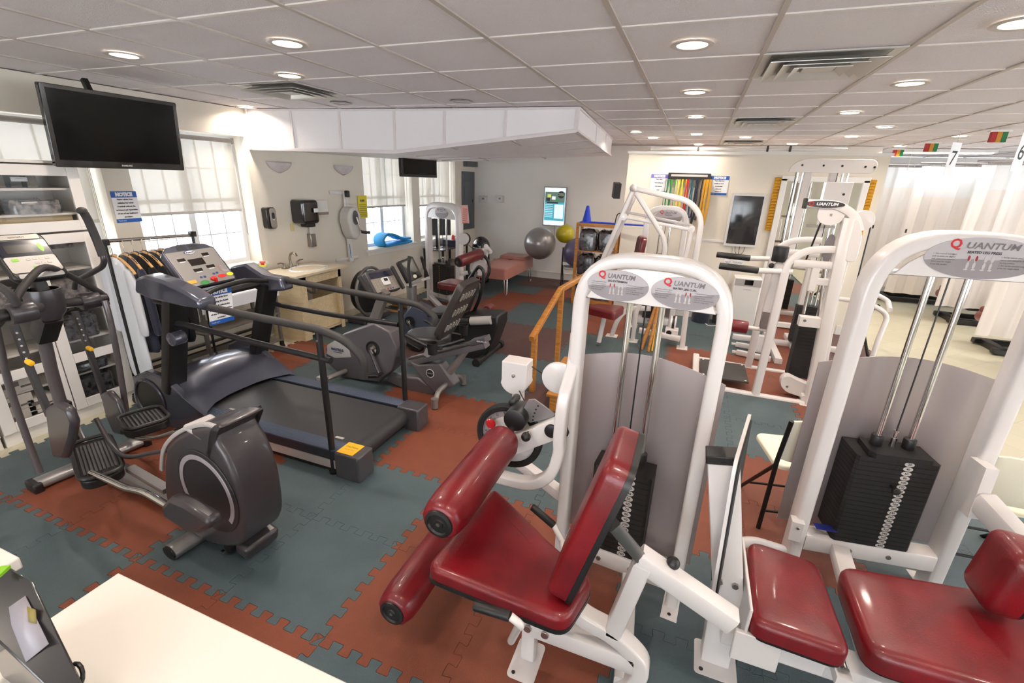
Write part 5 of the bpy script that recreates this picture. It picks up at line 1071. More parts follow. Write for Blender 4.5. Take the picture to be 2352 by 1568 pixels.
# cam wheel
cc=py(1170,1000,2.02); b=MB(); b.lathe([(.150,-.018),(.176,-.022),(.186,-.012),(.186,.012),(.176,.022),(.150,.018)],cc,(0,1,0),48,None,False); b.f.append(tuple()) if 0 else None; b.build('cam_rim',BLKR,r,world=True)
b=MB(); b.cyl(cc+Y3*.01,cc-Y3*.006,.152,44); b.build('cam_plate',WHITE,r,world=True)
b=MB(); out=[((.150)*math.cos(R(t)),(.150)*math.sin(R(t))) for t in range(70,196,6)]+[((.115)*math.cos(R(t)),(.115)*math.sin(R(t))) for t in range(194,68,-6)]; b.prism(out,cc-Y3*.0062,X3,Z3,.001)
for i,ch in enumerate('ABCDEF'): 
    t=R(178-19*i); e=Vector((math.cos(t),0,math.sin(t))); b.text(ch,cc-Y3*.0074+e*.132,Vector((e.z,0,-e.x)),e,.020,m=INK,bold=.0004,t=.0002)
b.build('letter_scale',STICKD,r,world=True,smooth=False)
q=py(1131,968,1.99); b=MB(); b.cyl(q+Y3*.03,q,.012,12,CHROME); b.lathe([(.012,0),(.022,-.01),(.028,-.022),(.024,-.03),(0,-.032)],q,(0,1,0),24,mat('red_knob',(190,24,30),.25,coat=.5)); b.build('red_knob',mat('red_knob',(0,0,0)),r,world=True)
q=py(1186,960,1.93); b=MB(); b.cyl(q-Y3*.03,q+Y3*.09,.058,32,b=.004); b.build('counter_roller',BLK,r,world=True)
q=py(1180,920,2.02); b=MB(); b.cyl(q-Y3*.03+X3*-.0,q+Y3*.05,.02,18,b=.004); b.build('cam_stop',BLK,r,world=True)
pts=[(1218,970),(1202,960),(1204,935),(1214,917),(1228,916),(1248,930),(1275,950),(1270,958)]; Q=[(v.x,v.z) for v in (py(*p,1.96) for p in pts)]
if area(Q)<0: Q.reverse()
b=MB(); b.prism(Q,(0,1.965,0),X3,Z3,.008); 
for p in ((1236,932),(1231,940),(1228,948),(1225,956),(1224,964)): v=py(*p,1.957); b.cyl(v,v-Y3*.002,.005,8,BLK)
b.build('indexing_quadrant',SILV,r,world=True,bev=.001)
# pulley post with housing
pts=[(1157,812),(1178,800),(1222,812),(1222,850),(1212,880),(1190,892),(1165,880),(1155,855)]; 
pp=lambda x_,y_: py(x_,y_,2.2)
a1,a2,a3,a4=pp(1157,828),pp(1214,838),pp(1212,868),pp(1185,890); 
Q=[(a1.x,a1.z+.01),(a1.x,a1.z-.10)]+[((a1.x+a2.x)/2-.08*math.cos(R(t)),a1.z-.10-.08*math.sin(R(t))) for t in range(15,180,15)]+[(a2.x,a1.z-.10),(a2.x,a1.z+.01)]
if area(Q)<0: Q.reverse()
b=MB(); b.prism(Q,(0,2.28,0),X3,Z3,.11); q=pp(1184,858); b.cyl(q-Y3*-.0,q-Y3*.012,.011,6,STEEL) if 0 else b.cyl(Vector((q.x,2.17,q.z)),Vector((q.x,2.158,q.z)),.011,6,STEEL); b.build('pulley_housing',WHITE,r,world=True,bev=.012)
q0=py(1185,880,2.25); b=MB(); b.bar(Vector((q0.x+.01,2.25,.35)),Vector((q0.x+.02,2.25,q0.z+.1)),.06,.06,(0,1,0)); b.bar(Vector((q0.x+.01,2.25,.38)),(-.42,2.02,.38),.06,.06); b.build('pulley_post',WHITE,r,world=True)
b=MB(); v=py(1280,870,2.12); b.cyl(v-Y3*.0,v+Y3*.03,.085,32,b=.006); b.build('guide_pulley',WHITE,r,world=True)
b=MB(); b.cyl(py(1190,892,2.2),py(1212,935,2.0),.0035,8); b.build('cam_cable',BLK,r,world=True); b=MB(); b.cyl(py(1222,842,2.22),py(1262,868,2.15),.0035,8); b.build('cam_cable',BLK,r,world=True)
# D shaped side tube
P=[Vector((-.424,1.975,1.32)),Vector((-.428,1.965,1.17)),py(1296,915,1.88),py(1286,1000,1.88),py(1284,1040,1.88),py(1262,1090,1.86),py(1215,1108,1.86),py(1140,1092,1.86)]
b=MB(); b.sweep(spl(P,5),rr(.055,.065,.012,3),(0,-1,0)); b.build('side_loop',WHITE,r,world=True)
q=py(1140,1092,1.86); b=MB(); b.bar(q,q+Vector((-.0,.0,-.0))+Vector((-.02,.12,.12)),.05,.05); b.build('cam_support',WHITE,r,world=True)
# handles, seat support, front foot and rear curved beam (plane Y=1.4)
K=lambda x_,y_: py(x_,y_,1.40)
b=MB(); P=[py(1090,1390,1.04),py(1172,1415,1.04)]; b.cyl(P[0],P[1],.017,16,b=.003); b.build('hand_grip',BLK,r,world=True)
b=MB(); b.tube(fil([P[1],P[1]+X3*.04-Z3*.02,py(1190,1440,1.06),py(1172,1475,1.12),Vector((-.38,1.36,.40))],.03,4),.0135,12); b.build('handle_tube',WHITE,r,world=True)
b=MB(); P=[py(1222,1163,1.68),py(1272,1206,1.68)]; b.cyl(P[0],P[1],.017,16,b=.003); b.build('hand_grip',BLK,r,world=True)
b=MB(); b.tube([P[1],P[1]+Vector((.05,-.02,-.06)),Vector((-.30,1.5,.45))],.0135,12); b.build('handle_tube',WHITE,r,world=True)
f0_=pz(1212,1512,0); b=MB(); b.rbar([Vector((f0_.x,1.40,.0)),Vector((f0_.x,1.40,.26)),Vector((f0_.x+.03,1.40,.34)),Vector((f0_.x+.10,1.40,.42)),Vector((f0_.x+.1,1.40,.49))],.062,.062,(0,1,0)); b.build('front_post',WHITE,r,world=True)
b=MB(); b.prism(rr(.12,.19,.02,4),(f0_.x,1.37,0),X3,Y3,.012); b.cyl((f0_.x-.035,1.30,.012),(f0_.x-.035,1.30,.014),.008,10,BLK); b.build('front_foot_plate',WHITE,r,world=True)
hz=.20; b=MB(); b.bar(Vector((f0_.x+.01,1.40,hz)),Vector((.03,1.40,hz-.0)),.075,.085)
for dx in(.0,.075): b.cyl((f0_.x+dx,1.36,hz+.01),(f0_.x+dx,1.352,hz+.01),.016,12,STEEL); 
b.build('lower_beam',WHITE,r,world=True)
b=MB(); b.sweep(spl([Vector((-.36,1.40,.46)),K(1335,1408),K(1400,1446),K(1440,1480),Vector((.055,1.40,.20)),Vector((.045,1.40,.10)),Vector((-.0,1.40,.03))],6),rr(.065,.075,.012,3),(0,-1,0)); b.build('curved_rear_beam',WHITE,r,world=True)
A_,B_=K(1478,1284),K(1682,1425)
b=MB(); b.bar(A_+Vector((-.02,0,.01)),B_,.07,.075); b.build('stabiliser_arm',WHITE,r,world=True)
b=MB(); b.bar(A_+Vector((0,0,-.02)),K(1405,1448),.065,.065,(0,1,0)) if 0 else b.bar(A_+Vector((.0,0,-.01)),K(1408,1446),.065,.075,(0,1,0)); b.build('seat_back_post',WHITE,r,world=True)
b=MB(); q=py(1546,1293,1.42); b.cyl(K(1550,1320),q,.011,10,WHITE); b.ball(q,.024,16,BLK); b.build('adjustment_knob',BLK,r,world=True)
b=MB(); b.bar(Vector((.0,1.40,.05)),Vector((-.05,1.95,.10)),.07,.07); b.build('floor_link_beam',WHITE,r,world=True)
# ---- seated leg press (foreground right)
LP=tower('leg_press_machine','white seated leg press with long red pads and a 400-pound stack at the right edge',(.80,2.41,0),R(8),.60,1.635,1.822,pw=.066,dp=.11,zb=.185,nw=20,stack=(.355,.185,.0256),titles=('SEATED LEG PRESS',),sh=1.14,sv=.006,wstep=20,pull=6,Rr=.27,dec=(.205,.084),off=-.008,rs=.117); r=LP
b=MB(); b.box((.08,.02,.292),(.10,.05,.002)); b.build('blue_warning_label',mat('label_navy',(36,44,120),.4),r)
c0=Vector((.43,1.70,0))
b=MB(); b.bar(py(1645,1500,1.70)*1.0 if 0 else Vector((.355,1.70,0)),Vector((.225,1.70,.97)),.075,.115,(0,1,0)) if 0 else b.sweep([Vector((.362,1.70,0)),Vector((.345,1.70,.42)),Vector((.235,1.72,.985))],rr(.115,.075,.01,2),(0,1,0)); b.build('front_column',WHITE,r,world=True)
b=MB(); b.box((.232,1.72,.995),(.122,.085,.035),(0,R(-10),0)); b.build('column_cap',BLK,r,world=True,bev=.004)
for dx in(-.028,.03): 
    b=MB(); b.cyl((.335+dx,1.664,.46),(.335+dx,1.652,.46),.013,6); b.build('bolt',STEEL,r,world=True)
b=MB(); b.prism(rr(.17,.17,.015,3),(.362,1.68,0),X3,Y3,.012); b.cyl((.305,1.62,.012),(.305,1.62,.014),.009,10,BLK); b.build('column_foot_plate',WHITE,r,world=True)
# foot platform, edge-on to the left of the seat
d_=Vector((.19,.98,0)).normalized(); pc=py(1673,1180,1.76); up_=Vector((-.04,0,1)).normalized()
b=MB(); b.prism(rr(.46,.74,.05,4),pc,d_,up_,.012); b.build('foot_platform',WHITE,r,world=True)
b=MB(); b.prism(rr(.44,.70,.05,4),pc+X3*.012,d_,up_,.006); b.build('grip_surface',BLKR,r,world=True)
b=MB()
for k in range(4): b.box(pc+d_*-.05+up_*(-.27+.18*k)-X3*.012,(.02,.05,.03))
b.build('platform_bolts',BLK,r,world=True)
bz=.235
b=MB(); b.bar(Vector((.35,1.66,bz)),Vector((1.9,1.66,bz)),.11,.075); b.build('main_rail',WHITE,r,world=True)
b=MB(); b.bar((1.8,1.66,0),(1.8,1.66,.3),.08,.08,(0,1,0)); b.box((1.8,1.66,.006),(.3,.18,.012)); b.build('rear_foot',WHITE,r,world=True)
b=MB(); b.bar((.9,1.66,bz-.02),(.95,2.40,.20),.08,.07); b.build('tower_link',WHITE,r,world=True)
b=MB(); b.tube(fil([py(1672,1300,1.80),py(1690,1248,2.0),py(1730,1242,2.15),py(1796,1262,2.34)],.1,5),.026,12); b.build('press_arm_tube',WHITE,r,world=True)
b=MB(); b.box((.735,2.40,.27),(.06,.06,.12)); b.cyl((.735,2.368,.30),(.735,2.36,.30),.01,8,STEEL); b.build('arm_bracket',WHITE,r,world=True,bev=.004)
b=MB(); b.pad(outl([(.405,1.50),(.725,1.485),(.705,1.93),(.435,1.96)],.06),(0,0,.40),X3,Y3,.075,.03,crown=.004); b.build('seat_cushion',RED,r,world=True)
b=MB(); b.prism(outl([(.41,1.505),(.72,1.49),(.70,1.925),(.44,1.955)],.06),(0,0,.384),X3,Y3,.017); b.build('seat_board',BLK,r,world=True)
b=MB(); b.box((.56,1.68,.335),(.24,.30,.10)); b.box((.405,1.72,.42),(.012,.40,.16)); b.box((.45,1.52,.32),(.16,.02,.14)); b.build('seat_carriage',WHITE,r,world=True,bev=.004)
ux=Vector((math.cos(R(5)),0,math.sin(R(5))))
b=MB(); b.pad(outl([(.0,-.20),(.9,-.26),(1.0,.0),(.9,.26),(.0,.22)],.07),(.775,1.71,.40),ux,Y3,.09,.035,crown=.005); b.build('back_cushion',RED,r,world=True)
b=MB(); b.prism(outl([(.005,-.19),(.89,-.25),(.99,0),(.89,.25),(.005,.21)],.07),(.775,1.71,.384),ux,Y3,.017); b.build('back_board',BLK,r,world=True)
b=MB(); b.cyl((.745,1.55,.33),(.745,1.86,.33),.014,14,STEEL); b.box((.745,1.70,.29),(.05,.34,.04)); b.build('hinge_rod',WHITE,r,world=True)
b=MB(); q=Vector((1.245,1.83,.70)); b.pad(rr(.19,.27,.05,4),q,-Y3,Vector((.10,0,.99)).normalized(),.09,.035,crown=.006); b.build('shoulder_pad',RED,r,world=True)
b=MB(); b.prism(rr(.185,.265,.05,4),q+X3*.014,-Y3,Vector((.10,0,.99)).normalized(),.015); b.build('pad_board',BLK,r,world=True)
b=MB(); b.bar(q+Vector((.03,.06,-.02)),Vector((1.42,1.9,.38)),.06,.06); b.build('pad_support',WHITE,r,world=True)
b=MB(); b.bar(py(2255,1150,2.42),py(2420,1330,2.1),.08,.10); b.box(py(2240,1120,2.46),(.05,.11,.26),(R(-3),0,R(6))); b.build('side_brace',WHITE,r,world=True)
# ---- far leg curl machine by the far window
FC=tower('leg_curl_machine','small white leg curl machine in front of the computer desk by the far window',(-3.99,6.62,0),R(-18),.62,1.36,1.60,pw=.09,dp=.10,nw=14,stack=(.34,.18,.033),titles=('LEG CURL',),shroud=False,sv=-.06,gold=True,pull=0,small=False,Rr=.22,dec=(.15,.085)); r=FC
def FCp(x_,y_,Y): return py(x_,y_,Y)
q0=FCp(1052,602,5.75); q1=FCp(1105,582,6.25); ax=(q1-q0)
b=MB(); b.lathe([(.05,0),(.075,.012),(.08,.05),(.08,ax.length-.03),(.06,ax.length)],q0,ax,26); p=b.build('roller_pad',DRED,r,world=True)
b=MB(); b.lathe([(0,-.01),(.03,-.012),(.06,-.01),(.064,.0),(.06,.02)],q0,ax,24); b.cyl(q0-ax.normalized()*.02,q0,.018,12,STEEL); b.build('end_cap',BLK,p,world=True)
b=MB(); q=FCp(1118,572,6.28); b.bar(q+Vector((-.02,0,.05)),q+Vector((.10,-.08,-.03)),.05,.05); b.bar(q,FCp(1108,625,6.28),.06,.06,(0,1,0)); b.bar(FCp(1100,622,6.3),FCp(1062,628,6.42),.06,.06); b.build('roller_lever',WHITE,r,world=True)
b=MB(); cc=FCp(1100,615,6.15); P=[cc+Vector((.17*math.cos(R(t)),0,.21*math.sin(R(t)))) for t in range(-200,70,10)]; b.tube(P,.022,10); b.build('cam_rim',BLK,r,world=True)
b=MB(); b.cyl(cc+Y3*.02,cc+Y3*.03,.12,28); b.build('cam_plate',WHITE,r,world=True)
q=FCp(1066,548,6.4); b=MB(); b.cyl(q-Y3*.03,q+Y3*.0,.085,26); b.cyl(q+X3*.01,q+X3*.01+Y3*.03,.088,26,BLK); b.build('guide_pulley',WHITE,r,world=True)
b=MB(); b.cyl(q+Vector((.03,0,-.06)),FCp(1092,576,6.3),.004,6); b.build('cam_cable',BLK,r,world=True)
b=MB(); c=pz(1042,655,.56); b.pad(rr(.42,.36,.05,4),Vector((c.x-.02,c.y+.1,.50)),Vector((1,-.12,0)),Vector((.12,1,0)),.09,.03); b.build('seat_cushion',DRED,r,world=True)
b=MB(); b.bar((c.x,c.y+.1,.02),(c.x,c.y+.1,.5),.07,.07,(0,1,0)); b.bar((c.x,c.y+.1,.08),(-3.6,6.6,.10),.08,.08); b.build('seat_post',WHITE,r,world=True)
b=MB(); b.bar((-3.94,6.55,.08),(-3.2,5.75,.08),.08,.07); b.bar((-3.36,6.4,.08),(-3.0,5.9,.08),.08,.07); b.build('base_beam',WHITE,r,world=True)
for (x_,y_) in ((1120,712),(1110,716)): pass
q=py(1105,722,5.4); b=MB(); b.cyl(q,q+Y3*.16,.055,20,b=.01); b.build('ankle_roller',DRED,r,world=True); b=MB(); q=py(1118,712,5.6); b.cyl(q,q+Y3*.16,.06,20,b=.01); b.build('ankle_roller',DRED,r,world=True)
b=MB(); b.tube([py(1110,720,5.5),py(1100,735,5.7),Vector((-3.0,5.95,.12))],.02,8); b.build('ankle_lever',WHITE,r,world=True)
r=thing('instruction_card','pink instruction card hanging from the far leg curl machine','card',FCp(1068,492,6.35)); b=MB(); rect(b,FCp(1068,492,6.35),(X3*.99+Z3*.08).normalized(),(Z3-X3*.10).normalized(),.12,.26,PINKP,.002); b.build('card',PINKP,r,world=True)
b=MB()
for k in range(8): rect(b,FCp(1068,480+4.5*k,6.345),X3,Z3,.08,.007,REDI,.0004)
b.build('printed_text',REDI,r,world=True)
# ================================================================ FAR ROOM
# ---- computer desk by the far window
r=thing('computer_desk','small dark metal-legged desk under the far window','desk',(-4.3,7.75,0)); dx0,dx1,dy0,dy1=-4.52,-4.10,7.30,8.30
b=MB(); b.box(((dx0+dx1)/2,(dy0+dy1)/2,.73),(dx1-dx0,dy1-dy0,.022)); b.build('desk_top',mat('desk_top_dark',(66,54,60),.3),r,world=True)
for xx in(dx0+.02,dx1-.02):
    for yy in(dy0+.02,dy1-.02): b=MB(); b.box((xx,yy,.36),(.03,.03,.72)); b.build('leg',BLK,r,world=True)
b=MB(); b.box(((dx0+dx1)/2,(dy0+dy1)/2,.42),(dx1-dx0-.02,dy1-dy0-.06,.012)); b.build('lower_shelf',STEEL,r,world=True)
b=MB(); 
for k in range(9): b.tube([(dx1-.06,7.9+.045*k,.46),(dx1-.06,7.9+.045*k,.60)],.003,5)
for z in(.46,.53,.60): b.tube([(dx1-.06,7.88,z),(dx1-.06,8.28,z)],.004,5)
b.build('wire_basket',CHROME,r,world=True)
r=thing('computer_monitor','black computer monitor turned sideways on the desk','monitor',(-4.32,7.48,.742)); 
b=MB(); b.box((-4.30,7.50,1.12),(.03,.44,.30),(0,0,R(-50))); b.build('display_panel',BLK,r,world=True,bev=.004); b=MB(); b.box((-4.33,7.49,.93),(.03,.05,.36)); b.box((-4.34,7.49,.748),(.16,.2,.012)); b.build('stand',BLK,r,world=True)
r=thing('storage_bin','dark blue open bin with papers on the desk','box',(-4.25,7.95,.742)); b=MB(); b.box((-4.25,7.95,.80),(.26,.34,.115)); b.build('bin',NAVYF,r,world=True,bev=.004)
b=MB(); b.box((-4.27,7.90,.875),(.16,.2,.02),(R(8),R(6),0)); b.build('paper_stack',PAPER,r,world=True)
b=MB(); b.lathe([(.035,0),(.03,.06),(.012,.09)],(-4.2,7.86,.862),(0,0,1),14); tag(b.build('red_cup',mat('coral_red',(226,70,70),.5)),'small red cone-shaped cup in the bin on the desk','cup')
# ---- domed bin
bx_=-3.84; r=thing('waste_bin','round black waste bin with domed lid and silver band in the far corner','bin',(bx_,8.35,0))
b=MB(); b.lathe([(.15,0),(.165,.02),(.165,.58)],(bx_,8.35,0),n=32); b.build('body',BLK,r,world=True); b=MB(); b.lathe([(.178,.58),(.182,.60),(.182,.69),(.175,.705)],(bx_,8.35,0),n=32); b.build('silver_band',STEEL,r,world=True)
b=MB(); b.lathe([(.178*math.cos(R(t)),.70+.20*math.sin(R(t))) for t in range(0,91,9)],(bx_,8.35,0),n=32); b.build('dome_lid',BLKG,r,world=True)
# baseboard heater on the back wall
b=MB(); b.box((-3.55,9.26,.24),(.8,.10,.2)); b.box((-3.55,9.2,.15),(.8,.02,.03)); tag(b.build('baseboard_heater',mat('heater_beige',(206,198,182),.4)),'low beige baseboard heater on the back wall beside the domed bin','heater')
# ---- pink treatment table with hairpin legs
r=thing('treatment_table','pinkish-brown padded treatment table on hairpin legs by the back wall','massage table',(-3.2,8.15,0))
b=MB(); b.pad(rr(.58,1.52,.05,4),(-3.22,8.16,.30),X3,Y3,.20,.03); b.build('padded_top',PINKV,r,world=True)
b=MB(); b.pad(rr(.54,.50,.08,4),(-3.22,8.66,.50),X3,Y3,.05,.025); b.build('head_pad',PINKV,r,world=True); b=MB(); b.prism(ell(.05,.12,16),(-3.22,8.42,.5005),X3,Y3,.004); b.build('face_slot',DRED,r,world=True)
for xx in(-3.46,-2.98):
    for yy in(7.46,8.86): b=MB(); b.tube(fil([(xx,yy,.31),(xx+.02,yy-.03*(1 if yy<8 else -1),.0+.01),(xx+.02,yy+.09*(1 if yy<8 else -1),.01),(xx,yy+.14*(1 if yy<8 else -1),.31)],.05,5),.009,8); b.build('hairpin_leg',CHROME,r,world=True)
# ---- exercise balls
def ball(x_,y_,Y,rad,mm,label):
    c=py(x_,y_,Y); b=MB(); b.ball((0,0,0),rad,40); b.cyl((0,-rad*.05,-rad+.002),(0,-rad*.05,-rad+.003),.012,10); o=b.build('exercise_ball',mm); o.location=c; tag(o,label,'exercise ball','exercise balls by the back wall'); return c
ball(1240,559,8.62,.305,mat('silver_ball_vinyl',(140,138,138),.28,metal=.35,coat=.3),'large silver-grey exercise ball resting on the end of the pink table')
ball(1298,537,8.80,.175,mat('yellow_ball_vinyl',(186,172,30),.4,coat=.2),'yellow exercise ball, smallest of the three, on top')
ball(1327,580,8.55,.27,mat('purple_ball_vinyl',(92,84,116),.42,coat=.2),'purple exercise ball sitting on the folding chair')
# ---- folding chairs
def folding_chair(label,loc,rz,seatm=OFFW,group=None,s=1):
    r=thing('folding_chair',label,'chair',loc,rz,group); FB=mat('chair_black_tube',(26,26,27),.4,metal=.3)
    b=MB(); b.pad(rr(.40,.38,.05,4),(0,-.02,.425),X3,Y3,.028,.012); b.build('seat',seatm,r)
    b=MB(); P=[]; vs=[];fs=[]
    for i in range(9):
        u=-.205+.41*i/8; cv=.035*(1-(u/.205)**2)
        for (dy,z) in((0,.50),(0,.55),(0,.71),(0,.78)): vs.append((u*(1-.05*(z-.5)),.185+cv*.6+(z-.5)*.14,z+(.0 if 0<i<8 else -.01 if z>.7 else .01)))
    for i in range(8):
        for j in range(3): fs.append((i*4+j,(i+1)*4+j,(i+1)*4+j+1,i*4+j+1))
    b.add(vs,fs); b.build('backrest',seatm,r,solid=.014,bev=.003)
    for sd in(-1,1):
        b=MB(); b.tube([(sd*.218,.18,.0),(sd*.218,.20,.5),(sd*.212,.235,.775)],.013,10); b.build('front_leg',FB,r)
        b=MB(); b.tube([(sd*.205,-.24,.0),(sd*.21,.17,.45)],.012,10); b.build('rear_leg',FB,r)
    b=MB(); b.tube([(-.215,.18,.14),(.215,.18,.14)],.008,8); b.build('stretcher',FB,r); b=MB(); b.tube([(-.205,-.13,.12),(.205,-.13,.12)],.008,8); b.build('stretcher',FB,r)
    return r
folding_chair('folding chair with ivory seat and black legs between the leg extension and leg press machines',(.81,2.905,0),R(192))
folding_chair('folding chair with ivory seat mostly hidden behind the leg press frame at the right edge',(1.72,2.90,0),R(184))
folding_chair('black-legged folding chair holding the purple ball at the back wall',(-1.98,8.50,0),R(20),mat('grey_chair_plastic',(170,168,166),.5))
# ---- wooden rack with black bags, cone and pole
x0,x1,yy=-1.76,-1.08,7.50; r=thing('wooden_equipment_rack','wooden framed equipment rack stuffed with black bags, beside the purple ball','rack',((x0+x1)/2,yy+.15,0)); ht=1.335
for xx in(x0+.02,x1-.02):
    for y_ in (yy,yy+.32): b=MB(); b.box((xx,y_,ht/2),(.045,.03,ht)); b.build('post',OAK,r,world=True)
for z in(ht-.02,.06): b=MB(); b.box(((x0+x1)/2,yy,z),(x1-x0,.035,.05)); b.build('rail',OAK,r,world=True)
for z in(.09,.5,.9): b=MB(); b.box(((x0+x1)/2,yy+.16,z),(x1-x0-.06,.3,.015)); b.build('shelf',OAK,r,world=True)
b=MB(); b.box(((x0+x1)/2,yy+.16,ht),(x1-x0,.36,.02)); b.build('top_board',OAK,r,world=True)
for i in range(6):
    q=Vector((x0+.19+.30*(i%2),yy+.15,(.10,.51,.91)[i//2]+.0)); b=MB(); b.pad(rr(.28,.26,.06,4),q,X3,Y3,.33,.06)
    for v in b.v: v.x+=random.uniform(-.012,.012); v.z+=random.uniform(-.02,.01) if v.z>q.z+.01 else 0
    tag(b.build('equipment_bag',mat('black_shiny_bag',(22,22,26),.2,coat=.6,bump=1,bscale=9,rgb2=(90,86,90),nscale=14)),'shiny black bag stuffed in the wooden rack','bag','black bags in the wooden rack')
c=py(1347,517,yy+.1); c.z=ht+.01; b=MB(); b.box(c+Z3*.006,(.19,.19,.012)); b.lathe([(.075,.012),(.022,.26),(.018,.262)],c,n=24); tag(b.build('traffic_cone',mat('cone_blue',(22,60,190),.45)),'bright blue cone standing on top of the wooden rack','cone')
b=MB(); b.cyl(Vector((c.x+.06,yy+.02,ht+.025)),Vector((x1+.42,yy-.06,ht+.03)),.014,10); tag(b.build('exercise_pole',mat('cone_blue',(0,0,0))),'bright blue pole lying across the wooden rack beside the cone','pole')
b=MB(); b.tube(fil([Vector((x1-.12,yy+.3,ht+.01)),Vector((x1-.10,yy+.3,ht+.17)),Vector((x1+.2,yy+.3,ht+.17)),Vector((x1+.2,yy+.3,ht+.01))],.06,4),.008,8); b.build('wire_hoop',BLK) ; tag(bpy.data.objects['wire_hoop'],'black wire hoop standing on the far end of the wooden rack','rack part')
# ---- wooden training stairs
r=thing('training_stairs','oak training stairs with sloping handrail in the middle of the room','stairs',(-.85,4.5,0))
for k,(ya,yb) in enumerate(((3.62,3.90),(3.90,4.20))): b=MB(); b.box((-.72,(ya+yb)/2,.075*(k+1)),(.52,yb-ya,.15*(k+1))); b.box((-.73,(ya+yb)/2-.01,.15*(k+1)+.012),(.56,yb-ya+.02,.024)); b.build('step',OAK,r,world=True,bev=.003)
a=[py(1225,768,3.92),py(1287,665,4.62),py(1345,632,5.2)]
for X_off in(0,):
    A=[Vector((v.x+X_off,v.y,v.z)) for v in a]
    b=MB(); b.bar(A[0]+Vector((0,-.05,-.03)),A[1],.05,.055); b.build('sloping_handrail',OAK,r,world=True); b=MB(); b.bar(A[1],A[2],.05,.055); b.build('level_handrail',OAK,r,world=True)
    for q in (A[0],A[1]): b=MB(); b.box((q.x+.01,q.y+.02,q.z/2),(.045,.06,q.z)); b.build('rail_post',OAK,r,world=True)
# ---- A-frame press and the tower behind it
r=thing('chest_press_machine','white tubular A-frame press machine behind the leg extension machine','weight machine',(-.3,5.94,0))
AF=lambda x_,y_,Y=5.94: py(x_,y_,Y)
def rb(P,w_,nm,mm=WHITE,rad=.12,up=(0,-1,0),h=None,par=None): b=MB(); b.sweep(fil(P,rad,7),rr(w_,h or w_,w_*.2,2),up); return b.build(nm,mm,par or r,world=True)
rb([AF(1456,432),AF(1585,462),AF(1612,500),AF(1590,640),AF(1577,709),Vector((AF(1566,800).x,5.94,.01))],.065,'main_arch')
rb([AF(1456,432),AF(1395,570),AF(1350,680),AF(1340,705)],.055,'front_leg_tube',rad=.02); rb([AF(1462,440,6.1),AF(1402,575,6.1),AF(1370,650,6.1)],.05,'rear_leg_tube',rad=.02)
rb([AF(1462,445),AF(1525,545),AF(1528,575),AF(1505,655)],.055,'curved_strut',rad=.12)
rb([AF(1432,498),AF(1588,528)],.038,'push_link'); rb([AF(1445,488,6.1),AF(1590,518,6.1)],.032,'push_link')
rb([AF(1592,520),AF(1572,600)],.05,'short_lever')
for q in((1432,498),(1588,526)): b=MB(); c=AF(*q,5.91); b.cyl(c,c+Y3*.06,.04,18); b.cyl(c-Y3*.004,c,.014,10,STEEL); b.build('pivot_hub',WHITE,r,world=True)
b=MB(); c=AF(1456,432); b.ball(c,.05,18); b.build('apex_cap',WHITE,r,world=True)
rb([AF(1452,788),AF(1462,715),AF(1475,690)],.055,'front_upright',rad=.02); rb([AF(1468,758),AF(1562,778)],.07,'base_rail')
for q in((1452,786),(1566,800)): b=MB(); c=pz(*q,0); b.box((c.x,5.94,.006),(.13,.16,.012)); b.build('foot_plate',WHITE,r,world=True)
b=MB(); c=pz(1385,708,.5); b.pad(outl([(-.24,-.05),(.16,-.2),(.22,.2),(-.12,.16)],.06),(c.x+.02,c.y+.0,.42),X3,Y3,.10,.03); b.build('seat_cushion',DRED,r,world=True)
sx,sy=c.x+.05,c.y
rb([Vector((sx-.02,sy,.42)),Vector((sx-.06,sy,.06))],.055,'seat_post_tube'); b=MB(); b.box((sx-.065,sy,.12),(.045,.045,.2)); b.build('post_sleeve',STEEL,r,world=True)
c2=pz(1405,772,0); rb([Vector((c2.x,c2.y,.01)),Vector((c2.x+.05,c2.y,.24)),Vector((c2.x+.16,c2.y+.05,.40)),Vector((c2.x+.45,c2.y+.1,.42))],.06,'curved_seat_beam',rad=.12); b=MB(); b.box((c2.x,c2.y,.006),(.15,.14,.012)); b.build('foot_plate',WHITE,r,world=True)
b=MB(); c=AF(1475,575,6.0); b.pad(rr(.30,.34,.06,4),c,Vector((.3,-1,0)),Z3+X3*.1,.07,.03); b.build('back_cushion',DRED,r,world=True)
b=MB(); c=AF(1540,742,6.1); b.cyl(c,c+X3*.07,.10,26); b.cyl(c+X3*.02,c+X3*.05,.103,26,BLK); b.build('low_pulley',WHITE,r,world=True); b=MB(); c=AF(1542,765,6.0); b.box(c+Z3*.02,(.16,.14,.09)); b.cyl(c+Vector((-.03,-.075,.02)),c+Vector((-.03,-.06,.02)),.035,16,BLK); b.build('pulley_box',WHITE,r,world=True,bev=.015)
PT=tower('pulldown_machine','white pulldown machine tower behind the A-frame press machine','weight machine' if 0 else (-.56,6.62,0),R(3),.42,1.46,1.70,pw=.075,dp=.09,nw=12,stack=(.30,.15,.026),titles=('PULLDOWN',),sv=-.06,sh=1.0,pull=0,small=False,Rr=.2,dec=(.17,.095))
# ---- bundle of sticks
for i,(c_,x_,mm,l,Lr) in enumerate((((1472,803),(1512,690),OAK,'thick wooden stick leaning in the bundle behind the leg extension frame',.026),((1488,808),(1516,690),OAK,'second wooden stick of the leaning bundle',.02),((1497,806),(1518,690),YEL,'yellow stick of the leaning bundle',.012),((1503,806),(1512,700),mat('cone_blue',(0,0,0)),'blue stick of the leaning bundle',.012))):
    p0=pz(*c_,0.01); p1=py(*x_,p0.y+.35); d_=(p1-p0); b=MB(); b.cyl(p0,p0+d_*1.6,Lr,12,b=.003); tag(b.build('exercise_stick',mm),l,'stick','sticks leaning behind the leg extension frame')
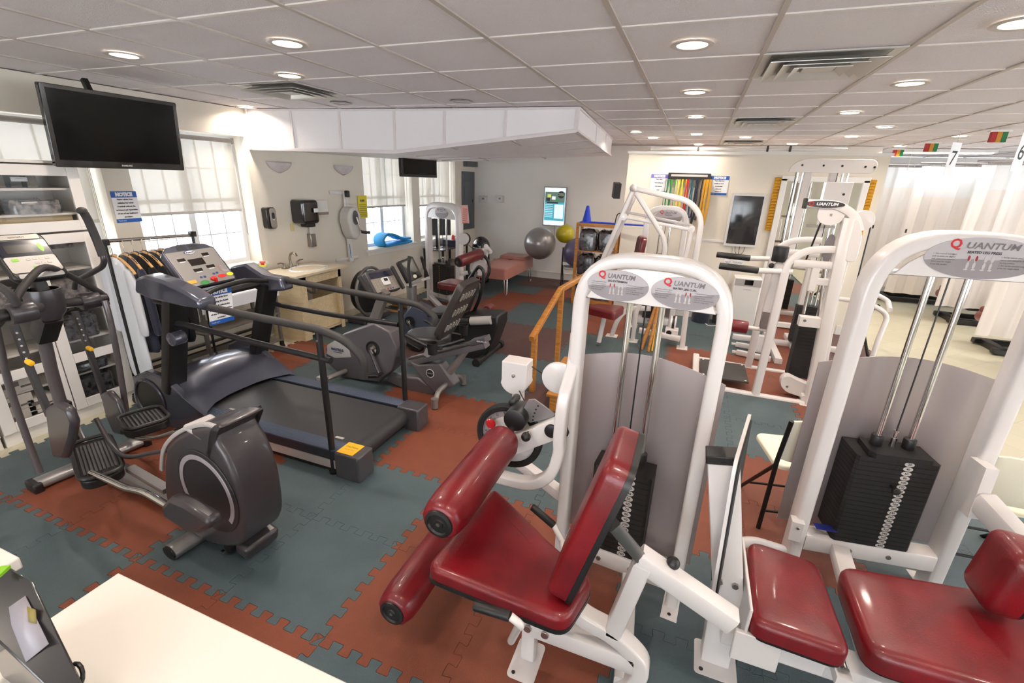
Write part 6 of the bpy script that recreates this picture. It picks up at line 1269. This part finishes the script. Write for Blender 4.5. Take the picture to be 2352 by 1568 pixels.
# ================================================================ PARTITION WALL ITEMS
def pw(x_,y_,o=.0): return py(x_,y_,PY-.004-o)
notice(pw(1651,426),X3,Z3,.24,.26,'blue-banded notice sheet right of the resistance bands',lines=["Please refrain from","handling any of the","exercise bands","without the","assistance of"])
notice(pw(1513,422),X3,Z3,.24,.27,'faded purple-banded notice sheet left of the resistance bands',lines=["Please refrain","from handling any","of the exercise","bands"],hdr=mat('sign_purple',(120,112,196),.5))
r=thing('band_rack','black rail with metal strip holding resistance bands on the partition','rack',pw(1584,406)); b=MB(); q0,q1=pw(1535,402,.02),pw(1632,408,.02); b.box((q0+q1)/2,((q1-q0).x,.04,.09)); b.build('rail',BLK,r,world=True,bev=.004); b=MB(); b.box((q0+q1)/2+Vector((0,-.024,.01)),((q1-q0).x*.86,.008,.03)); b.build('metal_strip',LGREY,r,world=True)
BC=[((1532,),(50,70,50),1.45,.012,'thin dark green tube'),((1539,),(20,120,70),1.62,.035,'dark green band'),((1548,),(70,150,40),1.55,.03,'light green band'),((1557,),(206,190,150),1.7,.03,'beige band'),((1565,),(222,200,40),1.62,.035,'yellow band'),((1573,),(226,190,30),1.5,.03,'second yellow band'),((1581,),(180,30,36),1.68,.035,'red band'),((1589,),(22,110,110),1.5,.03,'teal band'),((1596,),(24,44,90),1.6,.03,'navy band'),((1603,),(20,22,30),1.45,.035,'black band'),((1610,),(40,40,44),1.55,.03,'second black band'),((1617,),(120,110,100),1.7,.028,'grey band'),((1622,),(196,140,24),1.2,.055,'wide mustard band'),((1630,),(206,150,30),1.42,.06,'folded mustard band at the right end')]
for i,((x_,),c_,zb_,wd,nm) in enumerate(BC):
    q=pw(x_,412,.05); zt_=q.z; b=MB(); zb2=2.06-(zt_-zb_)*1.0; zb2=1.3+(zb_-1.2)*.55; sw=.01+.006*(i%3)
    P=spl([Vector((q.x-sw,q.y,zt_)),Vector((q.x-sw*1.6,q.y-.012,(zt_+zb2)/2)),Vector((q.x-sw*.8,q.y-.02,zb2+.03)),Vector((q.x,q.y-.02,zb2)),Vector((q.x+sw*.8,q.y-.02,zb2+.03)),Vector((q.x+sw*1.8,q.y-.01,(zt_+zb2)/2+.03)),Vector((q.x+sw,q.y,zt_))],5)
    b.sweep(P,[(-wd/2,-.002),(wd/2,-.002),(wd/2,.002),(-wd/2,.002)],(0,-1,0)) if 0 else b.sweep(P,rr(wd*.55,wd*.5,.003,1),(0,0,0)); tag(b.build('resistance_band',mat('band_%d'%i,c_,.55)),nm+' hanging from the black rail on the partition','band','resistance bands on the partition')
o,x,y,n,w_,h=qframe(pw(1681,443,.05),pw(1760,446,.05),pw(1740,570,.05),pw(1663,562,.05))
r=thing('wall_screen','portrait dark screen in a silver frame on the partition','screen',o); b=MB(); rect(b,o+Y3*.045,X3,Z3,w_,h,None,.045,.01); b.build('bezel',mat('bezel_pale_silver',(214,212,210),.35),r,world=True); b=MB(); rect(b,o-Y3*.0008,X3,Z3,w_*.86,h*.91,None,.001); b.build('screen',mat('dark_mirror_screen',(30,32,36),.06,coat=.6),r,world=True,smooth=False)
b=MB(); 
for dx in(-.06,.0,.07): b.tube(spl([o+Vector((dx,.02,-h/2)),o+Vector((dx*.8,.0,-h/2-.08)),o+Vector((.0,.02,-h/2-.14))],5),.004,6)
b.build('cable_bundle',BLK,r,world=True)
for (a_,c_,lb) in(((1789,408),(1765,530),'yellow finger-ladder strip left of the big mirror'),((2005,413),(1975,530),'yellow finger-ladder strip right of the big mirror')):
    q=pw(*a_,.01); zt_,zb_=2.10,1.39; q.x=.985 if a_[0]<1900 else 2.075; r=thing('finger_ladder',lb,'exercise aid',(q.x,PY-.01,(zt_+zb_)/2),0,'yellow finger ladders on the partition')
    b=MB(); b.box((q.x,PY-.010,(zt_+zb_)/2),(.075,.015,zt_-zb_)); b.build('backing_strip',YEL,r,world=True)
    b=MB()
    for k in range(18): z=zb_+.02+(zt_-zb_-.04)*k/17; b.box((q.x,PY-.03,z),(.062,.028,.014)); b.box((q.x,PY-.022,z+.008),(.062,.012,.02),(R(35),0,0))
    b.build('finger_ledges',mat('ladder_ledge_yellow',(206,150,20),.45),r,world=True)
r=thing('wall_mirror','tall mirror in a wide white frame on the partition behind the cable machine','mirror',(1.54,PY-.01,1.07)); mx0,mx1,mz0,mz1=1.06,2.00,.06,2.09
b=MB(); fw=.075
for (cx,cz,sx_,sz_) in(((mx0+mx1)/2,mz1,mx1-mx0+fw,fw),((mx0+mx1)/2,mz0,mx1-mx0+fw,fw),(mx0,(mz0+mz1)/2,fw,mz1-mz0),(mx1,(mz0+mz1)/2,fw,mz1-mz0)): b.box((cx,PY-.025,cz),(sx_,.05,sz_))
b.build('frame',TRIMW,r,world=True,bev=.008); b=MB(); b.box(((mx0+mx1)/2,PY-.012,(mz0+mz1)/2),(mx1-mx0,.01,mz1-mz0)); b.build('mirror_glass',mat('mirror_silver',(226,226,220),.01,metal=1),r,world=True,smooth=False)
r=thing('wall_sign','white paper sign reading please do not touch under the dark screen','sign',pw(1686,598)); o=pw(1686,598); b=MB(); rect(b,o,X3,Z3,.26,.13,PAPER,.002); b.build('sheet',PAPER,r,world=True); b=MB(); b.text('PLEASE DO',o-Y3*.003+Z3*.025,X3,Z3,.038,m=INK); b.text('NOT TOUCH',o-Y3*.003-Z3*.03,X3,Z3,.038,m=INK); b.build('printed_text',INK,r,world=True)
r=thing('air_purifier','tall white air purifier with small black display against the partition','air purifier',(.84,7.36,0)); b=MB(); b.box((.84,7.36,.38),(.36,.24,.74)); b.build('body',WHITEM,r,world=True,bev=.02)
b=MB(); b.box((.84,7.238,.68),(.34,.006,.10)); b.build('grey_band',LGREY,r,world=True); b=MB(); b.box((.85,7.233,.685),(.11,.006,.07)); b.build('display',BLKG,r,world=True); b=MB(); b.text('HOMEDICS',(.84,7.238,.58),X3,Z3,.02,m=MGREY); b.build('maker_lettering',MGREY,r,world=True)
b=MB(); b.cyl((.30,7.35,0),(.30,7.35,.3),.13,24,b=.01); tag(b.build('waste_basket',NAVYF),'dark blue round waste basket at the foot of the partition','bin')
b=MB(); b.box((.53,7.38,.12),(.12,.12,.24)); tag(b.build('speaker_box',BLK,bev=.005),'small black box on the floor beside the air purifier','box')
b=MB(); b.tube(spl([(.36,7.3,.012),(.42,7.15,.012),(.52,7.2,.012),(.62,7.3,.03)],6),.006,6); tag(b.build('power_cord',WHITEM),'white power cord on the floor before the partition','cord')
b=MB(); q=pw(1436,438,.12); b.box(Vector((-1.18,7.5,q.z)),(.10,.16,.22),(R(8),0,R(20))); tag(b.build('wall_speaker',BLK,bev=.004),'small black speaker at the left end of the partition','speaker')
# white tubes and black clips along the top of the partition
b=MB(); b.cyl((-.75,PY-.0,2.455),(1.7,PY-.0,2.455),.022,12); tag(b.build('curtain_pole',TRIMW),'white pole lying along the top of the partition','pole')
for xx in(-.1,.78,1.05): 
    b=MB(); b.box((xx,PY-.03,2.46),(.025,.02,.075)); tag(b.build('pole_clip',BLK),'small black clip on the pole above the partition','clip','black clips on the partition pole')
# ---- big cable column machine
CY=6.55
r=thing('cable_machine','tall white twin-column cable machine standing before the mirror','weight machine',(1.35,CY,0)); C_=lambda x_,y_,Y=CY: py(x_,y_,Y)
z0_,z1_=C_(1855,396).z,C_(1855,364).z; xa_,xb_=C_(1812,392).x,C_(2015,385).x
out=[(xa_,z0_)]+[(xa_+.20-.20*math.cos(R(t)),z0_+(z1_-z0_)*math.sin(R(t))) for t in range(20,91,14)]+[(xb_-.07+.07*math.sin(R(t)),z1_-.07+.07*math.cos(R(t))) for t in range(0,91,18)]+[(xb_-.07+.07*math.cos(R(t)),z0_+.06-.06*math.sin(R(t))) for t in range(0,91,18)]
if area(out)<0: out.reverse()
b=MB(); b.prism(out,(0,CY+.05,0),X3,Z3,.05); b.build('top_plate',mat('top_plate_white',(224,216,210),.35,coat=.2),r,world=True,bev=.004)
for k,(x_,y_) in enumerate(((1843,379),(1892,380),(1935,381),(1988,383),(2009,384))): b=MB(); c=C_(x_,y_,CY-.003); b.cyl(c,c+Y3*.006,.012,10); b.build('bolt',BLK,r,world=True)
xA,xB=C_(1870,400).x,C_(1915,400).x
for xx in(xA-.05,xB+.02): b=MB(); b.box((xx,CY+.10,1.1),(.085,.085,2.2)); b.build('column',WHITE,r,world=True,bev=.008)
for xx in(xA-.16,xA-.11,xB+.10,xB+.15): b=MB(); b.cyl((xx,CY+.05,.1),(xx,CY+.05,2.15),.013,12); b.build('guide_rod',CHROME,r,world=True)
for xx in(xa_+.08,xb_-.36): b=MB(); b.cyl((xx,CY,.2),(xx,CY,z0_),.004,6); b.build('cable',BLK,r,world=True)
b=MB(); b.box((xB+.06,CY-.04,C_(1925,450).z),(.26,.14,.30)); b.cyl((xB+.12,CY-.115,C_(1925,450).z+.02),(xB+.12,CY-.105,C_(1925,450).z+.02),.014,10,BLK); b.build('pulley_carriage',WHITE,r,world=True,bev=.02)
b=MB(); b.box((xB,CY+.02,C_(1925,450).z-.35),(.30,.02,.03)); b.cyl((xA-.05,CY-.1,1.15),(xA+.15,CY-.1,1.15),.02,10,STEEL); b.build('cross_pin',STEEL,r,world=True)
for k in range(12): b=MB(); b.box((xA+.28,CY+.05,.12+.04*k),(.26,.12,.037)); b.build('weight_plate',IRON,r,world=True)
b=MB(); b.bar((xA-.5,CY+.1,.04),(xB+.75,CY+.1,.04),.08,.07); b.bar((xA-.05,CY-.7,.04),(xA-.05,CY+.5,.04),.08,.07); b.bar((xB+.02,CY-.7,.04),(xB+.02,CY+.5,.04),.08,.07); b.build('base_frame',WHITE,r,world=True)
for (p,q) in (((1690,790),(1740,800)),((1692,808),(1748,822))):
    A=pz(*p,.05); B2=pz(*q,.05); b=MB(); b.bar(A,B2+X3*.1,.05,.06); b.box(A-X3*.02,(.06,.04,.02)); b.build('floor_arm',WHITE,r,world=True)
b=MB(); b.box(pz(1738,788,.12),(.14,.08,.22)); b.build('arm_bracket',WHITE,r,world=True,bev=.006)
# ---- assisted chin and dip machine (nearer)
HY=4.78; H2=5.58
r=thing('chin_dip_machine','white assisted chin and dip machine with black handles and foot platform','weight machine',(1.0,5.2,0)); Hh=lambda x_,y_,Y=HY: py(x_,y_,Y)
for Y in(HY,H2):
    t='near' if Y==HY else 'far'; dY=Y-HY
    def sh(P): return [Vector((v.x,v.y+dY,v.z)) for v in P]
    for nm,P,w_,rad in (('base_rail',[(1600,885),(1720,908),(1850,930)],.075,.02),('front_upright',[(1735,905),(1770,760),(1802,625)],.07,.02)):
        rb(sh([Hh(*q) for q in P]),w_,nm,rad=rad)
    rb(sh([Hh(1800,628),Hh(1812,600),Hh(1850,575),Hh(1900,572),Hh(1935,575)]),.06,'arched_arm',rad=.10)
    rb(sh([Hh(1822,603),Hh(1930,612)]),.065,'cross_bar',rad=.02)
    P=sh([Hh(1820,624),Hh(1740,621)]); b=MB(); b.cyl(P[0],P[1],.026,16); b.build('handle_tube',WHITE,r,world=True); P=sh([Hh(1742,621),Hh(1652,610)]); b=MB(); b.cyl(P[0],P[1],.032,16,b=.006); b.build('foam_grip',BLK,r,world=True)
    P=sh([Hh(1790,655),Hh(1735,890)]); b=MB(); n_=46; b.tube([P[0]+(P[1]-P[0])*(i/ (n_*6))+Vector((.016*math.cos(i*math.pi/3),.016*math.sin(i*math.pi/3),0)) for i in range(n_*6)],.0035,4); b.build('coil_spring',STEEL,r,world=True)
rb([Hh(1858,936),Hh(1905,700),Hh(1935,560),Hh(1950,500)],.10,'rear_upright',rad=.05,h=.12)
rb([Hh(1845,935,H2),Hh(1880,760,H2),Hh(1925,560,H2)],.09,'rear_upright',rad=.05,h=.1)
b=MB(); c=pz(1860,938,0); b.box((c.x,HY,.008),(.17,.14,.016)); b.build('foot_plate',WHITE,r,world=True)
q=[Hh(*v) for v in((1945,540),(1952,500),(1972,505),(1976,545),(1962,600),(1935,600))]; o2=[(v.x,v.z) for v in q]
if area(o2)<0: o2.reverse()
b=MB(); b.prism(outl(o2,.05,3),(0,HY+.06,0),X3,Z3,.12); b.build('shoulder_housing',WHITE,r,world=True,bev=.02)
rb([Hh(1852,467),Hh(1925,470),Hh(1962,495),Hh(1972,530)],.07,'top_boom',rad=.12,h=.085)
b=MB(); c=(Hh(1855,467)+Hh(1930,470))/2-Y3*.045; b.prism(ell(.145,.028,30),c,X3,Z3,.003,mat('badge_dark',(60,56,58),.35)); b.text('Q',c-Y3*.004-X3*.10,X3,Z3,.05,m=REDI,bold=.001); b.text('UANTUM',c-Y3*.004+X3*.015,X3,Z3,.034,m=PAPER,bold=.001,width=.16,shear=.2); b.build('maker_badge',STICK,r,world=True,smooth=False)
b=MB(); c=Hh(1852,467); b.box(c-X3*.01,(.02,.09,.085)); b.build('boom_plug',BLK,r,world=True)
b=MB(); c=Hh(1907,492); b.prism([(-.10,.05),(-.10,-.01)]+[(-.10*math.cos(R(t)),-.01-.08*math.sin(R(t))) for t in range(15,180,15)]+[(.10,-.01),(.10,.05)],c+Y3*.02,X3,Z3,.05) if 0 else b.prism(list(reversed([(-.10,.05),(-.10,-.01)]+[(-.10*math.cos(R(t)),-.01-.08*math.sin(R(t))) for t in range(15,180,15)]+[(.10,-.01),(.10,.05)])),c+Y3*.02,X3,Z3,.05); b.cyl(c+Y3*-.04,c-Y3*.034,.01,8,STEEL); b.build('pulley_housing',WHITE,r,world=True,bev=.006)
b=MB(); c=Hh(1984,506,4.95); b.cyl(c,c+Y3*.04,.085,28,b=.006); b.build('rear_pulley',WHITE,r,world=True)
b=MB(); b.cyl(Hh(2000,520,4.97),Hh(1925,815,4.97),.006,8); b.build('cable',BLK,r,world=True); b=MB(); b.cyl(Hh(1890,500,HY-.02),Hh(1850,600,5.1),.008,8); b.build('cable',BLK,r,world=True)
for x_ in(1885,1897): b=MB(); b.cyl(Hh(x_+18,560,5.15),Hh(x_-26,880,5.15),.016,14); b.build('guide_rod',CHROME,r,world=True)
b=MB(); b.cyl(Hh(1872,600,5.0),Hh(1845,720,5.0),.014,14); b.build('support_rod',CHROME,r,world=True)
for k in range(16):
    A=Hh(1866,745,5.12); B2=Hh(1845,868,5.12); c=A+(B2-A)*((k+.5)/16); b=MB(); b.box(Vector((Hh(1856,805,5.12).x,5.17,c.z)),(.26,.14,(A.z-B2.z)/16-.001)); b.build('weight_plate',IRON,r,world=True)
b=MB(); A,B2=Hh(1835,732),Hh(1895,745); b.box((A+B2)/2,(B2.x-A.x,.09,.09)); b.cyl(A+Vector((.04,-.048,0)),A+Vector((.04,-.044,0)),.014,10,STEEL); b.build('stack_bracket',WHITE,r,world=True,bev=.004)
b=MB(); A=Hh(1868,640); b.box(A,(.06,.06,.22)); b.box(A+Vector((.09,.0,-.02)),(.2,.05,.06)); b.build('seat_lever_bracket',WHITE,r,world=True,bev=.006)
b=MB(); c=Hh(1792,583,4.9); b.cyl(c-Z3*.07,c+Z3*.07,.065,24,b=.008); b.build('knee_pad',BLK,r,world=True)
rb([Hh(1790,605,4.9),Hh(1760,715,4.9)],.075,'lever_arm',rad=.02); b=MB(); b.box(Hh(1757,735,4.9),(.07,.06,.16)); b.build('arm_sleeve',STEEL,r,world=True)
b=MB(); c=Hh(1772,610,4.84); b.ball(c,.026,14); b.build('pull_knob',BLK,r,world=True)
b=MB(); A,B2=Hh(1672,745,4.9),Hh(1717,752,4.9); b.cyl(A-X3*.02,B2,.062,26,b=.008); b.build('leg_roller',RED,r,world=True); b=MB(); b.cyl(B2,Hh(1760,757,4.9),.02,12); b.build('roller_rod',WHITE,r,world=True)
q=[Hh(*v,4.86) for v in((1795,868),(1792,885),(1805,900),(1850,915),(1870,912),(1872,890),(1830,872),(1812,862))]; o2=[(v.x,v.z) for v in q]
if area(o2)<0: o2.reverse()
b=MB(); b.prism(outl(o2,.04,3),(0,4.96,0),X3,Z3,.10); b.cyl(Vector((q[1].x+.06,4.855,q[1].z)),Vector((q[1].x+.06,4.862,q[1].z)),.012,10,STEEL); b.build('foot_pulley_cover',WHITE,r,world=True,bev=.01)
A=pz(1700,850,.10); b=MB(); b.box((.52,5.10,.10),(.46,.52,.018)); b.build('foot_platform',mat('tread_plate',(52,49,48),.5,bump=.5,bscale=90),r,world=True,bev=.004)
for (dx,dy) in((-.2,-.23),(.2,-.23),(-.2,.23),(.2,.23)): b=MB(); b.cyl((.52+dx,5.10+dy,.109),(.52+dx,5.10+dy,.113),.010,10); b.build('platform_bolt',PAPER,r,world=True)
rb([Vector((.25,HY,.05)),Vector((.25,H2,.05))],.07,'base_cross_rail',rad=.01); rb([Vector((1.25,HY,.05)),Vector((1.25,H2,.05))],.07,'base_cross_rail',rad=.01)
b=MB(); c=Hh(1912,540,5.0); b.prism(ell(.06,.13,28),c-Z3*.12,Vector((.5,-.86,0)),Z3,.003); b.build('side_decal',STICKD,r,world=True)
rb([Hh(1935,560,5.15),Hh(1925,640,5.15),Hh(1885,880,5.15)],.06,'stack_upright',rad=.05)
# ---- white tubular rail frame
r=thing('rebounder_rail','white tubular rail frame with black struts on the mat edge right of the cable machine','exercise frame',(2.1,6.5,0)); Q_=lambda x_,y_,Y=6.4: py(x_,y_,Y)
b=MB(); b.tube(fil([Q_(1960,690),Q_(2015,705),Q_(2040,725),Vector((2.2,6.3,.30)),Vector((2.19,6.28,.015))],.10,6),.028,12); b.build('front_rail',WHITE,r,world=True)
b=MB(); b.tube(fil([Q_(1960,690),Q_(2005,672,6.9),Q_(2040,690,6.9),Q_(2044,712,6.5)],.12,6),.028,12); b.build('rear_rail',WHITE,r,world=True)
b=MB(); b.cyl(Q_(1960,690),Q_(1880,680),.026,12); b.build('cross_rail',WHITE,r,world=True)
for p,q in(((2020,700),(1945,750)),((1990,755),(1950,800)),((1985,770),(1995,830))): b=MB(); b.bar(Q_(*p,6.6),Q_(*q,6.6),.03,.03); b.build('black_strut',BLK,r,world=True)
# ================================================================ CURTAINED BAYS
CW=mat('curtain_cloth',(206,196,188),.85,bump=.05,bscale=200); nt=CW.node_tree
MESHM=blind_mat('curtain_mesh_white',(248,250,250),.12); CUR=blind_mat('curtain_cloth_translucent',(238,232,226),.0)
TOPZ=2.36; BANDZ=2.03
def curtain(x0,x1,Y,label,bandz=BANDZ,zb=.30,ph=0,fold=.035,per=.30,skew=0):
    r=thing('privacy_curtain',label,'curtain',((x0+x1)/2,Y,zb),0,'privacy curtains of the treatment bays')
    def wave(z0,z1,nm,mm,a0,a1):
        nx=int((x1-x0)/.018); vs=[];fs=[]
        for j,(z,a) in enumerate(((z0,a0),((z0+z1)/2,(a0+a1)/2),(z1,a1))):
            for i in range(nx+1):
                x=x0+(x1-x0)*i/nx; t=x*2*math.pi/per+ph; vs.append((x+.012*math.sin(t*2+1),Y+a*math.sin(t+.7*math.sin(x*5+ph))+a*.4*math.sin(2.3*t),z))
        for j in range(2):
            for i in range(nx): k=j*(nx+1)+i; fs.append((k,k+1,k+nx+2,k+nx+1))
        b=MB(); b.add(vs,fs); b.build(nm,mm,r,world=True)
    wave(zb,bandz,'cloth',CUR,fold,fold*.8); wave(bandz,TOPZ,'mesh_band',MESHM,fold*.8,fold*.5)
    b=MB(); b.cyl((x0-.05,Y,TOPZ+.045),(x1+.05,Y,TOPZ+.045),.014,10); b.build('track',STEEL,r,world=True)
    n=int((x1-x0)/.15)
    for i in range(n): b=MB(); xx=x0+.08+.15*i; b.tube([(xx,Y,TOPZ-.005),(xx,Y,TOPZ+.03)],.004,6); b.build('hook',CHROME,r,world=True)
    b=MB(); b.box((x0+.01,Y-.05,1.35),(.02,.02,.06)); b.build('tieback_clip',BLK,r,world=True)
curtain(3.47,6.2,7.24,'nearest privacy curtain at the right edge, beige with white mesh top',ph=.3)
curtain(3.68,6.6,8.95,'privacy curtain seen behind the leg press header, broad pale panel',ph=1.5)
curtain(3.30,5.2,9.75,'beige privacy curtain with lower mesh edge between two pale ones',bandz=1.90,ph=2.2)
curtain(3.02,4.6,10.4,'privacy curtain with white folds left of the number 7 card',ph=.9)
curtain(2.72,3.9,11.2,'farthest privacy curtain beside the partition end',ph=2.9)
# hanging number cards
for (x_,y_,Y,ch,lb) in((2187,365,7.0,'7','white hanging card printed with the number 7'),(2345,350,6.2,'6','white hanging number card cut by the right edge'),(2092,362,8.6,'','narrow edge-on white card hanging left of the number 7 card')):
    c=py(x_,y_,Y); r=thing('number_card',lb,'sign',c,0,'bay number cards'); xa=Vector((.75,.66,0)) if ch else Vector((.3,1,0)).normalized(); b=MB(); rect(b,c,xa,Z3,.17,.34,PAPER,.004); b.build('card',PAPER,r,world=True)
    if ch: b=MB(); b.text(ch,c+xa.cross(Z3)*.0045,xa,Z3,.22,m=INK); b.build('number',INK,r,world=True)
    b=MB(); b.cyl(c+Z3*.17,Vector((c.x,c.y,CE)),.003,6); b.build('hanging_wire',STEEL,r,world=True)
for (x_,y_,Y,lb) in((2062,352,9.6,'farthest small red, yellow and green flag marker'),(2138,339,8.2,'middle small red, yellow and green flag marker'),(2292,315,6.8,'nearest small red, yellow and green flag marker at the right')):
    c=py(x_,y_,Y); r=thing('call_flag',lb,'flag',c,0,'coloured bay flags'); 
    for k,mm in enumerate((mat('flag_red',(170,30,34),.5),mat('flag_amber',(200,140,40),.5),mat('flag_green',(20,120,70),.5))): b=MB(); b.box(c+X3*(.045*(k-1)),(.042,.05,.10)); b.build('flag_panel',mm,r,world=True)
    b=MB(); b.box(c+Z3*.058,(.18,.07,.015)); b.cyl(c+Z3*.06,Vector((c.x,c.y,CE)),.005,6); b.build('bracket',WHITEM,r,world=True)
# fluorescent fixtures over the bays
for (x_,Y,lb) in((3.6,9.9,'white fluorescent tube fixture over the first bays'),(4.6,7.9,'white fluorescent tube fixture over the nearest bay')):
    r=thing('fluorescent_fixture',lb,'ceiling light',(x_,Y,CE-.03),0,'fluorescent fixtures over the bays'); b=MB(); b.box((x_,Y,CE-.025),(1.2,.16,.05)); b.build('housing',WHITEM,r,world=True); b=MB(); b.box((x_,Y,CE-.056),(1.12,.12,.012)); b.build('diffuser',mat('fluorescent_diffuser',(250,252,255),.5,emit=(246,250,255),estr=40),r,world=True)
# treatment tables behind the curtains
for (x0,Y,lb) in((3.95,7.75,'red padded treatment table on a black base behind the nearest curtain'),(4.1,9.35,'red padded treatment table on a black base behind the middle curtain'),(3.6,10.8,'dark treatment table in the farthest visible bay')):
    r=thing('bay_treatment_table',lb,'massage table',(x0+.6,Y,0),0,'treatment tables in the curtained bays')
    b=MB(); b.pad(rr(1.9,.56,.06,4),(x0+.8,Y,.44),X3,Y3,.09,.03); b.build('padded_top',DRED,r,world=True); b=MB(); b.cyl((x0-.1,Y-.25,.40),(x0-.1,Y+.25,.40),.08,18,b=.02); b.build('bolster',DRED,r,world=True)
    b=MB(); b.box((x0+.75,Y,.30),(1.2,.3,.16)); b.build('lift_frame',BLK,r,world=True)
    for yy_ in(-.24,.24): b=MB(); b.box((x0+.75,Y+yy_,.05),(1.7,.09,.07)); b.build('base_rail',BLK,r,world=True,bev=.01)
    b=MB(); b.box((x0+.02,Y,.05),(.10,.54,.08)); b.build('base_foot',BLK,r,world=True,bev=.01)
# ================================================================ FOREGROUND
b=MB(); 
r=thing('white_worktable','white table top filling the bottom left corner of the picture','table',(-1.0,.2,0)); tx0,ty1=-1.552,.625
b=MB(); b.box(((tx0+.35)/2,(ty1-.35)/2,.735),(.35-tx0,ty1+.35,.03)); b.build('table_top',mat('white_table_laminate',(226,220,211),.35,coat=.15),r,world=True,bev=.004)
for xx in(tx0+.08,.27):
    for yy_ in(ty1-.08,-.27): b=MB(); b.box((xx,yy_,.36),(.05,.05,.72)); b.build('leg',LGREY,r,world=True)
r=thing('side_counter','second white counter just showing at the left edge of the picture','table',(-2.2,.3,0)); b=MB(); b.box((-2.32,.24,.735),(.84,.60,.045)); b.build('counter_top',mat('white_table_laminate',(0,0,0)),r,world=True,bev=.006); b=MB(); b.box((-2.34,.22,.36),(.74,.5,.72)); b.build('cabinet_base',mat('cabinet_white',(0,0,0)),r,world=True)
# organiser: open-front black brochure holder seen from behind the camera's left
r=thing('document_organizer','black plastic document organizer with papers at the lower left corner','organizer',(-1.42,.30,.75)); OX=-1.42
A0_,A1_=pz(30,1330,1.02),pz(185,1568,.90)
PL=[(-1.50,.43),(-1.33,.30),(-1.38,.20),(-1.56,.34)]
b=MB()
P4=[pz(15,1295,1.02),pz(75,1335,1.0),pz(190,1568,.86),pz(130,1600,.86),pz(-60,1420,.95)]
zb_=.752
dv=[Vector((v.x,v.y,zb_)) for v in P4]
b.prism([(0,0)],(0,0,0),X3,Y3,.01) if 0 else None
b.add(P4+dv,[(0,1,2,3,4),(9,8,7,6,5)]+[(i,5+i,5+(i+1)%5,(i+1)%5) for i in range(5)]); b.build('organizer_shell',mat('smoked_organizer',(38,36,38),.25,coat=.4),r,world=True,bev=.004)
def onshell(x_,y_,k=.004):
    n_=(P4[1]-P4[0]).cross(P4[3]-P4[0]).normalized(); n_=n_ if n_.z>0 else -n_; d=ray(x_,y_); C=Vector((0,0,CH)); return C+d*((P4[0]+n_*k-C).dot(n_)/d.dot(n_))
b=MB(); b.add([onshell(*q) for q in ((12,1400),(58,1368),(112,1478),(60,1520))],[(0,1,2,3)]); b.build('paper_sheet',mat('pale_grey_sheet',(150,146,154),.4),r,world=True,solid=.001)
b=MB(); b.add([onshell(*q,.006) for q in ((62,1392),(82,1400),(84,1432),(66,1428))],[(0,1,2,3)]); b.build('sticky_note',mat('olive_note',(130,116,60),.6),r,world=True,solid=.001)
b=MB(); q=pz(2,1312,1.03); b.box(q,(.02,.03,.008),(0,0,R(30))); b.build('green_tab',GRN2,r,world=True)
b=MB(); q=pz(175,1550,.80); b.tube([q+Vector((.025*math.cos(t*.524),.02*math.sin(t*.524)*.5,.025*math.sin(t*.524))) for t in range(12)],.005,8,True); b.build('cable_loop',BLK,r,world=True)
